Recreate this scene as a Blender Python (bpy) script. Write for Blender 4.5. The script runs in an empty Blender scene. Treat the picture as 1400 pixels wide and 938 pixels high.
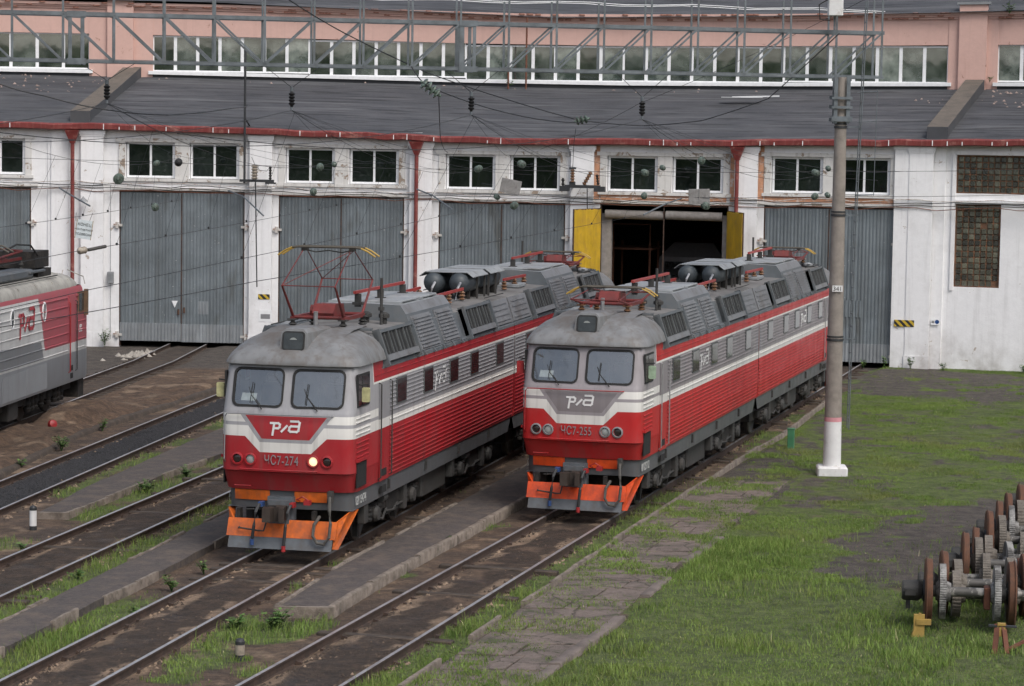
import bpy, math, random
import numpy as np
from mathutils import Vector, Matrix

random.seed(7)
rng = np.random.default_rng(7)
PI = math.pi
scene = bpy.context.scene
COL = scene.collection

# ------------------------------------------------------------------ camera, sky, sun, exposure
cam_data = bpy.data.cameras.new('camera')
cam_data.sensor_width = 36.0
cam_data.lens = 36.0 * 3463.1 / 1400.0
cam_data.clip_start = 0.5
cam_data.clip_end = 6000
cam = bpy.data.objects.new('camera', cam_data)
COL.objects.link(cam)
cam.matrix_world = Matrix.Translation((0, 0, 9.0057)) @ Matrix.Rotation(PI / 2 - 0.0806, 4, 'X') @ Matrix.Rotation(0.0157, 4, 'Z')
scene.camera = cam

SUN_EL, SUN_AZ = math.radians(52), math.radians(148)      # high, behind the camera and to the right, veiled by cloud
world = bpy.data.worlds.new('World')
scene.world = world
world.use_nodes = True
wn = world.node_tree
wn.nodes.clear()
w_sky = wn.nodes.new('ShaderNodeTexSky')
w_sky.sky_type = 'NISHITA'
w_sky.sun_disc = False
w_sky.sun_elevation = SUN_EL
w_sky.sun_rotation = SUN_AZ
w_sky.air_density = 1.0
w_sky.dust_density = 4.0
w_sky.ozone_density = 0.6
w_bg = wn.nodes.new('ShaderNodeBackground')
w_bg.inputs['Strength'].default_value = 0.105
w_hsv = wn.nodes.new('ShaderNodeHueSaturation')               # the overcast sky is nearly colourless
w_hsv.inputs['Saturation'].default_value = 0.62
w_out = wn.nodes.new('ShaderNodeOutputWorld')
wn.links.new(w_sky.outputs[0], w_hsv.inputs['Color'])
wn.links.new(w_hsv.outputs[0], w_bg.inputs['Color'])
wn.links.new(w_bg.outputs[0], w_out.inputs['Surface'])

sun_data = bpy.data.lights.new('sun', 'SUN')
sun_data.energy = 0.8
sun_data.angle = math.radians(24)
sun_data.color = (1.0, 0.975, 0.94)
sun = bpy.data.objects.new('sun', sun_data)
COL.objects.link(sun)
# Nishita: rotation 0 puts the sun at +Y, turning clockwise seen from above
sdir = Vector((math.sin(SUN_AZ) * math.cos(SUN_EL), math.cos(SUN_AZ) * math.cos(SUN_EL), math.sin(SUN_EL)))
sun.rotation_euler = sdir.to_track_quat('Z', 'Y').to_euler()
scene.view_settings.view_transform = 'Standard'
scene.view_settings.look = 'None'
scene.view_settings.exposure = 0.72
scene.view_settings.gamma = 1.0
scene.render.engine = 'CYCLES'
scene.cycles.adaptive_threshold = 0.02; scene.cycles.max_bounces = 6; scene.cycles.diffuse_bounces = 3; scene.cycles.glossy_bounces = 3; scene.cycles.transmission_bounces = 3; scene.cycles.transparent_max_bounces = 8

# ------------------------------------------------------------------ helpers: nodes and materials
class NT:
    def __init__(self, name):
        self.mat = bpy.data.materials.new(name)
        self.mat.use_nodes = True
        self.t = self.mat.node_tree
        self.b = next(n for n in self.t.nodes if n.type == 'BSDF_PRINCIPLED')
    def n(self, typ, **kw):
        x = self.t.nodes.new(typ)
        for k, v in kw.items(): setattr(x, k, v)
        return x
    def put(self, sock, v):
        if isinstance(v, bpy.types.NodeSocket): self.t.links.new(v, sock)
        elif hasattr(sock.default_value, '__len__') and not isinstance(v, (tuple, list)): sock.default_value = (v, v, v, 1)[:len(sock.default_value)]
        elif isinstance(v, (tuple, list)) and len(sock.default_value) == 4 and len(v) == 3: sock.default_value = (*v, 1)
        else: sock.default_value = v
    def m(self, op, a, b=0.0, c=0.0, clamp=False):
        x = self.n('ShaderNodeMath', operation=op, use_clamp=clamp)
        self.put(x.inputs[0], a); self.put(x.inputs[1], b)
        if op in ('MULTIPLY_ADD', 'SMOOTH_MIN', 'SMOOTH_MAX'): self.put(x.inputs[2], c)
        return x.outputs[0]
    def mix(self, f, a, b, typ='MIX'):
        x = self.n('ShaderNodeMix', data_type='RGBA', blend_type=typ)
        self.put(x.inputs[0], f); self.put(x.inputs[6], a); self.put(x.inputs[7], b)
        return x.outputs[2]
    def coord(self, kind='Object', scale=None):
        c = self.n('ShaderNodeTexCoord').outputs[kind]
        if scale is None: return c
        mp = self.n('ShaderNodeMapping'); mp.inputs['Scale'].default_value = scale
        self.t.links.new(c, mp.inputs[0]); return mp.outputs[0]
    def rcoord(self, k=37.0):
        """object coordinates shifted at random for every object, so copies do not share their stains"""
        r = self.n('ShaderNodeObjectInfo').outputs['Random']; c = self.n('ShaderNodeCombineXYZ'); a = self.n('ShaderNodeVectorMath', operation='ADD')
        self.put(c.inputs[0], self.m('MULTIPLY', r, k)); self.put(c.inputs[1], self.m('MULTIPLY', r, k * .61)); self.put(a.inputs[0], self.coord('Object')); self.put(a.inputs[1], c.outputs[0])
        return a.outputs[0]
    def scaled(self, v, sc):
        mp = self.n('ShaderNodeMapping'); mp.inputs['Scale'].default_value = sc; self.t.links.new(v, mp.inputs[0]); return mp.outputs[0]
    def noise(self, vec, scale, detail=4, rough=0.6, dist=0.0):
        x = self.n('ShaderNodeTexNoise'); x.inputs['Scale'].default_value = scale
        x.inputs['Detail'].default_value = detail; x.inputs['Roughness'].default_value = rough; x.inputs['Distortion'].default_value = dist
        self.t.links.new(vec, x.inputs['Vector']); return x.outputs[0]
    def ramp(self, v, lo, hi, a=0.0, b=1.0):
        x = self.n('ShaderNodeMapRange'); x.inputs['From Min'].default_value = lo; x.inputs['From Max'].default_value = hi
        x.inputs['To Min'].default_value = a; x.inputs['To Max'].default_value = b
        self.put(x.inputs[0], v); return x.outputs[0]
    def bump(self, h, strength=0.3, dist=0.02):
        x = self.n('ShaderNodeBump'); x.inputs['Strength'].default_value = strength; x.inputs['Distance'].default_value = dist
        self.put(x.inputs['Height'], h); self.t.links.new(x.outputs[0], self.b.inputs['Normal'])
    def set(self, col=None, rough=None, metal=None, spec=None):
        for k, v in (('Base Color', col), ('Roughness', rough), ('Metallic', metal), ('Specular IOR Level', spec)):
            if v is not None: self.put(self.b.inputs[k], v)

MATS = {}
def mat(name, col, rough=0.65, metal=0.0, var=0.18, vscale=2.5, dirt=None, dscale=1.2, dlo=0.48, dhi=0.72, damt=0.8,
        streak=0.0, bump=0.0, bscale=30, kind='Object', spec=None):
    """painted / weathered surface: base colour with soft variation, patchy dirt, vertical streaks, fine relief"""
    t = NT(name)
    v = t.coord(kind)
    c = tuple(col)
    n1 = t.noise(v, vscale, 3, 0.65)
    c = t.mix(t.ramp(n1, 0.3, 0.7), tuple(x * (1 - var) for x in col), tuple(min(1, x * (1 + var)) for x in col))
    if streak > 0:
        vs = t.coord(kind, (1, 1, 0.06))
        c = t.mix(t.m('MULTIPLY', t.ramp(t.noise(vs, 9, 3, 0.6), 0.5, 0.72), streak), c, dirt or tuple(x * 0.45 for x in col))
    if dirt is not None:
        n2 = t.noise(v, dscale, 4, 0.7)
        c = t.mix(t.m('MULTIPLY', t.ramp(n2, dlo, dhi), damt, clamp=True), c, dirt)
    t.set(c, t.ramp(n1, 0.25, 0.75, max(0.02, rough - 0.12), min(1, rough + 0.12)), metal, spec)
    if bump > 0: t.bump(t.noise(v, bscale, 2, 0.7), bump, 0.02)
    MATS[name] = t.mat
    return t.mat

# ------------------------------------------------------------------ helpers: meshes and objects
class MB:
    """collects shapes, then links them as ONE mesh object"""
    def __init__(self): self.v, self.f, self.mi = [], [], []
    def add(self, vs, fs, mi=0):
        b = len(self.v)
        self.v.extend([tuple(map(float, p)) for p in vs])
        self.f.extend([tuple(b + i for i in q) for q in fs])
        self.mi.extend([mi] * len(fs)); return self
    def box(self, x0, x1, y0, y1, z0, z1, mi=0):
        return self.add([(x0, y0, z0), (x1, y0, z0), (x1, y1, z0), (x0, y1, z0), (x0, y0, z1), (x1, y0, z1), (x1, y1, z1), (x0, y1, z1)],
                        [(0, 3, 2, 1), (4, 5, 6, 7), (0, 1, 5, 4), (1, 2, 6, 5), (2, 3, 7, 6), (3, 0, 4, 7)], mi)
    def cbox(self, x0, x1, y0, y1, z0, z1, c=0.01, mi=0):
        """box with chamfered vertical and horizontal edges (8 corners cut)"""
        c = min(c, (x1 - x0) * .45, (y1 - y0) * .45, (z1 - z0) * .45)
        vs = []
        for z, k in ((z0, c), (z0 + c, 0), (z1 - c, 0), (z1, c)):
            q = k if k else 0
            X0, X1, Y0, Y1 = x0 + q, x1 - q, y0 + q, y1 - q
            d = c
            vs += [(X0 + d, Y0, z), (X1 - d, Y0, z), (X1, Y0 + d, z), (X1, Y1 - d, z), (X1 - d, Y1, z), (X0 + d, Y1, z), (X0, Y1 - d, z), (X0, Y0 + d, z)]
        fs = [tuple(range(7, -1, -1)), tuple(range(24, 32))]
        for r in range(3):
            for i in range(8):
                j = (i + 1) % 8
                fs.append((r * 8 + i, r * 8 + j, r * 8 + 8 + j, r * 8 + 8 + i))
        return self.add(vs, fs, mi)
    def bar(self, p0, p1, w, h=None, mi=0, up=(0, 0, 1)):
        h = w if h is None else h
        p0, p1 = Vector(p0), Vector(p1); d = (p1 - p0).normalized(); u = Vector(up)
        if abs(d.dot(u)) > 0.98: u = Vector((0, 1, 0)) if abs(d.y) < .9 else Vector((1, 0, 0))
        s = d.cross(u).normalized(); t = s.cross(d).normalized()
        vs = []
        for p in (p0, p1):
            vs += [p - s * w / 2 - t * h / 2, p + s * w / 2 - t * h / 2, p + s * w / 2 + t * h / 2, p - s * w / 2 + t * h / 2]
        return self.add(vs, [(3, 2, 1, 0), (4, 5, 6, 7), (0, 1, 5, 4), (1, 2, 6, 5), (2, 3, 7, 6), (3, 0, 4, 7)], mi)
    def cyl(self, p0, p1, r0, r1=None, n=10, mi=0, caps=True):
        r1 = r0 if r1 is None else r1
        p0, p1 = Vector(p0), Vector(p1); d = (p1 - p0).normalized()
        u = Vector((0, 0, 1)) if abs(d.z) < 0.95 else Vector((1, 0, 0))
        s = d.cross(u).normalized(); t = s.cross(d).normalized()
        vs = []
        for p, r in ((p0, r0), (p1, r1)):
            for i in range(n):
                a = 2 * PI * i / n; vs.append(p + (s * math.cos(a) + t * math.sin(a)) * r)
        fs = [(i, (i + 1) % n, n + (i + 1) % n, n + i) for i in range(n)]
        if caps: fs += [tuple(range(n - 1, -1, -1)), tuple(range(n, 2 * n))]
        return self.add(vs, fs, mi)
    def tube(self, pts, r, n=6, mi=0):
        pts = [Vector(p) for p in pts]
        rs = r if isinstance(r, (list, tuple)) else [r] * len(pts)
        vs, fs = [], []
        for k, p in enumerate(pts):
            d = (pts[min(k + 1, len(pts) - 1)] - pts[max(k - 1, 0)]).normalized()
            u = Vector((0, 0, 1)) if abs(d.z) < 0.95 else Vector((0, 1, 0))
            s = d.cross(u).normalized(); t = s.cross(d).normalized()
            for i in range(n):
                a = 2 * PI * i / n; vs.append(p + (s * math.cos(a) + t * math.sin(a)) * rs[k])
        for k in range(len(pts) - 1):
            for i in range(n):
                j = (i + 1) % n; fs.append((k * n + i, k * n + j, (k + 1) * n + j, (k + 1) * n + i))
        fs += [tuple(range(n - 1, -1, -1)), tuple(range((len(pts) - 1) * n, len(pts) * n))]
        return self.add(vs, fs, mi)
    def lathe(self, prof, c=(0, 0, 0), axis='z', n=16, mi=0):
        """prof: list of (r, h) along the axis"""
        vs, fs = [], []
        for r, h in prof:
            for i in range(n):
                a = 2 * PI * i / n; x, y = r * math.cos(a), r * math.sin(a)
                p = {'z': (x, y, h), 'x': (h, x, y), 'y': (y, h, x)}[axis]
                vs.append((p[0] + c[0], p[1] + c[1], p[2] + c[2]))
        for k in range(len(prof) - 1):
            for i in range(n):
                j = (i + 1) % n; fs.append((k * n + i, k * n + j, (k + 1) * n + j, (k + 1) * n + i))
        fs += [tuple(range(n - 1, -1, -1)), tuple(range((len(prof) - 1) * n, len(prof) * n))]
        return self.add(vs, fs, mi)
    def prism(self, poly, fn, d0, d1, mi=0):
        """poly: 2-D outline (u, v); fn(u, v, d) -> point; extruded from d0 to d1"""
        n = len(poly)
        vs = [fn(u, v, d0) for u, v in poly] + [fn(u, v, d1) for u, v in poly]
        return self.add(vs, [tuple(range(n - 1, -1, -1)), tuple(range(n, 2 * n))] + [(i, (i + 1) % n, n + (i + 1) % n, n + i) for i in range(n)], mi)
    def strip(self, secs, mi=0, closed=False, caps=True):
        """loft through equal-length cross-sections"""
        n = len(secs[0]); vs = [p for s in secs for p in s]; fs = []
        for k in range(len(secs) - 1):
            for i in range(n if closed else n - 1):
                j = (i + 1) % n; fs.append((k * n + i, k * n + j, (k + 1) * n + j, (k + 1) * n + i))
        if closed and caps: fs += [tuple(range(n - 1, -1, -1)), tuple(range((len(secs) - 1) * n, len(secs) * n))]
        return self.add(vs, fs, mi)
    def mesh(self, name, mats, smooth=None):
        me = bpy.data.meshes.new(name)
        me.from_pydata(self.v, [], self.f)
        for m_ in (mats if isinstance(mats, (list, tuple)) else [mats]): me.materials.append(m_)
        if any(self.mi): me.polygons.foreach_set('material_index', self.mi)
        if smooth is not None:
            me.shade_smooth(); me.set_sharp_from_angle(angle=math.radians(smooth))
        me.update()
        return me
    def build(self, name, mats, parent=None, smooth=None, **props):
        return link(name, self.mesh(name, mats, smooth), parent, **props)

def link(name, data, parent=None, loc=None, rz=None, scale=None, **props):
    o = bpy.data.objects.new(name, data)
    COL.objects.link(o)
    if parent is not None: o.parent = parent
    if loc is not None: o.location = loc
    if rz is not None: o.rotation_euler = (0, 0, rz)
    if scale is not None: o.scale = scale
    for k, v in props.items(): o[k] = v
    return o
def tag(o, label, category, group=None):
    o['label'] = label; o['category'] = category
    if group: o['group'] = group
    return o
def thing(name, label, category, loc=(0, 0, 0), rz=0.0, group=None):
    return tag(link(name, None, None, loc, rz), label, category, group)
def copy_tree(o, parent=None):
    c = o.copy(); COL.objects.link(c); c.parent = parent
    for ch in list(o.children): copy_tree(ch, c)
    return c

def strokes(lines, w, fn, d0, d1):
    """flat lettering made of straight strokes: every stroke a thin bar laid on a surface by fn(u, v, d)"""
    b = MB()
    for ln in lines:
        for (ax, ay), (bx, by) in zip(ln[:-1], ln[1:]):
            L = math.hypot(bx - ax, by - ay); dx, dy = (bx - ax) / L, (by - ay) / L
            ex, ey = dx * w * .45, dy * w * .45; nx, ny = -dy * w / 2, dx * w / 2
            b.prism([(ax - ex - nx, ay - ey - ny), (bx + ex - nx, by + ey - ny), (bx + ex + nx, by + ey + ny), (ax - ex + nx, ay - ey + ny)], fn, d0, d1)
    return b
LOGO = [[(-.12, 1.0), (.74, 1.0), (.93, .86), (.89, .56), (.72, .42), (.38, .42)], [(.28, 1.0), (.08, -.35)], [(1.12, .08), (1.72, .72)],
        [(2.2, 1.28), (3.0, 1.28), (3.17, 1.12), (3.02, .22), (2.84, .08), (2.12, .08), (1.96, .22), (2.02, .55), (2.2, .70), (3.05, .70)]]

def text_mesh(name, s, size, m_, extrude=0.004, align='CENTER', spacing=1.0):
    cu = bpy.data.curves.new(name, 'FONT')
    cu.body = s; cu.size = size; cu.extrude = extrude; cu.align_x = align; cu.resolution_u = 3; cu.space_character = spacing
    ob = bpy.data.objects.new(name + '_tmp', cu)
    COL.objects.link(ob)
    dg = bpy.context.evaluated_depsgraph_get()
    me = bpy.data.meshes.new_from_object(ob.evaluated_get(dg))
    bpy.data.objects.remove(ob); bpy.data.curves.remove(cu)
    me.name = name; me.materials.clear(); me.materials.append(m_)
    return me

# value noise for layout (numpy)
_perm = rng.permutation(4096)
_val = rng.random(4096)
def vnoise(x, y, s=1.0, seed=0):
    x = np.asarray(x, float) / s + 57.3 + seed * 13.7; y = np.asarray(y, float) / s + 91.1 + seed * 7.9
    xi, yi = np.floor(x).astype(int), np.floor(y).astype(int); fx, fy = x - xi, y - yi
    fx = fx * fx * (3 - 2 * fx); fy = fy * fy * (3 - 2 * fy)
    h = lambda a, b: _val[_perm[(a + _perm[b & 4095]) & 4095]]
    return (h(xi, yi) * (1 - fx) + h(xi + 1, yi) * fx) * (1 - fy) + (h(xi, yi + 1) * (1 - fx) + h(xi + 1, yi + 1) * fx) * fy
def fbm(x, y, s=1.0, seed=0, oct=4):
    t, a, n = 0, 1.0, 0
    for k in range(oct):
        t = t + a * vnoise(x, y, s / 2 ** k, seed + k); n += a; a *= 0.55
    return t / n

# ================================================================== GROUND LAYOUT
# centre lines of the five tracks (x, y), near to far; rail heads lie at z = 0
TRACKS = {
    'D': [(-20.8, 25), (-19.05, 45), (-17.73, 60), (-15.96, 80), (-14.2, 100), (-13.9, 108.6)],
    'C': [(-17.5, 25), (-14.88, 45), (-12.94, 60), (-10.36, 80), (-7.77, 100), (-7.15, 107.9)],
    'B': [(-15.0, 25), (-11.33, 45), (-8.54, 60), (-4.82, 80), (-1.05, 100), (-0.35, 107.0)],
    'A': [(-10.94, 25), (-4.7986, 53.6517), (0.85, 80), (7.28, 110), (11.6, 130)],
    'E': [(-7.93, 25), (1.6477, 60.06), (7.09, 80), (13.6, 103.9)],
}
def tx(k, y):
    p = TRACKS[k]; return np.interp(y, [q[1] for q in p], [q[0] for q in p])
def td(k, x, y):
    """signed distance from a track's centre line (right positive)"""
    sl = {'D': .088, 'C': .1285, 'B': .184, 'A': .2112, 'E': .2665}[k]
    return (np.asarray(x) - tx(k, y)) * math.cos(sl)
PLAT_L = [(-2.0, 40), (0.08, 48.19), (1.2, 52.25), (2.67, 57.92), (7.06, 73.73), (8.8, 79.46), (10.52, 86.43), (15.2, 104)]
PLAT_R = [(-0.2, 39.5), (0.26, 41.27), (1.75, 46.1), (3.68, 53.58), (4.63, 56.83), (6.26, 62.64), (8.0, 69)]
WALKS = {   # (left edge, right edge) of the raised asphalt walkways
    'W1': ([(-4.51, 47.31), (-3.59, 52.36), (-1.11, 62.76), (0.39, 69.2), (8.3, 103.5)], [(-3.38, 48.0), (-2.2, 52.93), (0.2, 62.3), (1.95, 69.6), (9.7, 103.3)]),
    'W2': ([(-10.4, 40), (-9.33, 46.0), (-8.63, 49.86), (-7.84, 54.04), (-7.08, 58.48), (1.1, 104.5)], [(-9.55, 40), (-8.45, 45.6), (-7.97, 48.26), (-7.46, 50.31), (-6.4, 56.15), (2.5, 104.5)]),
    'W3': ([(-11.17, 59.79), (-10.78, 64.33), (-9.5, 73.69), (-9.01, 76.91), (-5.0, 105.5)], [(-10.60, 59.05), (-10.05, 61.82), (-9.15, 66.89), (-8.17, 71.37), (-3.4, 105.5)]),
}
BANK = [(-15.2, 45), (-13.9, 60), (-13.41, 68.05), (-13.0, 75.92), (-12.15, 81.21), (-11.41, 84.79), (-10.35, 91.12), (-8.9, 104)]
ASPH = [(6.5, 53.6), (7.5, 57.6), (8.8, 60.4), (10.6, 63.2), (13.4, 63.6), (12.6, 59.6), (10.2, 55.0), (8.4, 52.2), (7.0, 51.8)]
CEN0 = (-21.984, -26.507)     # centre of the curved shed
ip = lambda P, y: np.interp(y, [q[1] for q in P], [q[0] for q in P])
def sstep(v, a, b):
    t = np.clip((v - a) / (b - a), 0, 1); return t * t * (3 - 2 * t)
def in_poly(x, y, poly, soft=0.5):
    """soft inside test for a convex-ish polygon (clockwise or not)"""
    x = np.asarray(x, float); y = np.asarray(y, float)
    ins = np.zeros(x.shape, bool); dmin = np.full(x.shape, 1e9); n = len(poly)
    for i in range(n):
        (x1, y1), (x2, y2) = poly[i], poly[(i + 1) % n]
        c = ((y1 > y) != (y2 > y)) & (x < (x2 - x1) * (y - y1) / (y2 - y1 + 1e-9) + x1)
        ins ^= c
        L2 = (x2 - x1) ** 2 + (y2 - y1) ** 2; t = np.clip(((x - x1) * (x2 - x1) + (y - y1) * (y2 - y1)) / L2, 0, 1)
        dmin = np.minimum(dmin, np.hypot(x - x1 - t * (x2 - x1), y - y1 - t * (y2 - y1)))
    return sstep(np.where(ins, dmin, -dmin), -soft, soft)
def blob(x, y, cx, cy, rx, ry, ang=0.2):
    c, s = math.cos(ang), math.sin(ang); dx, dy = x - cx, y - cy
    u = (dx * c - dy * s) / rx; v = (dx * s + dy * c) / ry
    return np.clip(1 - (u * u + v * v), 0, 1)

def grass_density(x, y):
    """0..1: how thickly grass grows at a place"""
    x = np.asarray(x, float); y = np.asarray(y, float)
    n1 = fbm(x, y, 2.2, 3); n2 = fbm(x, y, 0.8, 9); n3 = fbm(x, y, 5.0, 21)
    pl, pr = ip(PLAT_L, y), ip(PLAT_R, y)
    g = np.zeros(x.shape)
    # lawn right of the slab path, thinning out towards the building
    near = 1 - sstep(y, 55, 66)
    lawn = np.where(x > pr + .1, 1.0, 0) * (near * sstep(n1 + .55 * near, .42, .62) + (1 - near) * sstep(n1 * .5 + n2 * .5, .27, .48) * 1.0)
    lawn = lawn * (1 - .96 * sstep(y + (n1 - .5) * 9, 87, 92) * sstep(n2, .72, .62))
    lawn = lawn * (1 - .97 * in_poly(x + (n2 - .5) * 2.6, y + (n1 - .5) * 4.0, ASPH, .5) * sstep(n2, .76, .64))
    # right of the green box: worn asphalt showing through the turf
    worn = sstep(y, 62, 68) * (1 - sstep(y, 84, 90)) * sstep(n2 * .6 + n1 * .4, .54, .64)
    g = np.maximum(g, lawn * (1 - .75 * worn))
    # slab path: tufts on it and in the joints
    path = (x > pl) & (x <= pr + .1)
    g = np.where(path, sstep(n1 * .45 + n2 * .55, .46, .55) * 1.0 + 1.0 * sstep(x - pl, 1.3, .4) * sstep(n2, .3, .5), g)
    g = np.where(path & (y > 62), sstep(n1 * .5 + n2 * .5, .42, .55) * .9, g)
    # strip between the right-hand track and the path kerb
    de = td('E', x, y)
    s = (de > .86) & (x <= pl)
    g = np.where(s, np.clip(.35 + 1.3 * sstep(n1, .25, .55), 0, 1) * (1 - .85 * sstep(y, 64, 67) * (n1 < .6)), g)
    # between tracks on the left
    def w(k, side): return ip(WALKS[k][side], y)
    db, da, dc = td('B', x, y), td('A', x, y), td('C', x, y)
    s = (db > .88) & (x < w('W2', 0) + .05)
    g = np.where(s, sstep(n1, .18, .5) * (1 - .6 * sstep(y, 70, 80)), g)
    s = (x > w('W2', 1)) & (da < -.88) & (da > -2.6)
    g = np.where(s, np.clip(sstep(y, 50.5, 48.2) * 1.0 + .9 * sstep(n1, .58, .7), 0, 1) * sstep(-da, .95, 1.3), g)
    s = (x > w('W3', 1)) & (db < -.88) & (y > 57.5)
    g = np.where(s, sstep(n1, .3, .5) * sstep(-db, .95, 1.35) * (1 - .7 * sstep(y, 75, 82)), g)
    s = (dc > .88) & (x < w('W3', 0)) & (y > 58)
    g = np.where(s, sstep(n1, .36, .6) * .85, g)
    s = (dc > .88) & (db < -.88) & (y <= 59.5)
    g = np.where(s, .55 * sstep(n1, .52, .66), g)
    # around the near end of the middle walkway
    s = (da > .95) & (de < -.9)
    tuft = np.clip(blob(x, y, -4.4, 46.2, .85, 1.3) * 2.5 + blob(x, y, -3.7, 46.9, .5, .9) * 2.0 + blob(x, y, -5.15, 46.8, .5, 1.4) * 1.6 + blob(x, y, -4.65, 43.75, .22, .3) * 3
                   + blob(x, y, -4.0, 42.6, .8, .7) * 1.1, 0, 1)
    g = np.where(s, np.maximum(tuft, .8 * sstep(n1, .60, .72) * (x < ip(WALKS['W1'][0], y)) + .9 * sstep(n2 * .5 + n1 * .5, .58, .66) * (x > ip(WALKS['W1'][1], y))), g)
    # walkways themselves: only a few tufts along their edges
    for k, (Lp, Rp) in WALKS.items():
        l, r = ip(Lp, y), ip(Rp, y); on = (x > l) & (x < r) & (y > Lp[0][1])
        e = np.minimum(x - l, r - x)
        g = np.where(on, sstep(e, .28, .05) * sstep(n2, .55, .7) * .8, g)
    # bare beside the left locomotive, nothing between the rails
    rr = np.hypot(x - CEN0[0], y - CEN0[1]); g = np.where((x > 14.6) & (rr > 133.4), np.maximum(g, sstep(rr, 133.5, 134.3) * sstep(n1, .3, .5)), g)
    for k in TRACKS:
        g = np.where(np.abs(td(k, x, y)) < .86, 0, g)
    g = np.where(td('C', x, y) < -.85, 0, g)
    return np.clip(g, 0, 1)

def ground_z(x, y):
    x = np.asarray(x, float); y = np.asarray(y, float)
    n = fbm(x, y, 1.6, 40); n2 = fbm(x, y, .5, 50)
    z = -.17 + (n - .5) * .05
    right = sstep(x - ip(PLAT_L, y), -.1, .4)
    z = z * (1 - right) + right * (-.075 + (n - .5) * .09)
    # the earth bank beside the left locomotive with spoil heaps
    dd = td('D', x, y)
    b = sstep(dd, .95, 1.6) * sstep(ip(BANK, y) - x, -.05, .35)
    heap = (np.clip(blob(x, y, -13.9, 80.5, 1.2, 3.2, .09) * 1.6, 0, 1) * .30 + np.clip(blob(x, y, -15.4, 73.5, .8, 4.5, .09) * 1.5, 0, 1) * .22) * (.6 + .8 * n2)
    z = z * (1 - b) + b * (.02 + (n - .5) * .26 + (fbm(x, y, .55, 31) - .5) * .16 + heap) * (1 - sstep(y, 90, 97)) + b * sstep(y, 90, 97) * (-.06)
    for k in TRACKS:
        d = np.abs(td(k, x, y)); bed = sstep(.80, .62, 0 * d + d) if False else sstep(-d, -.72, -.5)
        z = z * (1 - bed) + bed * (-.125 + (n2 - .5) * .07 + (fbm(x, y, .9, 77) - .5) * .08)
        rail = sstep(np.abs(d - .76), .18, .08)
        z = z - rail * np.maximum(0, z + .15)
    return np.where((x > 60) | (x < -60) | (y > 130) | (y < 10), -.2, z)

# ------------------------------------------------------------------ ground sheet
gx = np.concatenate([[-3000, -900, -250, -80, -40, -30], np.arange(-26, 24.01, .2), [28, 40, 80, 250, 900, 3000]])
gy = np.concatenate([[-3000, -900, -250, -60, 0, 20, 30], np.arange(36, 113.01, .24), [118, 125, 140, 200, 500, 1200, 3000]])
GX, GY = np.meshgrid(gx, gy)
GZ = ground_z(GX, GY)
verts = np.stack([GX, GY, GZ], -1).reshape(-1, 3)
nx_, ny_ = len(gx), len(gy)
idx = np.arange(nx_ * ny_).reshape(ny_, nx_)
quads = np.stack([idx[:-1, :-1], idx[:-1, 1:], idx[1:, 1:], idx[1:, :-1]], -1).reshape(-1, 4)
gme = bpy.data.meshes.new('ground')
gme.vertices.add(len(verts)); gme.vertices.foreach_set('co', verts.ravel())
gme.loops.add(quads.size); gme.loops.foreach_set('vertex_index', quads.ravel())
gme.polygons.add(len(quads)); gme.polygons.foreach_set('loop_start', np.arange(0, quads.size, 4)); gme.polygons.foreach_set('loop_total', np.full(len(quads), 4))
gme.update(); gme.validate()
gme.shade_smooth()
X, Y = GX.ravel(), GY.ravel()
n1, n2 = fbm(X, Y, 2.0, 60), fbm(X, Y, .6, 70)
m_grass = grass_density(X, Y)
right = sstep(X - ip(PLAT_L, Y), -.1, .3)
m_asph = np.clip(in_poly(X + (n1 - .5), Y + (n2 - .5), ASPH, .4) + .75 * right * sstep(Y, 60, 66) * (1 - m_grass) + sstep(Y, 93, 98) * (1 - .6 * m_grass) + .5 * right * (1 - m_grass), 0, 1)
bankm = sstep(td('D', X, Y), .8, 1.2) * sstep(ip(BANK, Y) - X, -.2, .3)
m_asph = np.where(bankm > .5, m_asph * sstep(Y, 95, 100), m_asph)
m_oil = np.zeros(X.shape); m_grav = np.zeros(X.shape)
for k in 'ABE':
    d = np.abs(td(k, X, Y)); m_oil = np.maximum(m_oil, sstep(-d - (n2 - .5) * .5, -.62, -.42) * sstep(n1 * .45 + n2 * .55 + .2 * (k == 'B') + .06, .34, .5))
d = np.abs(td('D', X, Y)); m_oil = np.maximum(m_oil, .55 * sstep(-d, -.72, -.5))
d = np.abs(td('C', X, Y)); m_grav = sstep(-d, -.74, -.55) * sstep(X * 0 + n1 * .4 + (.75 - d * .35), .45, .6)
m_sand = sstep(n1 * .4 + n2 * .6, .52, .70)
for k in 'ABCDE':
    d = np.abs(td(k, X, Y)); m_sand = np.maximum(m_sand, sstep(-np.abs(d - .72), -.42, -.16) * sstep(n2 * .7 + n1 * .3, .40, .58))
m_s2 = np.zeros(X.shape)
for k in 'ABCE':
    d = np.abs(td(k, X, Y)); m_s2 = np.maximum(m_s2, sstep(-np.abs(d - .58), -.36, -.10) * sstep(fbm(X, Y, 1.1, 123) * .6 + n2 * .4, .47, .58) * (.55 if k == 'B' else 1))
at = gme.attributes.new('sand_edge', 'FLOAT', 'POINT'); at.data.foreach_set('value', m_s2.astype(np.float32))
for nm, arrs in (('mask_a', (m_grass, m_asph, m_oil)), ('mask_b', (m_grav, m_sand, bankm))):
    at = gme.attributes.new(nm, 'FLOAT_COLOR', 'POINT')
    at.data.foreach_set('color', np.stack([*arrs, np.ones(X.shape)], -1).astype(np.float32).ravel())

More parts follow.
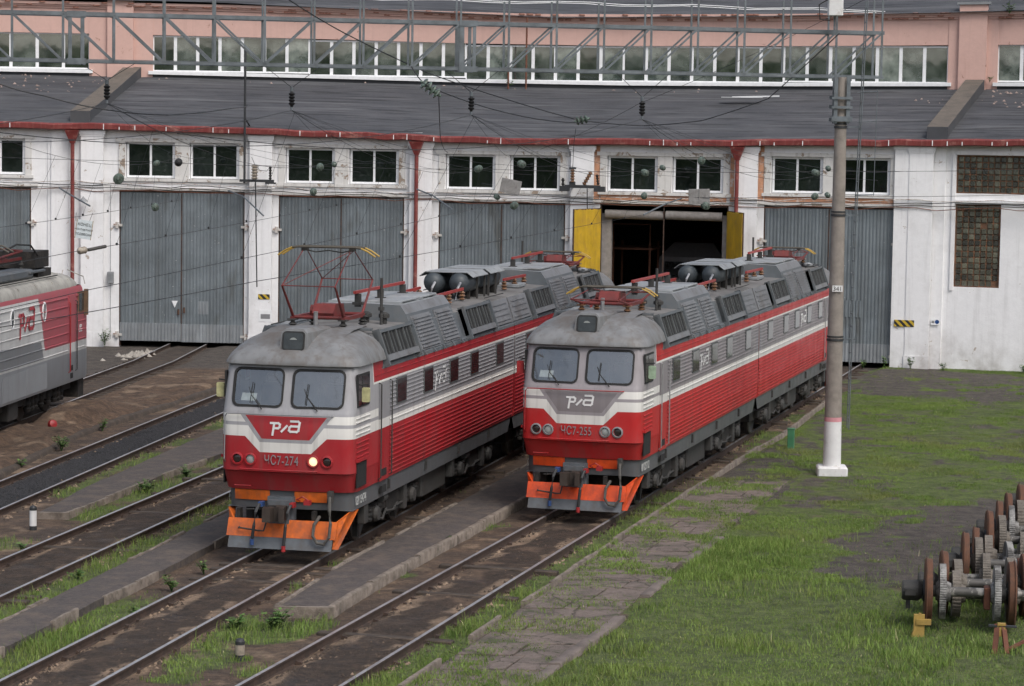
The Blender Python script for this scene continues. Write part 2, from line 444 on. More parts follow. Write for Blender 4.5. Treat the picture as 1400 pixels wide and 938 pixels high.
t = NT('earth')
v = t.coord('Object')
A = t.n('ShaderNodeAttribute', attribute_name='mask_a').outputs['Color']; B = t.n('ShaderNodeAttribute', attribute_name='mask_b').outputs['Color']
sa = t.n('ShaderNodeSeparateColor'); t.put(sa.inputs[0], A); sb = t.n('ShaderNodeSeparateColor'); t.put(sb.inputs[0], B)
nf = t.noise(v, 9, 5, 0.72); nc = t.noise(v, .9, 3, 0.6); ng = t.noise(v, 45, 2, 0.7)
sand2 = t.n('ShaderNodeAttribute', attribute_name='sand_edge').outputs['Fac']
def soft(s, w=.35): return t.ramp(t.m('ADD', s, t.m('MULTIPLY', t.m('SUBTRACT', nf, .5), w * 2)), .3, .7)
c = t.mix(t.ramp(nf, .3, .7), (.075, .05, .035), (.165, .112, .076))
c = t.mix(t.ramp(nc, .42, .65), c, (.085, .062, .048))
c = t.mix(t.m('MULTIPLY', soft(sb.outputs[2]), .6), c, t.mix(t.ramp(nf, .3, .7), (.075, .045, .028), (.17, .105, .064)))
c = t.mix(t.m('MULTIPLY', soft(sb.outputs[1]), .75), c, t.mix(t.ramp(ng, .3, .7), (.18, .125, .085), (.34, .25, .172)))
c = t.mix(soft(sa.outputs[1], .25), c, t.mix(t.ramp(ng, .3, .72), (.046, .040, .036), (.135, .114, .098)))
c = t.mix(t.m('MULTIPLY', soft(sa.outputs[2], .3), .93), c, t.mix(t.ramp(nf, .35, .7), (.026, .018, .0125), (.078, .051, .034)))
c = t.mix(t.m('MULTIPLY', soft(sand2, .3), .85), c, t.mix(t.ramp(ng, .3, .7), (.16, .11, .075), (.36, .265, .185)))
c = t.mix(soft(sb.outputs[0], .2), c, (.018, .018, .02))
c = t.mix(t.m('MULTIPLY', soft(sa.outputs[0], .3), .9), c, t.mix(t.ramp(nf, .3, .7), (.062, .092, .024), (.125, .165, .048)))
nm = t.noise(v, 2.6, 5, .7); c = t.mix(1.0, c, t.mix(t.ramp(nm, .34, .68), (.55, .55, .56), (1.45, 1.42, 1.38)), 'MULTIPLY')
t.set(c, t.m('SUBTRACT', .92, t.m('MULTIPLY', soft(sa.outputs[2], .3), t.ramp(nc, .55, .75, .05, .5))))
t.bump(t.m('ADD', nf, t.m('MULTIPLY', ng, .5)), 1.0, .09)
gme.materials.append(t.mat)
ground = link('ground', gme, None, kind='structure')

# ------------------------------------------------------------------ railway tracks
mat('rail_head', (.42, .41, .42), .38, .55, .2, 6, dirt=(.16, .11, .085), dscale=2, dlo=.55, dhi=.75)
mat('rail_rust', (.065, .042, .032), .85, .1, .35, 5, dirt=(.025, .02, .018), dscale=4, bump=.3)
mat('sleeper_wood', (.05, .038, .03), .9, 0, .3, 6, dirt=(.12, .09, .065), dscale=2.5, bump=.5, bscale=25)
PROF = [(-.036, 0), (-.036, -.035), (-.010, -.05), (-.010, -.155), (-.065, -.17), (-.065, -.185), (.065, -.185), (.065, -.17), (.010, -.155), (.010, -.05), (.036, -.035), (.036, 0)]
LAB = {'D': 'track running under the grey and red locomotive at the left edge', 'C': 'track filled with black gravel on the left',
       'B': 'empty track with brown bed left of the lit locomotive', 'A': 'track under the locomotive with the lit headlamp and raised pantograph',
       'E': 'rightmost track, with dark oily bed, under the locomotive beside the lawn'}
for k, P in TRACKS.items():
    root = thing('railway_track', LAB[k], 'railway track', group='tracks fanning out to the shed')
    P = [Vector((x, y, 0)) for x, y in P]
    pts = []
    for a, b2 in zip(P[:-1], P[1:]):
        m_ = max(1, int((b2 - a).length / 4)); pts += [a.lerp(b2, i / m_) for i in range(m_)]
    pts.append(P[-1])
    clips = MB()
    for side in (-1, 1):
        b = MB(); secs = []
        for i, p in enumerate(pts):
            d = (pts[min(i + 1, len(pts) - 1)] - pts[max(i - 1, 0)]).normalized(); nrm = Vector((d.y, -d.x, 0))
            q = p + nrm * .795 * side + nrm * random.uniform(-.006, .006)
            secs.append([q + nrm * u + Vector((0, 0, w_)) for u, w_ in PROF])
        b.strip(secs, 0, True)
        b.mi = [1] * len(b.mi)
        for i in range(len(secs) - 1):              # the running surface
            b.mi[i * 12 + 11] = 0; b.mi[i * 12 + 0] = 1
        b.build('rail', [MATS['rail_head'], MATS['rail_rust']], root)
    # spikes and tie plates, every 0.6 m
    L = 0; y = 38.0; ymax = 104
    while y < ymax:
        x = float(tx(k, y)); sl = {'D': .088, 'C': .1285, 'B': .184, 'A': .2112, 'E': .2665}[k]
        dv, nv = Vector((math.sin(sl), math.cos(sl), 0)), Vector((math.cos(sl), -math.sin(sl), 0))
        for side in (-1, 1):
            c_ = Vector((x, y, 0)) + nv * .795 * side
            for q in (-1, 1):
                e = c_ + nv * .10 * q + dv * random.uniform(-.03, .03)
                if random.random() < .62: clips.bar(e + Vector((0, 0, -.19)), e + nv * .02 * q + Vector((0, 0, -.115 + random.uniform(-.035, .03))), random.uniform(.04, .08), random.uniform(.05, .12))
        y += .6 * math.cos(sl)
    clips.build('rail_fastenings', MATS['rail_rust'], root, kind='stuff')
    # sleepers that still show through the dirt
    sm = MB().cbox(-1.3, 1.3, -.12, .12, -.16, 0, .015).mesh('sleeper', MATS['sleeper_wood'])
    y = 39.0
    while y < 103:
        z = float(ground_z(tx(k, y), y))
        if (k == 'D' and y > 84) or (k in 'ABE' and random.random() < .2):
            link('sleeper', sm, root, (float(tx(k, y)), y, z + (.012 if k == 'D' else .014) + random.uniform(-.012, .008)), -{'D': .088, 'B': .184, 'A': .2112, 'E': .2665}.get(k, .1) + random.uniform(-.02, .02))
        y += .62

# black gravel in track C
mat('black_gravel', (.026, .026, .029), .8, 0, .5, 14)
def scatter_stones(name, pts, smin, smax, m_, parent=None, **props):
    n = len(pts); s = rng.uniform(smin, smax, n)
    base = np.array([(1, 0, 0), (-.5, .87, 0), (-.5, -.87, 0), (.1, 0, .8), (0, .1, -.7)])
    tri = np.array([(0, 1, 3), (1, 2, 3), (2, 0, 3)])
    a = rng.uniform(0, 2 * PI, n); ca, sa_ = np.cos(a), np.sin(a)
    loc = base[None, :4] * s[:, None, None] * rng.uniform(.6, 1.3, (n, 1, 3))
    xy = np.stack([loc[..., 0] * ca[:, None] - loc[..., 1] * sa_[:, None], loc[..., 0] * sa_[:, None] + loc[..., 1] * ca[:, None], loc[..., 2]], -1) + pts[:, None, :]
    vs = xy.reshape(-1, 3); fs = (tri[None] + (np.arange(n) * 4)[:, None, None]).reshape(-1, 3)
    return fast_mesh(name, vs, fs, m_, parent, **props)
def fast_mesh(name, vs, fs, m_, parent=None, attr=None, **props):
    me = bpy.data.meshes.new(name); k = fs.shape[1]
    me.vertices.add(len(vs)); me.vertices.foreach_set('co', np.asarray(vs, np.float32).ravel())
    me.loops.add(fs.size); me.loops.foreach_set('vertex_index', np.asarray(fs, np.int32).ravel())
    me.polygons.add(len(fs)); me.polygons.foreach_set('loop_start', np.arange(0, fs.size, k)); me.polygons.foreach_set('loop_total', np.full(len(fs), k))
    if attr is not None:
        at = me.attributes.new(attr[0], 'FLOAT_COLOR', 'POINT'); at.data.foreach_set('color', np.asarray(attr[1], np.float32).ravel())
    me.update(); me.materials.append(m_)
    return link(name, me, parent, **props)
n = 26000
yy = 50 + 54 * rng.random(n) ** 1.2; dd = np.clip(rng.normal(0, .36, n), -.68, .68)
xx = tx('C', yy) + dd / math.cos(.1285)
pts = np.stack([xx, yy, ground_z(xx, yy) + .01], -1)
tag(scatter_stones('ballast_gravel', pts, .018, .045, MATS['black_gravel'], kind='stuff'), 'black coal-like gravel lying between the rails of the left track', 'gravel')
# clods and pebbles on bare earth
mat('earth_clod', (.13, .092, .066), .95, 0, .5, 10)
n = 16000
xx = rng.uniform(-18, 12, n); yy = 40 + 62 * rng.random(n) ** 1.6
g = grass_density(xx, yy); ok = (g < .2) & (fbm(xx, yy, 1.2, 33) > .47)
for k in TRACKS: ok &= np.abs(np.abs(td(k, xx, yy)) - .795) > .07
xx, yy = xx[ok], yy[ok]
tag(scatter_stones('earth_clods', np.stack([xx, yy, ground_z(xx, yy)], -1), .008, .032, MATS['earth_clod'], kind='stuff'), 'small clods and pebbles strewn over the bare earth between tracks', 'pebbles')

# lumps of sand and broken earth heaped against the rails
mat('sand_lump', (.25, .18, .125), .95, 0, .4, 12)
mat('dark_lump', (.055, .04, .03), .95, 0, .4, 12)
for nm_, m_, n, lo in (('sand_lumps', 'sand_lump', 9000, .53), ('dark_lumps', 'dark_lump', 9000, 0)):
    P_ = []
    for k in TRACKS:
        yy = 40 + 55 * rng.random(n // 5) ** 1.7; side = rng.choice([-1, 1], len(yy)); dd = side * (.795 + rng.choice([-1, 1], len(yy)) * (.09 + np.abs(rng.normal(0, .13, len(yy)))))
        xx = tx(k, yy) + dd / math.cos(.2); okk = fbm(xx, yy, 1.1, 123 if lo else 124) > (lo or .45); P_.append(np.stack([xx, yy, ground_z(xx, yy)], -1)[okk])
    tag(scatter_stones(nm_, np.concatenate(P_), .015, .06, MATS[m_], kind='stuff'), 'pale sandy lumps heaped along the rails' if lo else 'dark oily lumps of earth along the rails', 'earth')
# ------------------------------------------------------------------ raised asphalt walkways with kerb stones
mat('old_asphalt', (.072, .061, .057), .93, 0, .38, 9, dirt=(.15, .115, .09), dscale=1.6, dlo=.47, dhi=.72, damt=.75, bump=.7, bscale=50)
mat('kerb_concrete', (.21, .175, .145), .95, 0, .25, 5, dirt=(.075, .06, .048), dscale=3, dlo=.45, dhi=.65, bump=.8, bscale=35)
for k, (Lp, Rp) in WALKS.items():
    y0, y1 = max(Lp[0][1], Rp[0][1]) - .2, min(Lp[-1][1], Rp[-1][1])
    ys = np.arange(y0, y1, .35); b = MB(); secs = []
    H = {'W1': .045, 'W2': .01, 'W3': .0}[k]
    for y in ys:
        l, r = float(ip(Lp, y)), float(ip(Rp, y)); row = []
        jl, jr = (float(fbm(l, y, .7, 5)) - .5) * .03, (float(fbm(r, y, .7, 8)) - .5) * .03
        row.append((l + jl, y, -.25))
        for q in (0, .2, .4, .6, .8, 1):
            x = l + jl + (r + jr - l - jl) * q
            row.append((x, y, H + (float(fbm(x, y, 1.1, 15)) - .5) * .05 - (.03 if q in (0, 1) else 0)))
        row.append((r + jr, y, -.25)); secs.append(row)
    b.strip(secs); b.add(secs[0], [tuple(range(len(secs[0])))])
    root = b.build('walkway', MATS['old_asphalt'], None, 40, kind='structure')
    if k != 'W2':
        l, r = secs[0][0], secs[0][-1]; o = MB(); o.bar((l[0] - .03, l[1] - .04, -.12), (r[0] + .06, r[1] - .04, -.12), .14, .36 + 2 * (H - .06)); o.build('kerb_stone', MATS['kerb_concrete'], root)
    for side, E_ in ((0, Lp), (1, Rp)):
        rough_side = (k, side) in (('W1', 1), ('W2', 1), ('W1', 0), ('W2', 0), ('W3', 1))
        y = y0
        while y < min(y1, 88):
            L = random.uniform(.7, 1.6)
            if rough_side and random.random() < (.95 if (k, side) == ('W1', 1) else .72):
                x0, x1 = float(ip(E_, y)), float(ip(E_, y + L)); wd = .15 if (k, side) == ('W1', 1) else .09
                o = MB(); nseg = 4; secs = []; hk = .012 + random.uniform(-.02, .015)
                for i in range(nseg + 1):
                    f = i / nseg; x = x0 + (x1 - x0) * f + random.uniform(-.008, .008); yy_ = y + (L - .03) * f
                    h = H + hk + random.uniform(-.008, .008); wj = wd / 2 * random.uniform(.88, 1.08)
                    secs.append([(x - wj, yy_, -.3), (x - wj, yy_, h - .025), (x - wj * .7, yy_, h), (x + wj * .7, yy_, h), (x + wj, yy_, h - .025), (x + wj, yy_, -.3)])
                o.strip(secs, 0, True); o.build('kerb_stone', MATS['kerb_concrete'], root, 50)
            y += L

# bank ledge kerb between the two left tracks
ledge = MB(); secs = []
for y in np.arange(66, 100, .6):
    x = float(ip(BANK, y)) + (float(fbm(3, y, 1.5, 4)) - .5) * .25; h = -.03 + (float(fbm(9, y, 1.0, 6)) - .5) * .12
    secs.append([(x - .25, y, -.3), (x - .22, y, h - .02), (x - .02, y, h), (x + .05, y, h - .05), (x + .1, y, -.3)])
ledge.strip(secs, 0, True); ledge.build('kerb_ledge', MATS['sleeper_wood'], None, 50, kind='structure')

# ------------------------------------------------------------------ slab path beside the lawn
mat('path_slab', (.165, .135, .12), .93, 0, .2, 2.5, dirt=(.075, .062, .055), dscale=1.4, dlo=.45, dhi=.7, bump=.55, bscale=45)
t = NT('slab_mossy'); v = t.coord('Object')
n1, n2, n3 = t.noise(v, 1.1, 4, .7), t.noise(v, 7, 4, .75), t.noise(v, 40, 2, .7)
vo = t.n('ShaderNodeTexVoronoi', feature='DISTANCE_TO_EDGE'); vo.inputs['Scale'].default_value = 1.15
wv = t.n('ShaderNodeVectorMath', operation='ADD'); t.put(wv.inputs[0], v); t.put(wv.inputs[1], t.m('MULTIPLY', n2, .5)); t.put(vo.inputs['Vector'], wv.outputs[0])
c = t.mix(t.ramp(n2, .3, .7), (.11, .086, .074), (.20, .158, .136)); c = t.mix(t.m('MULTIPLY', t.ramp(n1, .42, .66), .8), c, (.065, .053, .047))
c = t.mix(t.ramp(n3, .55, .8), c, (.24, .2, .18))
crack = t.ramp(vo.outputs['Distance'], .0, .022, 1, 0)
c = t.mix(t.m('MULTIPLY', crack, .85), c, (.035, .034, .022))
c = t.mix(t.m('MULTIPLY', t.ramp(t.m('ADD', n1, t.m('MULTIPLY', n2, .45)), .80, .90), .85), c, (.055, .07, .022))
t.set(c, .95); t.bump(t.m('SUBTRACT', n2, crack), .7, .03); MATS['slab_mossy'] = t.mat
bb = MB()
pth = [(float(ip(PLAT_L, y)), float(ip(PLAT_R, y)), y) for y in np.arange(39.5, 67, .5)]
bb.strip([[(l, y, -.12), (r, y, -.12)] for l, r, y in pth])
path_root = bb.build('slab_path', MATS['old_asphalt'], None, kind='structure')
y = 40.0
while y < 66.5:
    L = random.uniform(.8, 1.35)
    l0, r0, l1, r1 = float(ip(PLAT_L, y)), float(ip(PLAT_R, y)), float(ip(PLAT_L, y + L)), float(ip(PLAT_R, y + L))
    cuts = [0.06, random.uniform(.3, .7), .97] if random.random() < .7 else [.06, .97]
    for u0, u1 in zip(cuts[:-1], cuts[1:]):
        gap = .022; h = [random.uniform(-.045, -.015) for _ in range(4)]
        P4 = [(l0 + (r0 - l0) * u0 + gap, y + gap), (l0 + (r0 - l0) * u1 - gap, y + gap + random.uniform(-.03, .05)), (l1 + (r1 - l1) * u1 - gap, y + L - gap), (l1 + (r1 - l1) * u0 + gap, y + L - gap + random.uniform(-.05, .03))]
        o = MB()
        o.add([(x, yy_, -.2) for x, yy_ in P4] + [(x, yy_, hh - .012) for (x, yy_), hh in zip(P4, h)] +
              [(x + (P4[(i + 2) % 4][0] - x) * .012, yy_ + (P4[(i + 2) % 4][1] - yy_) * .012, hh) for i, ((x, yy_), hh) in enumerate(zip(P4, h))],
              [(0, 1, 5, 4), (1, 2, 6, 5), (2, 3, 7, 6), (3, 0, 4, 7), (4, 5, 9, 8), (5, 6, 10, 9), (6, 7, 11, 10), (7, 4, 8, 11), (8, 9, 10, 11)])
        o.build('paving_slab', MATS['slab_mossy'], path_root)
    y += L
for P, wd, y0, y1, H in ((PLAT_L, .09, 41, 88, .02), (PLAT_R, .24, 40.5, 57.3, -.005)):
    y = y0
    while y < y1:
        L = random.uniform(1.4, 2.6)
        if random.random() < .85:
            x0, x1 = float(ip(P, y)), float(ip(P, y + L)); hz = H + random.uniform(-.03, .02); o = MB(); secs = []
            for i in range(5):
                f = i / 4; x = x0 + (x1 - x0) * f + random.uniform(-.01, .01); wj = wd / 2 * random.uniform(.88, 1.08); h = hz + random.uniform(-.008, .008)
                secs.append([(x - wj, y + (L - .04) * f, -.3), (x - wj, y + (L - .04) * f, h - .02), (x - wj * .8, y + (L - .04) * f, h), (x + wj * .8, y + (L - .04) * f, h), (x + wj, y + (L - .04) * f, h - .02), (x + wj, y + (L - .04) * f, -.3)])
            o.strip(secs, 0, True); o.build('kerb_stone', MATS['path_slab' if wd > .2 else 'kerb_concrete'], path_root, 50)
        y += L

# ================================================================== ENGINE SHED (roundhouse)
CEN = (-21.984, -26.507); RAD = 135.0
BAYS = [-.0785, -.0103, .0578, .1087, .1597, .2106, .2615, .3155, .3664]     # angle of each bay's middle
def sag(ph):   # the old building has settled: heights vary a little along it
    return float(np.interp(ph, [-.08, -.0103, .0578, .1087, .1597, .2106, .2615, .3155], [1.03, 1.028, 1.02, 1.004, .985, .99, 1.0, 1.014]))
def polar(ph, r, z): return (CEN[0] + r * math.sin(ph), CEN[1] + r * math.cos(ph), z)
def white_plaster(name, base, stain, brickish=None, thr=.645, st=.24):
    t = NT(name); v = t.rcoord()
    n1, n2, n3 = t.noise(v, .8, 4, .7), t.noise(v, 4, 4, .7), t.noise(v, 1.6, 6, .75, .6)
    z = t.n('ShaderNodeSeparateXYZ'); t.put(z.inputs[0], t.coord('Object'))
    c = t.mix(t.ramp(n2, .3, .7), tuple(x * .93 for x in base), base)
    c = t.mix(t.m('MULTIPLY', t.ramp(n1, .5, .75), .30), c, stain)
    low = t.m('MULTIPLY', t.ramp(z.outputs[2], 1.6, -.1), t.ramp(n1, .35, .65), clamp=True)        # splash dirt at the foot
    c = t.mix(t.m('MULTIPLY', low, .55), c, (.27, .235, .205))
    vs = t.scaled(v, (1, 1, .05))
    c = t.mix(t.m('MULTIPLY', t.ramp(t.noise(vs, 5, 3, .6), .54, .76), st), c, tuple(x * .75 for x in stain))
    c = t.mix(t.ramp(n3, thr, thr + .02), c, brickish or (.44, .38, .33))                                # flaked patches
    t.set(c, .9); t.bump(t.m('ADD', n2, t.m('MULTIPLY', t.ramp(n3, thr, thr + .02), -.8)), .35, .03)
    MATS[name] = t.mat
white_plaster('white_plaster', (.84, .84, .85), (.47, .455, .44))
white_plaster('old_white_trim', (.66, .65, .63), (.36, .33, .29), (.30, .24, .19), .57, .6)
white_plaster('pink_plaster', (.63, .415, .36), (.52, .32, .27), (.40, .24, .19))
mat('peach_paint', (.52, .27, .165), .9, 0, .2, 3, dirt=(.6, .56, .52), dscale=2, dlo=.55, dhi=.66)
mat('roof_felt', (.062, .065, .073), .9, 0, .16, .5, dirt=(.095, .092, .090), dscale=.35, dlo=.45, dhi=.75, damt=.7)
t = NT('roof_felt_sheets'); v = t.coord('UV')
sx = t.n('ShaderNodeSeparateXYZ'); t.put(sx.inputs[0], v)
n1, n2 = t.noise(v, .5, 3, .6), t.noise(v, 6, 4, .7)
vv = t.m('ADD', t.m('MULTIPLY', sx.outputs[1], 1.05), t.m('MULTIPLY', n1, .5))
fr = t.m('FRACT', vv); lap = t.ramp(fr, .0, .10, 1, 0)
row = t.n('ShaderNodeTexWhiteNoise', noise_dimensions='1D'); t.put(row.inputs['W'], t.m('FLOOR', vv))
c = t.mix(t.ramp(n1, .35, .68), (.050, .053, .061), (.080, .082, .089))
c = t.mix(t.m('MULTIPLY', row.outputs[0], .55), c, (.046, .048, .056))
st1 = t.noise(t.coord('UV', (.35, 2.6, 1)), 1.0, 4, .6); st2 = t.noise(t.coord('UV', (.12, 1.3, 1)), 1.0, 3, .6)
c = t.mix(t.m('MULTIPLY', t.ramp(st1, .52, .60), .85), c, (.022, .023, .026)); c = t.mix(t.m('MULTIPLY', t.ramp(st2, .53, .66), .6), c, (.125, .127, .134))
c = t.mix(t.m('MULTIPLY', lap, t.ramp(t.noise(t.coord('UV', (1, .2, 1)), 1.4, 3), .4, .6)), c, (.028, .028, .031))
c = t.mix(t.m('MULTIPLY', t.ramp(n2, .58, .75), .5), c, (.125, .12, .115))
t.set(c, .88); t.bump(t.m('ADD', t.m('MULTIPLY', fr, .6), n2), .5, .03)
MATS['roof_sheets'] = t.mat
mat('parapet_cap', (.135, .115, .095), .95, 0, .25, 3, dirt=(.06, .055, .05), dscale=1.5, bump=.6)
mat('gutter_red', (.175, .030, .027), .55, 0, .2, 3, dirt=(.34, .16, .13), dscale=2, dlo=.55, dhi=.7, streak=.3)
mat('window_white', (.80, .81, .82), .5, 0, .08, 4, dirt=(.45, .43, .4), dscale=4, dlo=.6, dhi=.8)
mat('gate_frame', (.05, .032, .026), .85, 0, .3, 5, dirt=(.16, .08, .05), dscale=3)
mat('yellow_boards', (.60, .385, .028), .6, 0, .15, 2, dirt=(.42, .26, .05), dscale=1.5, streak=.25)
mat('hinge_paint', (.55, .53, .5), .7, 0, .2, 6, dirt=(.25, .11, .06), dscale=5, dlo=.5, dhi=.62)
mat('brick_decay', (.30, .125, .085), .95, 0, .35, 9, dirt=(.45, .3, .25), dscale=6, bump=.6)
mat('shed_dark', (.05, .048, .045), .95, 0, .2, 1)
mat('grey_metal', (.26, .27, .28), .6, .3, .2, 4, dirt=(.18, .1, .06), dscale=4, dlo=.6, dhi=.75)
mat('grey_cloth', (.27, .25, .235), .95, 0, .2, 5, bump=.4)
def gate_steel(name, col, dirt):
    t = NT(name); v = t.rcoord()
    vs = t.scaled(v, (1, 1, .04)); vb = t.scaled(v, (7.5, 1, .02)); vd = t.scaled(v, (1, 1, .28))
    n1, n2, n3 = t.noise(v, .7, 4, .65), t.noise(vs, 2.2, 4, .6), t.noise(vb, .55, 2, .5)
    c = t.mix(t.ramp(n1, .3, .7), tuple(x * .78 for x in col), tuple(x * 1.3 for x in col))
    c = t.mix(t.m('MULTIPLY', t.ramp(n2, .5, .7), .45), c, dirt)
    c = t.mix(t.m('MULTIPLY', t.ramp(n3, .45, .62), .35), c, tuple(x * .6 for x in col))
    c = t.mix(t.m('MULTIPLY', t.ramp(t.noise(vd, .9, 4, .6), .60, .70), .55), c, (.085, .082, .068))
    c = t.mix(t.ramp(t.noise(v, 13, 2, .5), .735, .75), c, (.5, .5, .5))
    t.set(c, .55, .25); MATS[name] = t.mat
gate_steel('gate_sheet', (.185, .213, .230), (.115, .12, .115))
gate_steel('gate_sheet_new', (.27, .29, .305), (.17, .175, .175))
def glass(name, dark, tint, fac, rough=.03):
    """dirty pane seen from outside: dim interior plus a mirror-like reflection"""
    t = NT(name); v = t.coord('Object'); info = t.n('ShaderNodeObjectInfo')
    mp = t.n('ShaderNodeVectorMath', operation='ADD'); t.put(mp.inputs[0], v); t.put(mp.inputs[1], t.n('ShaderNodeCombineXYZ').outputs[0])
    cx = t.n('ShaderNodeCombineXYZ'); t.put(cx.inputs[0], t.m('MULTIPLY', info.outputs['Random'], 31)); t.put(cx.inputs[2], t.m('MULTIPLY', info.outputs['Random'], 17)); t.put(mp.inputs[1], cx.outputs[0])
    n = t.noise(mp.outputs[0], 1.3, 4, .6); n2 = t.noise(mp.outputs[0], 6, 5, .7)
    k = t.m('MULTIPLY_ADD', t.m('POWER', info.outputs['Random'], 1.5), 1.5, .35)
    c = t.mix(t.ramp(n, .35, .7), dark, tint); c = t.mix(t.m('MULTIPLY', t.ramp(n2, .5, .8), .25), c, (.16, .17, .165))
    sc = t.n('ShaderNodeVectorMath', operation='SCALE'); t.put(sc.inputs[0], c); t.put(sc.inputs['Scale'], k)
    t.set(sc.outputs[0], t.ramp(n2, .4, .8, rough, rough + .18))
    gl = t.n('ShaderNodeBsdfGlossy'); gl.inputs['Roughness'].default_value = rough; gl.inputs['Color'].default_value = (.9, .95, .95, 1)
    mx = t.n('ShaderNodeMixShader'); mx.inputs[0].default_value = fac
    out = next(x for x in t.t.nodes if x.type == 'OUTPUT_MATERIAL')
    t.t.links.new(t.b.outputs[0], mx.inputs[1]); t.t.links.new(gl.outputs[0], mx.inputs[2]); t.t.links.new(mx.outputs[0], out.inputs['Surface'])
    bp = t.n('ShaderNodeBump'); bp.inputs['Strength'].default_value = .04; bp.inputs['Distance'].default_value = .05
    t.put(bp.inputs['Height'], t.noise(mp.outputs[0], .8, 2)); t.t.links.new(bp.outputs[0], gl.inputs['Normal'])
    MATS[name] = t.mat
glass('shed_glass', (.006, .008, .008), (.018, .024, .022), .10)
glass('upper_glass', (.028, .036, .036), (.20, .225, .205), .30)

shed = thing('engine_shed', 'curved railway engine shed with white gated front and pink upper storey', 'building')
def place(name, me, ph, r=RAD, parent=None, g=None, **props):
    return link(name, me, parent or shed, polar(ph, r, 0), -ph, (1, 1, sag(ph) if g is None else g), **props)
HW = 3.435
# ---- meshes of one bay, in the bay's own frame (x along the front, y into the building)
wall_m = MB()
for x0, x1, z0, z1 in ((-HW, -2.70, -.4, 6.42), (2.70, HW, -.4, 6.42), (-HW, HW, 6.42, 6.93), (-HW, -2.43, 6.93, 8.45), (-.32, .32, 6.93, 8.45), (2.43, HW, 6.93, 8.45), (-HW, HW, 8.45, 9.15)):
    wall_m.box(x0, x1, 0, .5, z0, z1)
wall_m = wall_m.mesh('wall', MATS['white_plaster'])
trim_m = MB()
trim_m.box(-2.85, 2.85, -.09, -.003, 8.44, 8.60).box(-2.72, -2.46, -.06, -.002, 6.93, 8.44).box(2.46, 2.72, -.06, -.002, 6.93, 8.44).box(-.29, .29, -.06, -.002, 6.93, 8.44)
trim_m.box(-2.80, 2.80, -.10, -.003, 6.80, 6.93).box(-3.0, 3.0, -.07, -.002, 6.44, 6.55)
trim_m = trim_m.mesh('window_surround', MATS['old_white_trim'])
peach_m = MB().box(-2.98, -2.74, -.03, -.0025, 6.60, 8.85).box(2.74, 2.98, -.03, -.0025, 6.60, 8.85).box(-2.7, 2.6, -.025, -.0025, 6.58, 6.79).mesh('painted_band', MATS['peach_paint'])
pil_m = MB()
pil_m.box(-.48, .48, -.16, -.0, -.4, 8.62).box(-.52, .52, -.19, -.002, 8.62, 8.70).box(-.56, .56, -.22, -.002, 8.70, 8.86).box(-.51, .51, -.18, -.001, -.4, .45)
pil_m = pil_m.mesh('pilaster', MATS['white_plaster'])
fr_m = MB()
for x0, x1, z0, z1 in ((-1.03, 1.03, 0, .09), (-1.03, 1.03, 1.39, 1.48), (-1.03, -.94, .09, 1.39), (.94, 1.03, .09, 1.39), (-.045, .045, .09, 1.39)): fr_m.box(x0, x1, 0, .07, z0, z1)
fr_m = fr_m.mesh('window', MATS['window_white'])
pane_m = MB().box(-.45, .45, 0, .012, 0, 1.32).mesh('pane', MATS['shed_glass'])
def corrugated(x0, x1, z0, z1, pitch=.145, depth=.032, name='gate_leaf', m_='gate_sheet', wob=0):
    b = MB(); top, bot = [], []; x = x0
    while x < x1 - 1e-6:
        for dx, d in ((0, 0), (.35, 0), (.5, -depth), (.85, -depth)):
            xx = x + dx * pitch
            if xx < x1: top.append((xx, d, z1)); bot.append((xx, d, z0))
        x += pitch
    top.append((x1, 0, z1)); bot.append((x1, 0, z0))
    b.strip([bot, top]); bb_ = [(x, .05, z) for x, _, z in (bot[0], bot[-1], top[-1], top[0])]
    b.add(bb_, [(0, 1, 2, 3)]); b.add([bot[0], top[0], bb_[3], bb_[0]], [(0, 1, 2, 3)]); b.add([bot[-1], top[-1], bb_[2], bb_[1]], [(3, 2, 1, 0)])
    b.add([top[0], top[-1], bb_[2], bb_[3]], [(0, 1, 2, 3)])
    return b.mesh(name, MATS[m_])
leafL = corrugated(-2.64, -.012, .12, 6.33); leafR = corrugated(.012, 2.64, .10, 6.34)
lowL = corrugated(-2.66, -.012, .10, .86, .145, .036, 'lower_sheet', 'gate_sheet_new'); lowR = corrugated(.012, 2.66, .08, .84, .145, .036, 'lower_sheet', 'gate_sheet_new')
gfr_m = MB().box(-2.70, -2.655, .0, .3, -.1, 6.42).box(2.655, 2.70, .0, .3, -.1, 6.42).box(-2.655, 2.655, .0, .3, 6.345, 6.42).box(-.02, .02, -.02, .05, .12, 6.3).mesh('gate_frame', MATS['gate_frame'])
hinge_m = MB().box(-.22, .16, -.12, -.04, -.05, .05).box(-.06, .06, -.16, -.02, -.13, .13).mesh('hinge', MATS['hinge_paint'])
pipe_m = MB().cyl((0, -.30, .1), (0, -.30, 8.35), .085, n=12).mesh('downpipe', MATS['gutter_red'], 40)
hop_m = MB()
hop_m.strip([[(-.09, -.39, 8.3), (.09, -.39, 8.3), (.09, -.21, 8.3), (-.09, -.21, 8.3)], [(-.30, -.55, 8.86), (.30, -.55, 8.86), (.30, -.2, 8.86), (-.30, -.2, 8.86)]], 0, True)
hop_m = hop_m.mesh('downpipe_hopper', MATS['gutter_red'])
g_in = MB()
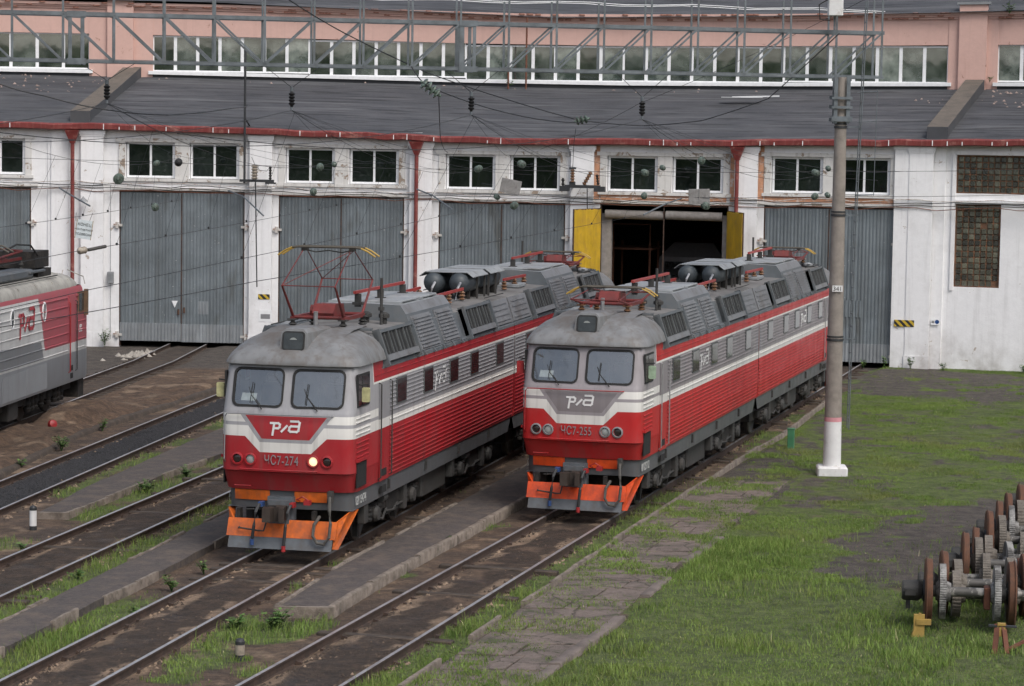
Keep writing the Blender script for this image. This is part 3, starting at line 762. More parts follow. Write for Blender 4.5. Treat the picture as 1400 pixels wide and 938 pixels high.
for bi, ph in enumerate(BAYS):
    if bi == 0 or bi == 8: 
        place('wall', MB().box(-HW, HW, 0, .5, -.4, 9.15).mesh('wall', MATS['white_plaster']), ph); continue
    if bi == 7: continue
    openbay = bi == 5
    place('wall', wall_m, ph); place('window_surround', trim_m, ph)
    if bi in (5, 6): place('painted_band', peach_m, ph)
    for cx in (-1.375, 1.375):
        w_ = place('window', fr_m, ph); w_.location = Vector(polar(ph, RAD + .13, 0)) + Vector((math.cos(ph) * cx, -math.sin(ph) * cx, 6.95 * sag(ph)))
        for px in (-.4925, .4925):
            link('pane', pane_m, w_, (px, .03, .08))
    place('gate_frame', gfr_m, ph)
    if not openbay:
        for lf, lo, hx in ((leafL, lowL, -2.78), (leafR, lowR, 2.78)):
            o = place('gate_leaf', lf, ph, RAD + .02)
            link('lower_sheet', lo, o, (0, -.045, 0))
            if random.random() < .6:
                pw, pz, px = random.uniform(.4, .9), random.uniform(.9, 3.6), (random.uniform(-2.3, -1.0) if hx < 0 else random.uniform(.3, 1.6))
                link('patch_sheet', corrugated(px, px + pw, pz, pz + random.uniform(.5, 1.4), .145, .036, 'patch_sheet', 'gate_sheet_new' if random.random() < .4 else 'gate_sheet'), o, (0, -.012, 0))
            link('latch', MB().box(-.04, .04, -.10, -.03, -.12, .12).mesh('latch', MATS['gate_frame']), o, (-.12 if hx < 0 else .12, .02, 1.35 + random.uniform(-.1, .1)))
            for z in (.35, 4.95):
                if random.random() < .85: link('hinge', hinge_m, o, (hx, .02, z), None, (1 if hx > 0 else -1, 1, 1))
    else:
        # leaves swung outwards, their yellow boarded inner side showing; boards are separate pieces
        for hx, sgn, th in ((-2.72, 1, math.radians(104.5)), (2.72, -1, math.radians(111))):
            M_ = Matrix.Translation(polar(ph, RAD - .05, 0)) @ Matrix.Rotation(-ph, 4, 'Z') @ Matrix.Translation((hx, 0, 0)) @ Matrix.Rotation(-th if sgn > 0 else th, 4, 'Z') @ Matrix.Scale(sag(ph), 4, (0, 0, 1))
            leaf = MB().box(0, 2.6 * sgn, .0, .055, .12, 6.22).mesh('gate_leaf', MATS['gate_frame'])
            lo_ = link('gate_leaf', leaf, shed); lo_.matrix_basis = M_
            nb = 18; bw = 2.56 / nb
            for k in range(nb):
                x0 = sgn * (.02 + k * bw); x1 = sgn * (.02 + k * bw + bw - .012)
                link('board', MB().box(min(x0, x1), max(x0, x1), .058, .078 + random.uniform(0, .008), .16, 6.18 + random.uniform(-.02, .03)).mesh('board', MATS['yellow_boards']), lo_)
        jam = MB().box(-2.655, -2.25, .25, .55, -.1, 6.0).box(2.42, 2.655, .3, .55, -.1, 6.0)
        place('jamb_curtain', jam.mesh('jamb_curtain', MATS['grey_cloth']), ph)
        for x0, x1 in ((-2.5, -.03), (.06, 2.42)):
            r_ = MB().cyl((x0, .18, 5.98), (x1, .18, 5.95), .19, n=12)
            place('rolled_curtain', r_.mesh('rolled_curtain', MATS['grey_cloth'], 40), ph)
# pilasters between bays (half a bay either side of each middle)
for a in (-.0103 - .0254, .0578 + .0254, .1087 + .0255, .1597 + .0254, .2106 + .0254, .2615 + .0254 + .0022):
    place('pilaster', pil_m, a, RAD * math.cos(.0254) - .03)
# solid wall at the two fire walls
def filler(a0, a1, name='wall', m_='white_plaster', r=RAD, z0=-.4, z1=9.15, dep=.5):
    ps = []
    for a in (a0, a1): ps.append((polar(a, r, 0), polar(a, r + dep, 0), sag(a)))
    b = MB(); vs = []
    for z in (z0, z1):
        for (f, bk, g) in ps: vs += [(f[0], f[1], z * g), (bk[0], bk[1], z * g)]
    b.add(vs, [(0, 2, 6, 4), (1, 5, 7, 3), (0, 4, 5, 1), (2, 3, 7, 6), (4, 6, 7, 5), (0, 1, 3, 2)])
    return b.build(name, MATS[m_], shed)
filler(-.0103 + .0254, .0578 - .0254, r=RAD * math.cos(.0254) + .02)
place('pilaster', pil_m, .0578 - .0254 - .003, RAD * math.cos(.0254) - .03)
place('pilaster', MB().box(-.85, -.1, -.12, .2, -.4, 8.86).mesh('pilaster', MATS['white_plaster']), .0226)
for a in (.0235, .1087 + .0255 - .0012, .2106 + .0254 - .0026):
    place('downpipe', pipe_m, a, RAD - .12); place('downpipe_hopper', hop_m, a, RAD - .12)

# ---- end bay on the right: blind wall with glass-block windows
ph = .3155
wb = MB()
gx0, gx1 = -2.20, 1.8
for x0, x1, z0, z1 in ((-3.6, -2.62, -.4, 9.15), (-2.62, gx0, -.4, 9.15), (gx0, gx1, 8.50, 9.15), (gx0, gx1, 6.55, 6.98), (-.36, gx1, 3.24, 6.55), (gx0, gx1, -.4, 3.24), (gx1, 3.6, -.4, 9.15)):
    wb.box(x0, x1, 0.10 if x0 > -2.7 else -.02, .5, z0, z1)
wb.box(-2.2, 3.4, -.0, .098, 6.62, 6.72).box(-2.2, 3.4, .02, .098, 8.52, 8.66).box(-2.34, -2.21, .03, .098, 3.1, 8.5)
place('wall', wb.mesh('wall', MATS['white_plaster']), ph)
glass('glass_block', (.035, .042, .03), (.10, .095, .065), .08, .25)
mat('mortar_rust', (.13, .07, .042), .95, 0, .4, 4, dirt=(.26, .11, .055), dscale=2)
blk = MB().cbox(-.105, .105, -.02, .05, -.105, .105, .025).mesh('glass_block', MATS['glass_block'])
for x0, x1, z0, z1 in ((gx0, gx1, 6.98, 8.50), (gx0, -.36, 3.24, 6.55)):
    fo = place('block_window', MB().box(x0, x1, .24, .34, z0, z1).mesh('block_window', MATS['mortar_rust']), ph)
    nxb, nzb = int((x1 - x0 - .1) / .23), int((z1 - z0 - .06) / .23)
    for i in range(nxb):
        for j in range(nzb):
            if random.random() < .985:
                link('glass_block', blk, fo, (x0 + .06 + .115 + i * (x1 - x0 - .12) / nxb, .225 + random.uniform(-.012, .012), z0 + .04 + .115 + j * (z1 - z0 - .08) / nzb))
place('pilaster', MB().box(-.60, .60, -.20, .1, -.4, 8.75).box(-.66, .66, -.24, .05, 8.75, 8.9).mesh('pilaster', MATS['white_plaster']), .2856)

# ---- gutter board along the eaves, each bay a length of its own
for a0, a1 in [(-.10, -.0357), (-.0357, .0235), (.0235, .0832), (.0832, .1342), (.1342, .1851), (.1851, .236), (.236, .288), (.288, .341), (.341, .38)]:
    b = MB(); secs = []; n = 9
    for i in range(n + 1):
        a = a0 + (a1 - a0) * i / n; g = sag(a); z0 = 8.86 * g + (random.uniform(-.03, .03) if 0 < i < n else 0); r = RAD * (1 - .0001) - .42
        secs.append([polar(a, r, z0 + .02), polar(a, r - .05, z0 + .05), polar(a, r - .06, z0 + .24 + random.uniform(-.02, .02)), polar(a, r + .02, z0 + .30), polar(a, r + .40, z0 + .14), polar(a, r + .40, z0 + .0)])
    b.strip(secs, 0, True)
    for i in range(1, 12):
        a = a0 + (a1 - a0) * i / 12; g = sag(a)
        if random.random() < .4: b.bar(polar(a, RAD - .49, 8.9 * g), polar(a, RAD - .49, (8.9 + random.uniform(.1, .26)) * g), .03, .05, 1)
    b.build('gutter', [MATS['gutter_red'], MATS['window_white']], shed)

# ---- lower roof, fire-wall copings, upper storey
def roof_part(name, a0, a1, r0, z0, r1, z1, m_, flat=False, na=40, nr=14, wav=.05):
    b = MB(); secs = []; uv = []
    for j in range(nr + 1):
        f = j / nr; row = []
        for i in range(na + 1):
            a = a0 + (a1 - a0) * i / na; r = r0 + (r1 - r0) * f; g = sag(a) * (1 - f) + (1 + (sag(a) - 1) * .55) * f
            z = (z0 + (z1 - z0) * f) * (g if not flat else 1) + (float(fbm(a * 135, r, 3.0, 11)) - .5) * wav - (.10 if j == 0 else 0)
            row.append(polar(a, r, z)); uv.append((a * 135, r))
        secs.append(row)
    b.strip(secs)
    me = b.mesh(name, MATS[m_], 60)
    l = me.uv_layers.new(name='UVMap'); vi = np.zeros(len(me.loops), np.int32); me.loops.foreach_get('vertex_index', vi)
    l.data.foreach_set('uv', np.array(uv, np.float32)[vi].ravel())
    return link(name, me, shed)
ALO, AHI = -.11, .38
roof_part('roof', ALO, AHI, RAD - .42, 9.20, RAD + 12.55, 11.50, 'roof_sheets', na=70)
R2 = RAD + 12.5
for a in (.0255, .2935):
    b = MB(); secs = []
    for r, z, w_ in ((RAD - .1, 9.25, .5), (RAD - .1, 9.62, .5), (R2 + .1, 11.95, .42)):
        pass
    for r, z0, z1 in ((RAD - .15, 9.1, 9.66), (RAD + 6, 10.2, 10.78), (R2 + .05, 11.3, 11.95)):
        g = sag(a) if r < RAD + 1 else 1 + (sag(a) - 1) * .6
        c0, c1 = Vector(polar(a, r, 0)), Vector((math.cos(a), -math.sin(a), 0)); w_ = .42
        secs.append([c0 - c1 * w_ + Vector((0, 0, z0 * g)), c0 - c1 * w_ + Vector((0, 0, z1 * g)), c0 + c1 * w_ + Vector((0, 0, z1 * g)), c0 + c1 * w_ + Vector((0, 0, z0 * g))])
    b.strip(secs, 0, True); b.mi = [1 if i % 4 == 1 and i < 8 else 0 for i in range(len(b.mi))]
    b.build('parapet', [MATS['roof_felt'], MATS['parapet_cap']], shed)
# upper storey: facets follow the bays; window strips broken by piers
g2 = lambda a: 1 + (sag(a) - 1) * .55
def up_wall(a0, a1, z0, z1, r=R2, dep=.4, m_='pink_plaster', name='upper_wall'):
    b = MB(); vs = []
    for z in (z0, z1):
        for a in (a0, a1):
            vs += [polar(a, r, z * g2(a)), polar(a, r + dep, z * g2(a))]
    b.add(vs, [(0, 2, 6, 4), (1, 5, 7, 3), (0, 4, 5, 1), (2, 3, 7, 6), (4, 6, 7, 5), (0, 1, 3, 2)])
    return b.build(name, MATS[m_], shed)
SEG = [(-.095, -.0475), (-.0475, .0115), (.0320, .0826), (.0826, .1332), (.1332, .1838), (.1838, .2344), (.2344, .2850), (.3000, .3500), (.35, .38)]
for a0, a1 in SEG:
    up_wall(a0, a1, 11.0, 11.62, m_='roof_felt'); up_wall(a0, a1, 13.46, 14.62)
    up_wall(a0 - (.0012 if a0 in (.032, .3) else 0), a1 + (.0012 if a1 in (.0115, .285) else 0), 11.62, 11.78, R2 - .16, .5, 'window_white', 'window_sill')
    n = 7 if a1 - a0 > .048 else 4
    b = MB(); c0, c1 = Vector(polar(a0, R2 + .10, 0)), Vector(polar(a1, R2 + .10, 0)); g = g2((a0 + a1) / 2); zb, zt = 11.78 * g, 13.46 * g
    rt = Vector((c1.y - c0.y, -(c1.x - c0.x), 0)); u = (c1 - c0).normalized(); ln = (c1 - c0).length
    bk = Vector((-u.y, u.x, 0))
    def slab(x0, x1, z0, z1, d0, d1, bb_):
        P8 = [c0 + u * x + bk * d + Vector((0, 0, z)) for z in (z0, z1) for x, d in ((x0, d0), (x1, d0), (x1, d1), (x0, d1))]
        bb_.add(P8, [(0, 3, 2, 1), (4, 5, 6, 7), (0, 1, 5, 4), (1, 2, 6, 5), (2, 3, 7, 6), (3, 0, 4, 7)])
    slab(0, ln, zt - .07, zt, 0, .08, b); slab(0, ln, zb, zb + .07, 0, .08, b)
    for i in range(n + 1):
        x = ln * i / n; w_ = .075 if i not in (0, n) else .05
        slab(max(0, x - w_), min(ln, x + w_), zb + .07, zt - .07, 0, .08, b)
    w_ = b.build('window_strip', MATS['window_white'], shed)
    for i in range(n):
        pb = MB(); slab(ln * i / n + .06, ln * (i + 1) / n - .06, zb + .06, zt - .06, .03, .045, pb); pb.build('pane', MATS['upper_glass'], w_)
for a0, a1 in ((.0115, .0320), (.2850, .3000)):
    up_wall(a0, a1, 11.0, 14.62, R2 - .03)
    m_ = (a0 + a1) / 2; up_wall(m_ - .0042, m_ + .0042, 11.2, 15.25, R2 - .22)
    up_wall(m_ - .005, m_ + .005, 15.25, 15.36, R2 - .3, .5, 'grey_metal', 'pier_cap')
# cornice: stepped courses with crumbling bricks
for r_, z0, z1 in ((R2 - .10, 14.62, 14.72), (R2 - .18, 14.72, 14.80), (R2 - .26, 14.80, 14.92)):
    for a0, a1 in ((ALO, .0195), (.0232, .2905), (.2945, AHI)):
        n = 8
        for i in range(n): up_wall(a0 + (a1 - a0) * i / n, a0 + (a1 - a0) * (i + 1) / n, z0, z1 - .002, r_, .5, 'pink_plaster', 'cornice')
brk = MB().cbox(-.13, .13, -.06, .06, -.035, .035, .008).mesh('brick', MATS['brick_decay'])
cr = link('cornice_course', MB().box(-.01, .01, -.01, .01, 0, .01).mesh('cornice_course', MATS['brick_decay']), shed, polar(.1, R2, 14.7))
for i in range(150):
    a = random.uniform(-.02, .33); g = g2(a)
    if .0185 < a < .024 or .289 < a < .296: continue
    z, r_ = random.choice(((14.63, R2 - .12), (14.74, R2 - .20), (14.855, R2 - .27)))
    p = Vector(polar(a, r_, (z + .035) * g)) - cr.location
    link('brick', brk, cr, p, -a + random.uniform(-.06, .06))
roof_part('upper_roof', ALO, AHI, R2 - .42, 14.96, R2 + 16, 18.1, 'roof_sheets', na=60, nr=10)
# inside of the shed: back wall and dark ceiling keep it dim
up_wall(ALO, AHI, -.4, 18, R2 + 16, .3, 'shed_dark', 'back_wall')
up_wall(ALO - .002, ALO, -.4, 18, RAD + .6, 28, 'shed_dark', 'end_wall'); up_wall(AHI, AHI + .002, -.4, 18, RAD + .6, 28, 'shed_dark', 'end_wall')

# bits of plaster and brick lying on the lower roof
deb = []
for a0, a1, n, r0, r1 in ((-.02, .018, 45, 7, 12), (.296, .33, 55, 7, 12.2), (.278, .287, 6, 8, 9.5), (.03, .28, 16, 11, 12.2)):
    for k in range(n):
        a = random.uniform(a0, a1); q = random.uniform(r0, r1); g = sag(a) * (1 - q / 13) + (1 + (sag(a) - 1) * .55) * q / 13
        deb.append(polar(a, RAD + q, (9.2 + 2.3 * (q + .42) / 12.97) * g + .04))
mat('plaster_bits', (.30, .23, .20), .95, 0, .5, 3)
scatter_stones('roof_debris', np.array(deb), .03, .10, MATS['plaster_bits'], shed, kind='stuff')

# ================================================================== LOCOMOTIVES
def paint(name, red, grey, panel, white=(.66, .65, .62), dark=(.085, .095, .105)):
    """livery laid out in the body's own metres: x across, y back from the cab face, z above the rails"""
    t = NT(name); v = t.coord('Object')
    s = t.n('ShaderNodeSeparateXYZ'); t.put(s.inputs[0], v); x, y, z = s.outputs
    u = t.m('ABSOLUTE', x)
    gt = lambda a, b: t.m('GREATER_THAN', a, b)
    lt = lambda a, b: t.m('LESS_THAN', a, b)
    AND = lambda *q: q[0] if len(q) == 1 else t.m('MULTIPLY', q[0], AND(*q[1:]))
    cab = lt(y, 2.12); face = AND(lt(y, .36), lt(u, 1.40))
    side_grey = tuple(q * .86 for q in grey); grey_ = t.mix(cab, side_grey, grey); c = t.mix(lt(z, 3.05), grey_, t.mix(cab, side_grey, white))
    c = t.mix(AND(gt(z, 2.80), lt(z, 2.875), cab), c, grey)
    c = t.mix(lt(z, 2.78), c, t.mix(cab, white, white))
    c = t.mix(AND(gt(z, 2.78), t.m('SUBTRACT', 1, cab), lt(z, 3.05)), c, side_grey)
    c = t.mix(lt(z, 2.57), c, red)
    c = t.mix(AND(face, gt(z, 2.24), lt(z, 2.60), lt(u, t.m('MULTIPLY_ADD', t.m('SUBTRACT', z, 2.24), 1.03, .57))), c, white)
    c = t.mix(AND(face, gt(z, 2.455), lt(z, 3.06), lt(u, t.m('MULTIPLY_ADD', t.m('SUBTRACT', z, 2.455), .76, .58))), c, grey)
    c = t.mix(AND(face, gt(z, 2.53), lt(z, 3.025), lt(u, t.m('MULTIPLY_ADD', t.m('SUBTRACT', z, 2.53), .76, .53))), c, panel)
    # red stripe under the roof, edged in white, ending in a slant behind the cab window
    edge = t.m('MULTIPLY_ADD', t.m('SUBTRACT', z, 3.64), -.18, 1.76)
    c = t.mix(AND(gt(z, 3.60), gt(y, t.m('SUBTRACT', edge, .05))), c, white)
    c = t.mix(AND(gt(z, 3.645), gt(y, edge)), c, red)
    c = t.mix(lt(z, 1.395), c, dark)
    # grime: soft mottling, vertical streaks, dust low on the sides
    n1 = t.noise(v, 1.4, 4, .65); ns = t.noise(t.coord('Object', (1, 1, .05)), 5, 4, .65); nf = t.noise(v, 14, 3, .7)
    c = t.mix(t.m('MULTIPLY', t.ramp(n1, .4, .8), .14), c, (.16, .13, .115))
    c = t.mix(t.m('MULTIPLY', t.ramp(ns, .5, .74), .34), c, (.10, .082, .072))
    c = t.mix(t.m('MULTIPLY', t.m('MULTIPLY', t.ramp(z, 1.9, 1.0), t.ramp(nf, .35, .7)), .34, clamp=True), c, (.115, .09, .075))
    t.set(c, t.ramp(n1, .3, .7, .38, .6)); t.bump(t.noise(v, 2.2, 2, .5), .05, .02)
    MATS[name] = t.mat; return t.mat
paint('livery_claret', (.33, .013, .019), (.31, .31, .325), (.33, .013, .019))
paint('livery_scarlet', (.42, .014, .015), (.275, .255, .268), (.19, .172, .18))
mat('coupler_iron', (.045, .034, .028), .7, .3, .3, 6)
mat('roof_dome', (.185, .19, .195), .6, .1, .2, 1.6, dirt=(.105, .085, .068), dscale=.9, dlo=.45, dhi=.68, damt=.85, streak=.5)
mat('roof_grey', (.098, .110, .120), .6, .1, .2, 1.5, dirt=(.17, .155, .14), dscale=.8, dlo=.5, dhi=.75, damt=.6)
mat('roof_deck', (.165, .16, .155), .85, 0, .2, 1.4, dirt=(.08, .072, .065), dscale=.9, dlo=.48, dhi=.7)
mat('louvre_grey', (.178, .184, .195), .55, .1, .15, 2, dirt=(.1, .09, .085), dscale=1.2, streak=.3)
mat('grille_dark', (.012, .012, .012), .8)
mat('grille_slat', (.10, .105, .108), .6, .2, .2, 4)
mat('panto_red', (.15, .022, .020), .55, .1, .25, 4, dirt=(.09, .035, .03), dscale=3)
mat('panto_strip', (.085, .075, .06), .6, .3, .3, 5)
mat('horn_yellow', (.42, .27, .05), .6, 0, .2, 5)
mat('bus_red', (.30, .036, .031), .5, 0, .2, 3)
mat('insulator_brown', (.16, .085, .045), .3, 0, .2, 5)
mat('under_black', (.014, .013, .012), .8, .1, .4, 4, dirt=(.06, .048, .04), dscale=3)
mat('under_grey', (.045, .044, .042), .75, .1, .3, 4, dirt=(.04, .034, .03), dscale=2.5)
mat('wheel_rim', (.065, .06, .055), .5, .5, .3, 5, dirt=(.04, .03, .025), dscale=3)
mat('rubber', (.018, .018, .018), .75)
mat('chrome_grey', (.36, .36, .37), .4, .6, .2, 6)
mat('hose_dark', (.03, .032, .034), .6)
mat('hose_grey', (.075, .07, .062), .7, 0, .3, 6)
mat('valve_red', (.3, .02, .022), .5)
mat('valve_blue', (.03, .07, .2), .5)
mat('logo_white', (.72, .72, .72), .5, 0, .06)
mat('number_grey', (.26, .26, .27), .5, .3, .1)
mat('number_pale', (.48, .49, .48), .6)
mat('mirror_yellow', (.42, .40, .21), .5, 0, .25, 8)
mat('mirror_green', (.30, .40, .28), .5, 0, .25, 8)
mat('lens_dark', (.03, .022, .02), .08)
mat('lens_smoke', (.035, .04, .04), .07, 0, .3, 6)
mat('lens_clear', (.30, .32, .31), .06)
mat('paper_white', (.62, .64, .60), .8, 0, .2, 12)
mat('cab_inside', (.25, .265, .265), .85, 0, .25, 2)
mat('seat_dark', (.03, .032, .035), .8)
mat('tank_grey', (.05, .06, .068), .5, .1, .2, 3, dirt=(.10, .095, .09), dscale=2, dlo=.55, dhi=.8, damt=.4)
mat('canopy_grey', (.29, .305, .315), .6, .2, .15, 2, dirt=(.12, .11, .1), dscale=1.5)
def windscreen_glass():
    t = NT('windscreen'); v = t.coord('Object')
    tr = t.n('ShaderNodeBsdfTransparent'); tr.inputs[0].default_value = (.72, .76, .77, 1)
    gl = t.n('ShaderNodeBsdfGlossy'); gl.inputs['Roughness'].default_value = .04; gl.inputs['Color'].default_value = (.93, .97, 1, 1)
    df = t.n('ShaderNodeBsdfDiffuse'); df.inputs[0].default_value = (.42, .43, .42, 1)
    m1 = t.n('ShaderNodeMixShader'); m2 = t.n('ShaderNodeMixShader')
    m1.inputs[0].default_value = .22
    t.put(m2.inputs[0], t.m('MULTIPLY', t.ramp(t.noise(v, 3, 6, .7),   .35, .85), .13))       # film of dust
    t.t.links.new(tr.outputs[0], m1.inputs[1]); t.t.links.new(gl.outputs[0], m1.inputs[2])
    t.t.links.new(m1.outputs[0], m2.inputs[1]); t.t.links.new(df.outputs[0], m2.inputs[2])
    out = next(x for x in t.t.nodes if x.type == 'OUTPUT_MATERIAL'); t.t.links.new(m2.outputs[0], out.inputs['Surface'])
    t.mat.use_transparent_shadow = True if hasattr(t.mat, 'use_transparent_shadow') else None
    MATS['windscreen'] = t.mat
windscreen_glass()
glass('side_glass', (.016, .017, .018), (.04, .043, .046), .10)
def lamp_mat(name, col, e):
    t = NT(name); t.set(col, .3); t.put(t.b.inputs['Emission Color'], col); t.b.inputs['Emission Strength'].default_value = e; MATS[name] = t.mat
lamp_mat('lamp_lit', (1.0, .78, .46), .60)

LEV = [(1.00, 1.40, .30, .30), (1.395, 1.41, .26, .30), (1.40, 1.45, .21, .30), (1.80, 1.475, .05, .28), (1.83, 1.478, -.02, .26), (1.88, 1.475, -.02, .26),
       (2.50, 1.475, -.01, .25), (3.08, 1.475, .0, .24), (3.14, 1.475, .03, .24), (3.22, 1.473, .055, .24), (3.90, 1.46, .245, .24), (4.00, 1.458, .275, .24), (4.11, 1.455, .305, .24)]
def lev(z):
    for a, b in zip(LEV[:-1], LEV[1:]):
        if a[0] <= z <= b[0]:
            f = (z - a[0]) / max(1e-6, b[0] - a[0]); return [p + (q - p) * f for p, q in zip(a, b)]
    return LEV[0] if z < 1 else LEV[-1]
def face_y(x, z):
    _, w, f, r = lev(z); a = abs(x); k = w - r
    if a <= k: return f + .07 * (a / k) ** 2
    return f + .07 + r * (1 - math.sqrt(max(0, 1 - min(1, (a - k) / r) ** 2)))
def ring(z, w, f, r, back):
    xs = [0, .10, .35, .65, .95, w - r]
    pts = [(x, f + .07 * (x / (w - r)) ** 2) for x in xs]
    pts += [(w - r + r * math.sin(a), f + .07 + r * (1 - math.cos(a))) for a in (PI / 8, PI / 4, 3 * PI / 8, PI / 2)]
    pts.append((w, back))
    left = [(-x, y) for x, y in pts[:0:-1]]
    return [(x, y, z) for x, y in left + pts]
SEC = 16.35
def rounded_rect(x0, x1, z0, z1, r, n=5, skew=0.0):
    ps = []
    for cx, cz, a0 in ((x1 - r, z1 - r, 0), (x0 + r, z1 - r, PI / 2), (x0 + r, z0 + r, PI), (x1 - r, z0 + r, 3 * PI / 2)):
        for i in range(n):
            a = a0 + PI / 2 * i / (n - 1); z = cz + r * math.sin(a); ps.append((cx + r * math.cos(a) + skew * (z - z0), z))
    return ps

def pantograph(root, y0, up, zb=4.98):
    """diamond pantograph standing across the roof at y0"""
    b = MB()
    for yy in (y0 - .75, y0 + .75): b.cyl((-.62, yy, zb), (.62, yy, zb), .04)
    for x in (-.58, .58): b.bar((x, y0 - .85, zb - .02), (x, y0 + .85, zb - .02), .09, .08)
    b.bar((-.58, y0, zb - .02), (.58, y0, zb - .02), .08, .06)
    base = b.build('pantograph_base', MATS['panto_red'], root)
    hb = MB().prism([(-.42, 0), (.42, 0), (.46, .10), (.34, .30), (-.30, .32), (-.46, .12)], lambda u, v, d: (d, y0 + u, zb - .04 + v), -.24, .26)
    hb.cyl((-.42, y0 + .1, zb + .1), (-.24, y0 + .1, zb + .1), .13)
    hb.build('drive_housing', MATS['panto_red'], root)
    for x in (-.58, .58):
        for yy in (y0 - .8, y0 + .8):
            s = MB().lathe([(.05, zb - .36), (.05, zb - .30), (.11, zb - .29), (.05, zb - .25), (.11, zb - .22), (.05, zb - .18), (.10, zb - .15), (.05, zb - .11), (.05, zb - .06)], (x, yy, 0), n=10)
            s.box(x - .1, x + .1, yy - .1, yy + .1, zb - .06, zb - .03); s.build('support_insulator', MATS['insulator_brown' if not up else 'under_grey'], root)
    if up: kn, kz, hz, hy = 1.55, 5.72, 6.50, .16
    else: kn, kz, hz, hy = 1.80, 5.13, 5.33, .30
    for sy in (-1, 1):
        for x in (-.58, .58):
            a, k = (x, y0 + sy * .75, zb), (x * 1.04, y0 + sy * kn, kz)
            MB().tube([a, k], [.034, .024], 8).build('lower_arm', MATS['panto_red'], root)
            MB().tube([k, (x * .95, y0 + sy * hy, hz - .06)], [.016, .012], 6).build('upper_arm', MATS['panto_red'], root)
        c_ = MB().tube([(-.6, y0 + sy * kn, kz), (.6, y0 + sy * kn, kz)], .014, 6)
        if up: c_.tube([(-.6, y0 + sy * kn, kz), (.52, y0 + sy * hy, hz - .08)], .010, 5)
        c_.build('knee_bar', MATS['panto_red'], root)
    for sy in (-.17, .17):
        prof = [(-1.13, -.20), (-.95, -.08), (-.80, -.015), (-.66, 0), (.66, 0), (.80, -.015), (.95, -.08), (1.13, -.20)]
        hd = MB().tube([(x, y0 + sy, hz + 0.02 + z) for x, z in prof[2:6]], .028, 6).build('collector_head', MATS['panto_strip'], root)
        for q in (prof[:3], prof[5:]): MB().tube([(x, y0 + sy, hz + .02 + z) for x, z in q], .022, 6).build('horn', MATS['horn_yellow'], hd)
    k = MB()
    for x in (-.55, .55): k.bar((x, y0 - .2, hz - .04), (x, y0 + .2, hz - .04), .06, .07)
    k.tube([(-.55, y0, hz - .05), (-.3, y0, hz - .10), (0, y0, hz - .06), (.3, y0, hz - .1), (.55, y0, hz - .05)], .014, 5)
    k.build('head_cradle', MATS['under_black'], root)

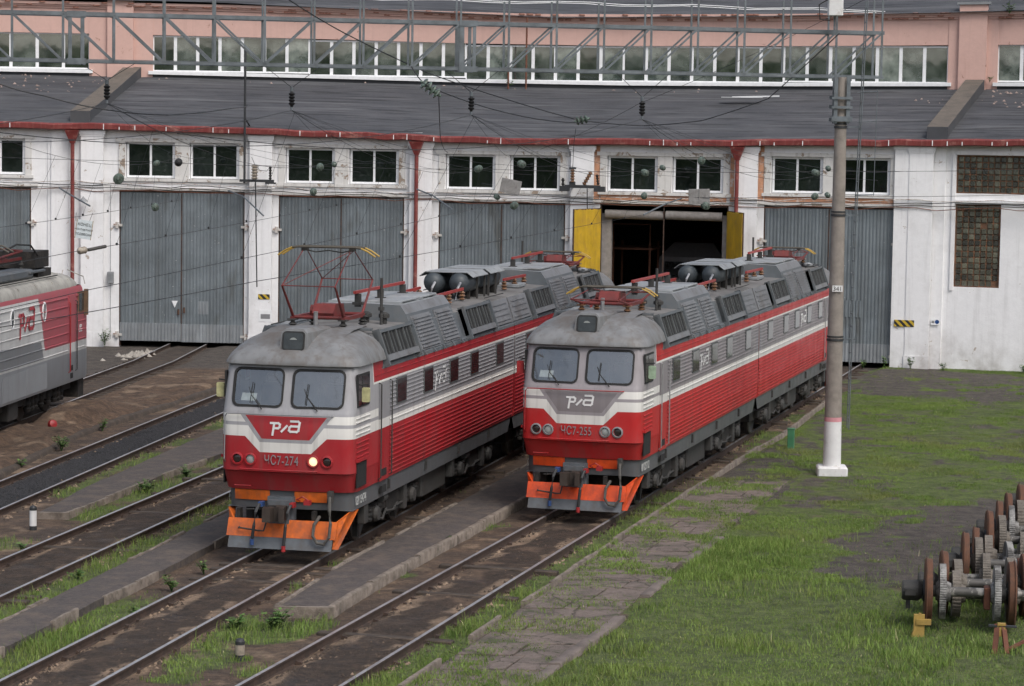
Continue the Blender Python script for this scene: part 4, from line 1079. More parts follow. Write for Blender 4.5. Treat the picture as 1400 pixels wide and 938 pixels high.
def section(root, liv, cfg, first):
    """one half-unit: parts are made in its own frame, cab face at y = 0, coupled end at y = 16.35"""
    P = []
    def put(mb, name, m_, parent=None, smooth=None):
        o = mb.build(name, MATS[m_] if isinstance(m_, str) else m_, parent or root, smooth)
        if parent is None: P.append(o)
        return o
    # body shell with the windscreen openings left out
    rings = [ring(z, w, f, r, 16.30 if z > 1.39 else 15.95) for z, w, f, r in LEV[:11]]
    b = MB(); n = len(rings[0]); mid = n // 2; b.v = [p for r in rings for p in r]
    hole = {mid + k for k in (1, 2, 3, 4)} | {mid - 2 - k for k in (0, 1, 2, 3)}
    for k in range(len(rings) - 1):
        for i in range(n - 1):
            if k == 9 and i in hole: continue
            b.f.append((k * n + i, k * n + i + 1, (k + 1) * n + i + 1, (k + 1) * n + i)); b.mi.append(0)
    top = [ring(z, w, f, r, 2.5) for z, w, f, r in LEV[10:]]
    b0 = len(b.v); b.v += [p for r in top for p in r]
    for k in range(len(top) - 1):
        for i in range(n - 1):
            if k == 0 and i in hole: continue
            b.f.append((b0 + k * n + i, b0 + k * n + i + 1, b0 + (k + 1) * n + i + 1, b0 + (k + 1) * n + i)); b.mi.append(0)
    for zz in ((16.30, 1.40, 3.9), ): b.add([(-1.46, 16.30, 1.4), (1.46, 16.30, 1.4), (1.46, 16.30, 3.9), (-1.46, 16.30, 3.9)], [(0, 1, 2, 3)])
    b.add([(-1.40, .35, 1.0), (1.40, .35, 1.0), (1.40, 15.95, 1.0), (-1.40, 15.95, 1.0)], [(3, 2, 1, 0)])
    put(b, 'body', liv, None, 35)
    # horizontal ribs pressed into the side sheets
    for sx in (1, -1):
        rb = MB()
        def rib(y0, y1, z, d=.022, h=.030):
            xo = sx * (lev(z)[1] - .002); xi = sx * (lev(z)[1] + d)
            rb.add([(xo, y0, z - h / 2), (xi, y0, z - h / 5), (xi, y0, z + h / 5), (xo, y0, z + h / 2), (xo, y1, z - h / 2), (xi, y1, z - h / 5), (xi, y1, z + h / 5), (xo, y1, z + h / 2)],
                   [(0, 1, 5, 4), (1, 2, 6, 5), (2, 3, 7, 6), (0, 3, 2, 1), (4, 5, 6, 7)] if sx > 0 else [(4, 5, 1, 0), (5, 6, 2, 1), (6, 7, 3, 2), (1, 2, 3, 0), (7, 6, 5, 4)])
        for k in range(11): rib(3.10, 16.2, 1.48 + k * .097)
        rib(3.10, 16.2, 2.70); 
        wins = [3.63, 6.15, 8.75, 11.0, 14.0]
        for k in range(8):
            z = 2.90 + k * .092
            if 2.97 < z < 3.60:
                e = [3.10] + [q for w0 in wins for q in (w0 - .04, w0 + .89)] + [16.2]
                for y0, y1 in zip(e[::2], e[1::2]): rib(y0, y1, z)
            else: rib(3.10, 16.2, z)
        for z in (2.16, 2.26, 2.36, 2.46): rib(.35, 1.30, z)
        for z in (2.65, 2.75, 2.90, 2.99): rib(.30, 1.42, z, .022)
        rib(1.85, 16.28, 3.78, .012)
        put(rb, 'side_ribs', liv)
    for sx in (1, -1):
        X = sx * 1.478
        def plate(y0, y1, z0, z1, t0=-.01, t1=.012, name='panel', m_='under_grey', parent=None):
            x0, x1 = sorted((X + sx * t0, X + sx * t1)); return put(MB().box(x0, x1, y0, y1, z0, z1), name, m_, parent)
        for y0 in wins:
            w_ = plate(y0 - .02, y0 + .87, 2.98, 3.58, -.01, .02, 'side_window', 'grille_slat'); plate(y0 + .02, y0 + .83, 3.02, 3.54, .0, .026, 'pane', 'side_glass', w_)
        w_ = plate(.38, 1.32, 3.22, 3.93, -.03, .012, 'cab_window', 'rubber'); plate(.42, .66, 3.26, 3.89, -.03, .02, 'pane', 'side_glass', w_); plate(.72, 1.28, 3.26, 3.89, -.03, .02, 'pane', 'side_glass', w_)
        mm = MB().prism(rounded_rect(-.085, .085, -.155, .155, .03), lambda u, v, d: (X + sx * (.15 + u), .52 + d, 3.50 + v), -.03, .03)
        mr = put(mm, 'mirror', cfg['mirror'][0 if sx > 0 else 1], None); put(MB().tube([(X, .55, 3.7), (X + sx * .2, .55, 3.72)], .015), 'mirror_arm', 'rubber', mr)
        d = plate(2.22, 3.0, 1.40, 3.62, -.01, .006, 'cab_door', liv)
        for y in (2.14, 3.06):
            put(MB().tube([(X, y, 3.60), (X + sx * .06, y, 3.57), (X + sx * .06, y, 1.50), (X, y, 1.46)], .016, 6), 'handrail', cfg['rail'])
        for z in (1.50, 1.12): plate(2.40, 2.80, z, z + .16, -.02, .014, 'footstep', 'grille_dark')
        plate(.36, 1.10, 1.50, 2.03, -.01, .02, 'vent', 'grille_dark'); plate(.30, 1.16, 2.06, 2.12, -.01, .06, 'vent_hood', liv)
        for k in range(4):
            plate(3.2 + k * 3.4, 3.28 + k * 3.4, 1.12, 1.34, -.07, -.02, 'jack_bracket', 'under_grey')
        sp = [(.08, 'vent_frame')]
    # side numbers and logo
    for sx in (1, -1):
        me = text_mesh('side_number', cfg['side_no'], .27, MATS['number_pale'], .003, spacing=.8)
        o = link('side_number', me, root, (sx * 1.415, .95, 1.10)); o.rotation_euler = (PI / 2, 0, PI / 2 if sx > 0 else -PI / 2); P.append(o)
        lg = strokes([[(a * .30, b_ * .30) for a, b_ in ln] for ln in LOGO], .055, lambda u, v, dd: (sx * (1.495 + dd), (7.22 + u * 1.15) if sx > 0 else (8.35 - u * 1.15), 3.08 + v), 0, .004)
        put(lg, 'side_emblem', 'logo_white')
    # windscreens with rubber surrounds
    for x0, x1, sk in ((-1.235, -.10, 0), (.10, 1.235, 0)):
        o_, i_ = [(x0 - .03, 3.19), (x1 + .03, 3.19), (x1 + .03, 4.0), (x0 - .03, 4.0)], rounded_rect(x0 + .035, x1 - .035, 3.255, 3.965 - .0, .11, 5)
        outr = rounded_rect(x0 - .015, x1 + .015, 3.20, 4.03, .15, 5)
        i_ = rounded_rect(x0 + .03, x1 - .03, 3.245, 3.985, .12, 5)
        nn = len(i_); fr = MB()
        vs = [(x, face_y(x, z) - .018, z) for x, z in outr] + [(x, face_y(x, z) - .022, z) for x, z in i_] + [(x, face_y(x, z) + .03, z) for x, z in i_] + [(x, face_y(x, z) + .02, z) for x, z in outr]
        for a in range(3): fr.add(vs[a * nn:(a + 2) * nn], [(i, (i + 1) % nn, nn + (i + 1) % nn, nn + i) for i in range(nn)])
        w_ = put(fr, 'windscreen_frame', 'rubber')
        # body-coloured corner fillets behind the rubber
        fill = MB(); big = [(max(x0, min(x1, x + (x - (x0 + x1) / 2) * 1.0)), max(3.22, min(4.0, z + (z - 3.61)))) for x, z in outr]
        fill.add([(x, face_y(x, z) + .004, z) for x, z in big] + [(x, face_y(x, z) + .004, z) for x, z in i_], [(i, (i + 1) % nn, nn + (i + 1) % nn, nn + i) for i in range(nn)])
        put(fill, 'screen_surround', liv)
        g = MB(); rows = []
        cx, cz = (x0 + x1) / 2, 3.615
        for s in (1.0, .6, .2): rows.append([((cx + (x - cx) * s), face_y(cx + (x - cx) * s, cz + (z - cz) * s) + .008, cz + (z - cz) * s) for x, z in i_])
        for a in range(2): g.add(rows[a] + rows[a + 1], [(i, (i + 1) % nn, nn + (i + 1) % nn, nn + i) for i in range(nn)])
        g.add(rows[2], [tuple(range(nn))])
        put(g, 'glass', 'windscreen', w_)
        px = x0 + .42 if x0 < 0 else x0 + .32
        fy = lambda x, z: face_y(x, z) - .05
        put(MB().tube([(px + .28, fy(px + .28, 3.16), 3.16), (px + .02, fy(px, 3.45), 3.45), (px - .05, fy(px, 3.62), 3.62)], [.014, .009, .006], 5).tube([(px, fy(px, 3.30), 3.28), (px + .03, fy(px, 3.72), 3.72)], .010, 5), 'wiper', 'rubber')
    # inside of the cab, seen through the glass
    ib = MB(); ib.add([(-1.42, 1.9, 2.9), (1.42, 1.9, 2.9), (1.42, 1.9, 4.08), (-1.42, 1.9, 4.08)], [(3, 2, 1, 0)])
    ib.add([(-1.42, .3, 3.12), (1.42, .3, 3.12), (1.42, 1.0, 3.16), (-1.42, 1.0, 3.16)], [(0, 1, 2, 3)])
    ib.add([(-1.42, .35, 4.07), (1.42, .35, 4.07), (1.42, 1.9, 4.07), (-1.42, 1.9, 4.07)], [(0, 1, 2, 3)])
    put(ib, 'cab_interior', 'cab_inside')
    for x in (-.72, .72): put(MB().cbox(x - .24, x + .24, 1.25, 1.40, 2.95, 3.62, .05).cbox(x - .12, x + .12, 1.28, 1.38, 3.64, 3.80, .03), 'seat', 'seat_dark')
    put(MB().add([(-1.12, .36, 3.30), (-.78, .34, 3.30), (-.76, .40, 3.46), (-1.10, .42, 3.46)], [(0, 1, 2, 3)]), 'paper', 'paper_white')
    put(MB().box(.62, .64, .33, .36, 3.2, 4.0), 'screen_divider', 'seat_dark')
    # cab roof dome with its lip and the headlamp hood
    dm = MB(); secs = []
    for z, w, f, r in ((4.085, 1.47, .27, .30), (4.10, 1.525, .17, .40), (4.15, 1.52, .17, .42), (4.30, 1.47, .27, .52), (4.45, 1.37, .45, .60), (4.58, 1.23, .70, .62), (4.69, 1.02, 1.00, .58), (4.76, .78, 1.32, .45), (4.80, .45, 1.72, .25)):
        secs.append(ring(z, w, f, r, 2.52))
    dm.strip(secs); top_ = secs[-1]; dm.add(top_, [tuple(range(len(top_)))])
    dm.add([secs[k][0] for k in range(1, 9)] + [secs[k][-1] for k in range(8, 0, -1)], [tuple(range(16))])
    put(dm, 'cab_roof', 'roof_dome', None, 35)
    hx = MB(); fo = [(-.30, 4.33), (.34, 4.33), (.30, 4.78), (.22, 4.86), (-.18, 4.86), (-.26, 4.78)]
    hx.strip([[(x, .42 + (z - 4.36) * .22, z) for x, z in fo], [(.02 + (x - .02) * 1.25, 1.0, 4.36 + (z - 4.36) * 1.0) for x, z in fo], [(.02 + (x - .02) * 1.5, 1.9, 4.6 + (z - 4.36) * .5) for x, z in fo]], 0, True)
    h_ = put(hx, 'headlamp_hood', 'roof_dome')
    q = rounded_rect(-.23, .27, 4.40, 4.81, .08)
    put(MB().prism(q, lambda u, v, d: (u, .415 + (v - 4.36) * .22 + d, v), -.018, .01), 'headlamp_rim', 'rubber', h_)
    q = rounded_rect(-.195, .235, 4.43, 4.78, .07)
    put(MB().prism(q, lambda u, v, d: (u, .41 + (v - 4.36) * .22 + d, v), -.02, .0), 'headlamp_glass', 'lens_smoke', h_)
    put(MB().lathe([(.02, .5), (.10, .39)], (.02, .06, 4.58), 'y', 14), 'reflector', 'lens_clear', h_)
    # roof: deck, sloping sides
    rf = MB(); prof = [(1.468, 3.885), (1.455, 3.96), (1.40, 4.0), (1.19, 4.62), (1.10, 4.66), (0, 4.70)]
    full = prof + [(-x, z) for x, z in prof[-2::-1]]
    rf.strip([[(x, y, z) for x, z in full] for y in (2.45, 16.32)]); rf.add([(x, 2.45, z) for x, z in full], [tuple(range(len(full)))]); rf.add([(x, 16.32, z) for x, z in full], [tuple(range(len(full) - 1, -1, -1))])
    rf.mi = [1 if 3 <= i <= 6 and i < 10 else 0 for i in range(len(rf.mi))]
    o = put(rf, 'roof', [MATS['roof_grey'], MATS['roof_deck']])
    def slope(f, z): return 1.40 + (4.0 - z) * .339        # x of the sloping roof side at height z
    for sx in (1, -1):
        S = lambda y, z, d: (sx * (slope(0, z) + d * .947), y, z + d * .32)
        def spl(y0, y1, z0, z1, d0, d1, name, m_, parent=None):
            vs = [S(y, z, d) for d in (d0, d1) for y, z in ((y0, z0), (y1, z0), (y1, z1), (y0, z1))]
            return put(MB().add(vs, [(0, 1, 2, 3), (4, 7, 6, 5), (0, 4, 5, 1), (1, 5, 6, 2), (2, 6, 7, 3), (3, 7, 4, 0)]), name, m_, parent)
        for y0, y1 in ((2.62, 5.66), (10.78, 13.86)):
            g = spl(y0, y1, 4.0, 4.66, -.02, .10, 'air_intake', 'roof_grey'); spl(y0 + .16, y1 - .28, 4.13, 4.60, .09, .104, 'mesh_panel', 'grille_dark', g)
            for e in (y0, y1 - .10): spl(e, e + .10, 3.90, 4.70, .0, .17, 'frame_upright', 'roof_grey', g)
            spl(y0 + .1, y1 - .1, 4.61, 4.68, .05, .15, 'frame_rail', 'roof_grey', g); spl(y0 + .1, y1 - .1, 3.99, 4.12, .05, .14, 'frame_rail', 'louvre_grey', g)
            ns = 5
            for k in range(ns):
                y = y0 + .16 + (y1 - y0 - .44) * k / (ns - 1); spl(y - (.025 if k % 2 else .035), y + (.025 if k % 2 else .035), 4.12, 4.61, .10, .14, 'slat', 'grille_slat', g)
            for k in range(4):
                y = y0 + .16 + (y1 - y0 - .44) * (k + .5) / (ns - 1); spl(y - .012, y + .012, 4.12, 4.61, .10, .125, 'slat', 'grille_slat', g)
        # plain ribbed panels behind
        for y0, y1 in ((13.95, 16.28),):
            g = spl(y0, y1, 4.0, 4.64, -.02, .05, 'roof_side_panel', 'louvre_grey')
            for k in range(4):
                z = 4.10 + k * .14; spl(y0 + .25, y1 - .25, z - .018, z + .018, .05, .075, 'rib', 'louvre_grey', g)
        # ventilation box flank with louvres
        F0, F1 = (1.45, 3.93), (1.08, 4.86)
        def flank(y, f, d): return (sx * (F0[0] + (F1[0] - F0[0]) * f + d * .93), y, F0[1] + (F1[1] - F0[1]) * f + d * .36)
        def fpl(y0, y1, f0, f1, d0, d1, name, m_, parent=None):
            vs = [flank(y, f, d) for d in (d0, d1) for y, f in ((y0, f0), (y1, f0), (y1, f1), (y0, f1))]
            return put(MB().add(vs, [(0, 1, 2, 3), (4, 7, 6, 5), (0, 4, 5, 1), (1, 5, 6, 2), (2, 6, 7, 3), (3, 7, 4, 0)]), name, m_, parent)
        for y0, y1 in ((6.18, 7.98), (8.42, 10.0)):
            g = fpl(y0, y1, .07, .93, .0, .02, 'louvre_panel', 'louvre_grey')
            for k in range(9):
                f = .12 + k * .088; fpl(y0 + .06, y1 - .06, f, f + .045, .02, .06, 'louvre', 'louvre_grey', g)
        for k in range(5):
            y = 6.2 + k * .95; put(MB().prism([(0, 0), (.16, 0), (0, .12)], lambda u, v, d: (sx * (1.45 + u * .6), y + d, 3.90 + v), 0, .05), 'gusset', 'roof_grey')
    # ventilation box itself
    vb = MB(); pf = [(1.452, 3.92), (1.08, 4.86), (.93, 5.06), (.0, 5.09)]; ful = pf + [(-x, z) for x, z in pf[-2::-1]]
    def sec_(y, s): return [(x, y - (0 if z < 4.2 else s * (z - 3.9) * .14), z) for x, z in ful]
    vb.strip([sec_(5.80, -1), sec_(10.42, 1)]); vb.add(sec_(5.80, -1), [tuple(range(7))]); vb.add(sec_(10.42, 1), [tuple(range(6, -1, -1))])
    vb.mi = [{1: 1, 4: 1, 2: 2, 3: 2}.get(i, 0) for i in range(len(vb.mi))]
    put(vb, 'ventilation_box', [MATS['roof_grey'], MATS['louvre_grey'], MATS['canopy_grey']])
    for y0, y1, x0, x1 in ((6.3, 8.0, -.85, .85), (8.25, 9.9, -.85, .85)):
        put(MB().cbox(x0, x1, y0, y1, 5.085, 5.14, .02).box(x0 - .05, x1 + .05, y0 - .05, y0, 5.07, 5.12), 'roof_hatch', 'canopy_grey')
    # air tanks under a canopy, at the coupled end
    for x in (-.35, .35):
        prof_ = [(.02, 14.15), (.15, 14.18), (.24, 14.26), (.28, 14.40), (.28, 15.7), (.23, 15.86), (.05, 15.92)]
        tk = put(MB().lathe(prof_, (x, 0, 5.13), 'y', 18), 'air_tank', 'tank_grey', None, 40)
        put(MB().tube([(x + .1, 14.14, 5.15), (x + .05, 14.0, 5.0), (x + .02, 13.95, 4.7)], .035, 6), 'pipe', 'chrome_grey', tk)
        for y in (14.8, 15.7): put(MB().box(x - .2, x + .2, y, y + .06, 4.68, 4.95), 'cradle', 'under_black', tk)
    cn = MB(); cp = [(-.74, 5.30), (-.58, 5.42), (.58, 5.42), (.74, 5.30)]
    cn.strip([[(x, y, z) for x, z in cp + [(x, z - .02) for x, z in cp[::-1]]] for y in (14.35, 16.2)], 0, True)
    put(cn, 'tank_canopy', 'canopy_grey')
    for x in (-.66, .66):
        for y in (15.2, 16.1): put(MB().box(x - .025, x + .025, y - .025, y + .025, 4.66, 5.34), 'canopy_post', 'under_grey')
    # high-voltage bus bars, insulators, walkway, small fittings
    bus = put(MB().bar((.12, 4.9, 5.40), (.12, 9.4, 5.40), .065, .065), 'bus_bar', 'bus_red')
    for y in (5.2, 7.2, 9.3): put(MB().box(.05, .19, y - .05, y + .05, 5.05, 5.36).box(.0, .24, y - .08, y + .08, 5.10, 5.16), 'post', 'under_grey', bus)
    for x, y0, y1 in ((.55, 10.8, 14.0), (-.6, 10.9, 13.9)):
        b_ = put(MB().bar((x, y0, 4.98), (x, y1, 5.0), .05, .07), 'bus_bar', 'bus_red')
        for y in (y0 + .2, (y0 + y1) / 2, y1 - .1):
            put(MB().lathe([(.04, 4.70), (.10, 4.73), (.05, 4.78), (.10, 4.82), (.05, 4.87), (.09, 4.90), (.04, 4.95)], (x, y, 0), n=10), 'insulator', 'insulator_brown', b_)
    for x, y in ((-.3, 11.6), (.1, 12.4), (-.2, 13.2), (.3, 5.3), (.75, 5.2)):
        put(MB().lathe([(.07, 4.68), (.07, 4.80), (.13, 4.82), (.13, 4.9), (.04, 4.95)], (x, y, 0), n=10), 'fitting', 'under_grey')
    put(MB().cbox(-.75, -.05, 11.5, 12.5, 4.69, 4.80, .02), 'roof_hatch', 'canopy_grey')
    put(MB().tube([(-1.16, 2.6, 4.78), (-1.16, 5.6, 4.78)], .015, 5).tube([(1.16, 13.9, 4.78), (1.16, 16.2, 4.78)], .015, 5), 'roof_rail', 'under_grey')
    put(MB().cyl((.75, 4.95, 4.66), (.75, 4.95, 5.75), .035).cyl((.75, 4.95, 5.0), (.75, 4.95, 5.08), .07), 'aerial', 'under_grey')
    put(MB().lathe([(.16, 4.72), (.17, 4.78), (.06, 4.84)], (-.85, 2.9, 0), n=12).cyl((-.85, 2.9, 4.6), (-.85, 2.9, 4.74), .05), 'aerial', 'canopy_grey')
    put(MB().bar((-1.2, 2.5, 4.74), (1.2, 2.5, 4.74), .12, .06), 'roof_step', 'roof_grey')
    put(MB().cyl((-.05, 2.35, 4.7), (-.05, 2.35, 5.12), .05), 'post', 'chrome_grey')
    # cab face: rails, lamps, numbers, emblem
    fz = lambda x, z, o: (x, face_y(x, z) - o, z)
    put(MB().tube([fz(-1.38, 2.0, 0), fz(-1.38, 2.05, .06), fz(-1.37, 2.98, .06), fz(-1.31, 3.05, .07), fz(-.6, 3.06, .07), fz(0, 3.06, .07), fz(.6, 3.06, .07), fz(1.02, 3.06, .07), fz(1.05, 3.06, 0)], .014, 6), 'face_handrail', cfg['rail2'])
    put(MB().tube([fz(-1.0, 1.87, .02), fz(-1.0, 1.875, .08), fz(.0, 1.875, .08), fz(.72, 1.875, .08), fz(.72, 1.87, .02)], .016, 6), 'foot_rail', liv)
    put(MB().tube([(-1.15, .12, 1.5), (-1.15, .06, 1.5), (-.8, .06, 1.5), (-.8, .12, 1.5)], .012, 5), 'foot_rail', liv)
    lamps = ((-1.08, 0), (-.78, 1), (.62, 2), (.92, 0))
    for x, k in lamps:
        y = face_y(x, 2.08)
        l_ = put(MB().lathe([(.135, .03), (.135, -.035), (.105, -.045), (.098, -.02), (.098, .02)], (x, y, 2.08), 'y', 20), 'headlight', cfg['ring'], None, 40)
        lens = 'lens_dark' if k == 0 else ('lamp_lit' if (k == 2 and cfg['lit'] and first) else 'lens_clear')
        put(MB().lathe([(.095, .0), (.08, -.012), (.04, -.022), (.005, -.025)], (x, y, 2.08), 'y', 18), 'lens', lens, l_, 60)
    me = text_mesh('running_number', cfg['no'], .285, MATS['number_grey'], .004, spacing=1.08)
    o = link('running_number', me, root, (-.08, face_y(0, 2.08) - .022, 1.985), None, (.68, 1, 1)); o.rotation_euler = (PI / 2 , 0, 0); P.append(o)
    put(strokes([[(a * .195 - .32, b_ * .185 + .01) for a, b_ in ln] for ln in LOGO], .046, lambda u, v, d: (u + .02, face_y(u, 2.68 + v) - .006 - d, 2.68 + v), 0, .006), 'emblem', 'logo_white')
    # buffer beam: orange panels, coupler, hoses, plough
    sk = lambda x, z, o: (x, lev(z)[2] + .07 * (x / 1.1) ** 2 - o, z)
    for x0, x1 in ((-1.22, -.42), (.14, .90)):
        xs = np.linspace(x0, x1, 5); vs = [sk(x, z, o) for o in (.01, .03) for z in (1.165, 1.388) for x in xs]
        fs = [(10 + i, 11 + i, 16 + i, 15 + i) for i in range(4)] + [(5 + i, 15 + i, 16 + i, 6 + i) for i in range(4)] + [(0 + i, 1 + i, 11 + i, 10 + i) for i in range(4)] + [(0, 10, 15, 5), (4, 9, 19, 14)]
        put(MB().add(vs, fs), 'warning_panel', cfg['orange'])
    put(MB().box(-.36, .10, -.02, .3, .72, 1.22).box(-.42, .16, .10, .32, .66, 1.28), 'coupler_pocket', 'skirt_grey')
    cp = MB(); plan = [(-.16, .05), (.16, .05), (.17, -.28), (.24, -.50), (.12, -.52), (.10, -.36), (-.02, -.38), (-.06, -.56), (-.22, -.60), (-.24, -.42), (-.16, -.28)]
    cp.prism(plan, lambda u, v, d: (u - .10, v, d), .82, 1.12); cp.box(-.20, .02, -.2, .3, .86, 1.06)
    put(cp, 'coupler', 'coupler_iron')
    put(MB().tube([(-.9, .1, .98), (-.3, .05, 1.02), (-.3, -.2, 1.12), (-.1, -.3, 1.14)], .016, 5), 'uncoupling_rod', 'under_grey')
    for x, top_m, c_, L in ((-.52, 'valve_blue', 'hose_dark', .42), (.18, 'valve_red', 'hose_dark', .30)):
        h_ = put(MB().tube([(x, .12, 1.14), (x - .02, -.14, 1.12), (x - .05, -.25, .98), (x - .08, -.27, .7), (x - .12, -.26, L), (x - .12, -.28, L - .06)], .036, 8), 'brake_hose', c_)
        put(MB().box(x - .05, x + .05, -.10, .08, 1.08, 1.18).cyl((x - .12, -.28, L - .14), (x - .12, -.28, L - .02), .045), 'hose_valve', top_m, h_)
    put(MB().tube([(.98, .16, 1.36), (1.0, -.02, 1.30), (1.03, -.14, 1.05), (1.08, -.22, .8), (1.06, -.26, .5), (.95, -.27, .36), (.80, -.27, .38), (.70, -.25, .52), (.70, -.16, .75), (.76, .05, .9)], .036, 8), 'cable', cfg['cable'])
    put(MB().box(.93, 1.03, .02, .2, 1.2, 1.45), 'cable_socket', 'under_grey')
    put(MB().tube([(-1.0, .0, .62), (-.98, -.16, .62), (-.5, -.22, .58), (-.4, -.22, .58), (-.36, -.18, .75), (-.4, .1, .9)], .02, 6), 'air_pipe', 'under_grey')
    put(MB().tube([(.30, .15, 1.2), (.26, .0, 1.25), (.4, -.02, 1.32), (.52, .0, 1.24), (.5, .1, 1.16)], .014, 5).box(.42, .56, -.02, .12, 1.14, 1.24), 'end_cock', 'valve_red')
    for x in (-1.05, .62): put(MB().box(x - .04, x + .04, .05, .22, .55, 1.0), 'plough_hanger', 'under_black')
    put(MB().add([(-1.26, .02, .80), (1.16, .02, .80), (1.16, -.14, .44), (-1.26, -.14, .44), (-1.26, .05, .80), (1.16, .05, .80), (1.16, -.11, .44), (-1.26, -.11, .44)],
                 [(3, 2, 1, 0), (4, 5, 6, 7), (0, 1, 5, 4), (1, 2, 6, 5), (2, 3, 7, 6), (3, 0, 4, 7)]), 'plough', cfg['orange'])
    pb = MB().add([(-1.20, -.125, .46), (1.10, -.125, .46), (1.10, -.235, .20), (-1.20, -.235, .20), (-1.20, -.10, .46), (1.10, -.10, .46), (1.10, -.21, .20), (-1.20, -.21, .20)],
                 [(3, 2, 1, 0), (4, 5, 6, 7), (0, 1, 5, 4), (1, 2, 6, 5), (2, 3, 7, 6), (3, 0, 4, 7)])
    put(pb, 'plough_blade', 'skirt_grey')
    for sx in (1, -1):
        vs = []
        for o_ in (0, -.03): vs += [(sx * (1.16 + o_), .02, .80), (sx * (1.13 + o_), -.14, .24), (sx * (1.20 + o_), -.02, .22), (sx * (1.40 + o_), .85, .98), (sx * (1.36 + o_), .30, .98)]
        put(MB().add(vs, [(0, 1, 2, 3, 4), (9, 8, 7, 6, 5), (0, 5, 6, 1), (1, 6, 7, 2), (2, 7, 8, 3), (3, 8, 9, 4), (4, 9, 5, 0)] if sx < 0 else [(4, 3, 2, 1, 0), (5, 6, 7, 8, 9), (1, 6, 5, 0), (2, 7, 6, 1), (3, 8, 7, 2), (4, 9, 8, 3), (0, 5, 9, 4)]), 'plough_wing', cfg['orange'])
    # running gear
    for yc in (4.25, 12.35):
        for sx in (1, -1):
            fr = MB().box(sx * 1.18 - .05, sx * 1.18 + .05, yc - 2.5, yc + 2.5, .62, .82).box(sx * 1.18 - .07, sx * 1.18 + .07, yc - .55, yc + .55, .45, .9)
            bf = put(fr, 'bogie_frame', 'under_black')
            for k, yy in enumerate((yc - 1.6, yc + 1.6)):
                put(MB().lathe([(.04, sx * 1.20), (.17, sx * 1.20), (.19, sx * 1.30), (.15, sx * 1.37), (.03, sx * 1.38)], (0, yy, .625), 'x', 14), 'axle_box', 'under_grey', bf)
                for q in (-.42, .42): put(MB().lathe([(.09, .50), (.11, .55), (.09, .60), (.11, .65), (.09, .70), (.11, .75), (.09, .80)], (sx * 1.22, yy + q, 0), n=10), 'spring', 'under_black', bf)
                w_ = put(MB().lathe([(.60, sx * .74), (.625, sx * .75), (.625, sx * .86), (.55, sx * .88), (.50, sx * .84), (.22, sx * .83), (.20, sx * .95), (.02, sx * .95)], (0, yy, .625), 'x', 24), 'wheel', 'wheel_rim', None, 40)
                put(MB().box(sx * 1.05 - .06, sx * 1.05 + .06, yy - .85, yy - .72, .22, .7), 'brake_block', 'under_black', bf)
            for k in range(3):
                yy = yc - 1.0 + k * .95; put(MB().tube([(sx * 1.26, yy - .6, .55), (sx * 1.28, yy, .42 + .08 * k), (sx * 1.24, yy + .5, .6)], .028, 6), 'brake_pipe', 'under_grey', bf)
            put(MB().cbox(sx * 1.27 - .09, sx * 1.27 + .09, yc - 2.75, yc - 2.45, .55, 1.0, .02), 'sand_box', 'under_grey', bf)
            put(MB().cbox(sx * 1.26 - .08, sx * 1.26 + .08, yc + .75, yc + 1.0, .40, .98, .02), 'sand_box', 'under_grey', bf)
            put(MB().cyl((sx * 1.26, yc - 1.1, .9), (sx * 1.26, yc - .75, .9), .1), 'air_reservoir', 'under_grey', bf)
    put(MB().cbox(-1.2, 1.2, 7.2, 9.6, .35, 1.0, .04), 'battery_box', 'under_grey')
    put(MB().box(-1.1, 1.1, 1.6, 15.6, .55, .98), 'underframe', 'under_black')
    return P

mat('skirt_grey', (.10, .112, .125), .6, 0, .2, 3, dirt=(.07, .055, .045), dscale=2)
mat('orange_worn', (.62, .125, .010), .55, 0, .25, 2.5, dirt=(.20, .06, .03), dscale=1.8, dlo=.45, dhi=.68, streak=.35)
mat('orange_vivid', (.62, .066, .008), .5, 0, .18, 2.5, dirt=(.22, .035, .018), dscale=1.8, dlo=.48, dhi=.7, streak=.3)

def locomotive(label, liv, cfg, x, y, th, up):
    root = thing('locomotive', label, 'locomotive', (x, y, 0), -th, 'twin-section electric locomotives facing the camera')
    parts = section(root, MATS[liv], cfg, True)
    skip = ('running_number', 'coupler')
    for o in parts:
        c_ = copy_tree(o, root); L_ = Matrix.Translation((0, 2 * SEC, 0)) @ Matrix.Rotation(PI, 4, 'Z')
        c_.matrix_basis = L_ @ o.matrix_basis
    # the lit lamp belongs to the leading cab only
    if cfg['lit']:
        for o in root.children:
            if o.name.startswith('headlight') and o.matrix_basis.translation.y > 1:
                for ch in o.children:
                    if ch.data.materials[0] == MATS['lamp_lit']:
                        ch.data = ch.data.copy(); ch.data.materials[0] = MATS['lens_clear']
    MB().box(-.75, .75, 16.2, 16.5, 1.3, 3.8).build('gangway_bellows', MATS['rubber'], root)
    MB().box(-1.40, 1.40, 16.25, 16.45, 1.7, 3.86).build('gangway_frame', MATS[liv], root)
    pantograph(root, 3.15, up); pantograph(root, 2 * SEC - 3.15, False)
    return root
locomotive('claret and grey electric locomotive with one headlamp lit and its front pantograph raised', 'livery_claret',
           dict(no='ЧС7-274', side_no='12115474', lit=True, mirror=('mirror_yellow', 'mirror_yellow'), rail='under_grey', rail2='number_grey', ring='livery_claret', orange='orange_worn', cable='hose_grey'),
           -4.7986, 53.6517, .2112, True)
locomotive('scarlet and grey electric locomotive with lamps off and pantographs down, beside the lawn', 'livery_scarlet',
           dict(no='ЧС7-255', side_no='01125112', lit=False, mirror=('mirror_green', 'valve_red'), rail='chrome_grey', rail2='valve_red', ring='number_grey', orange='orange_vivid', cable='hose_grey'),
           1.6477, 60.0595, .2665, False)

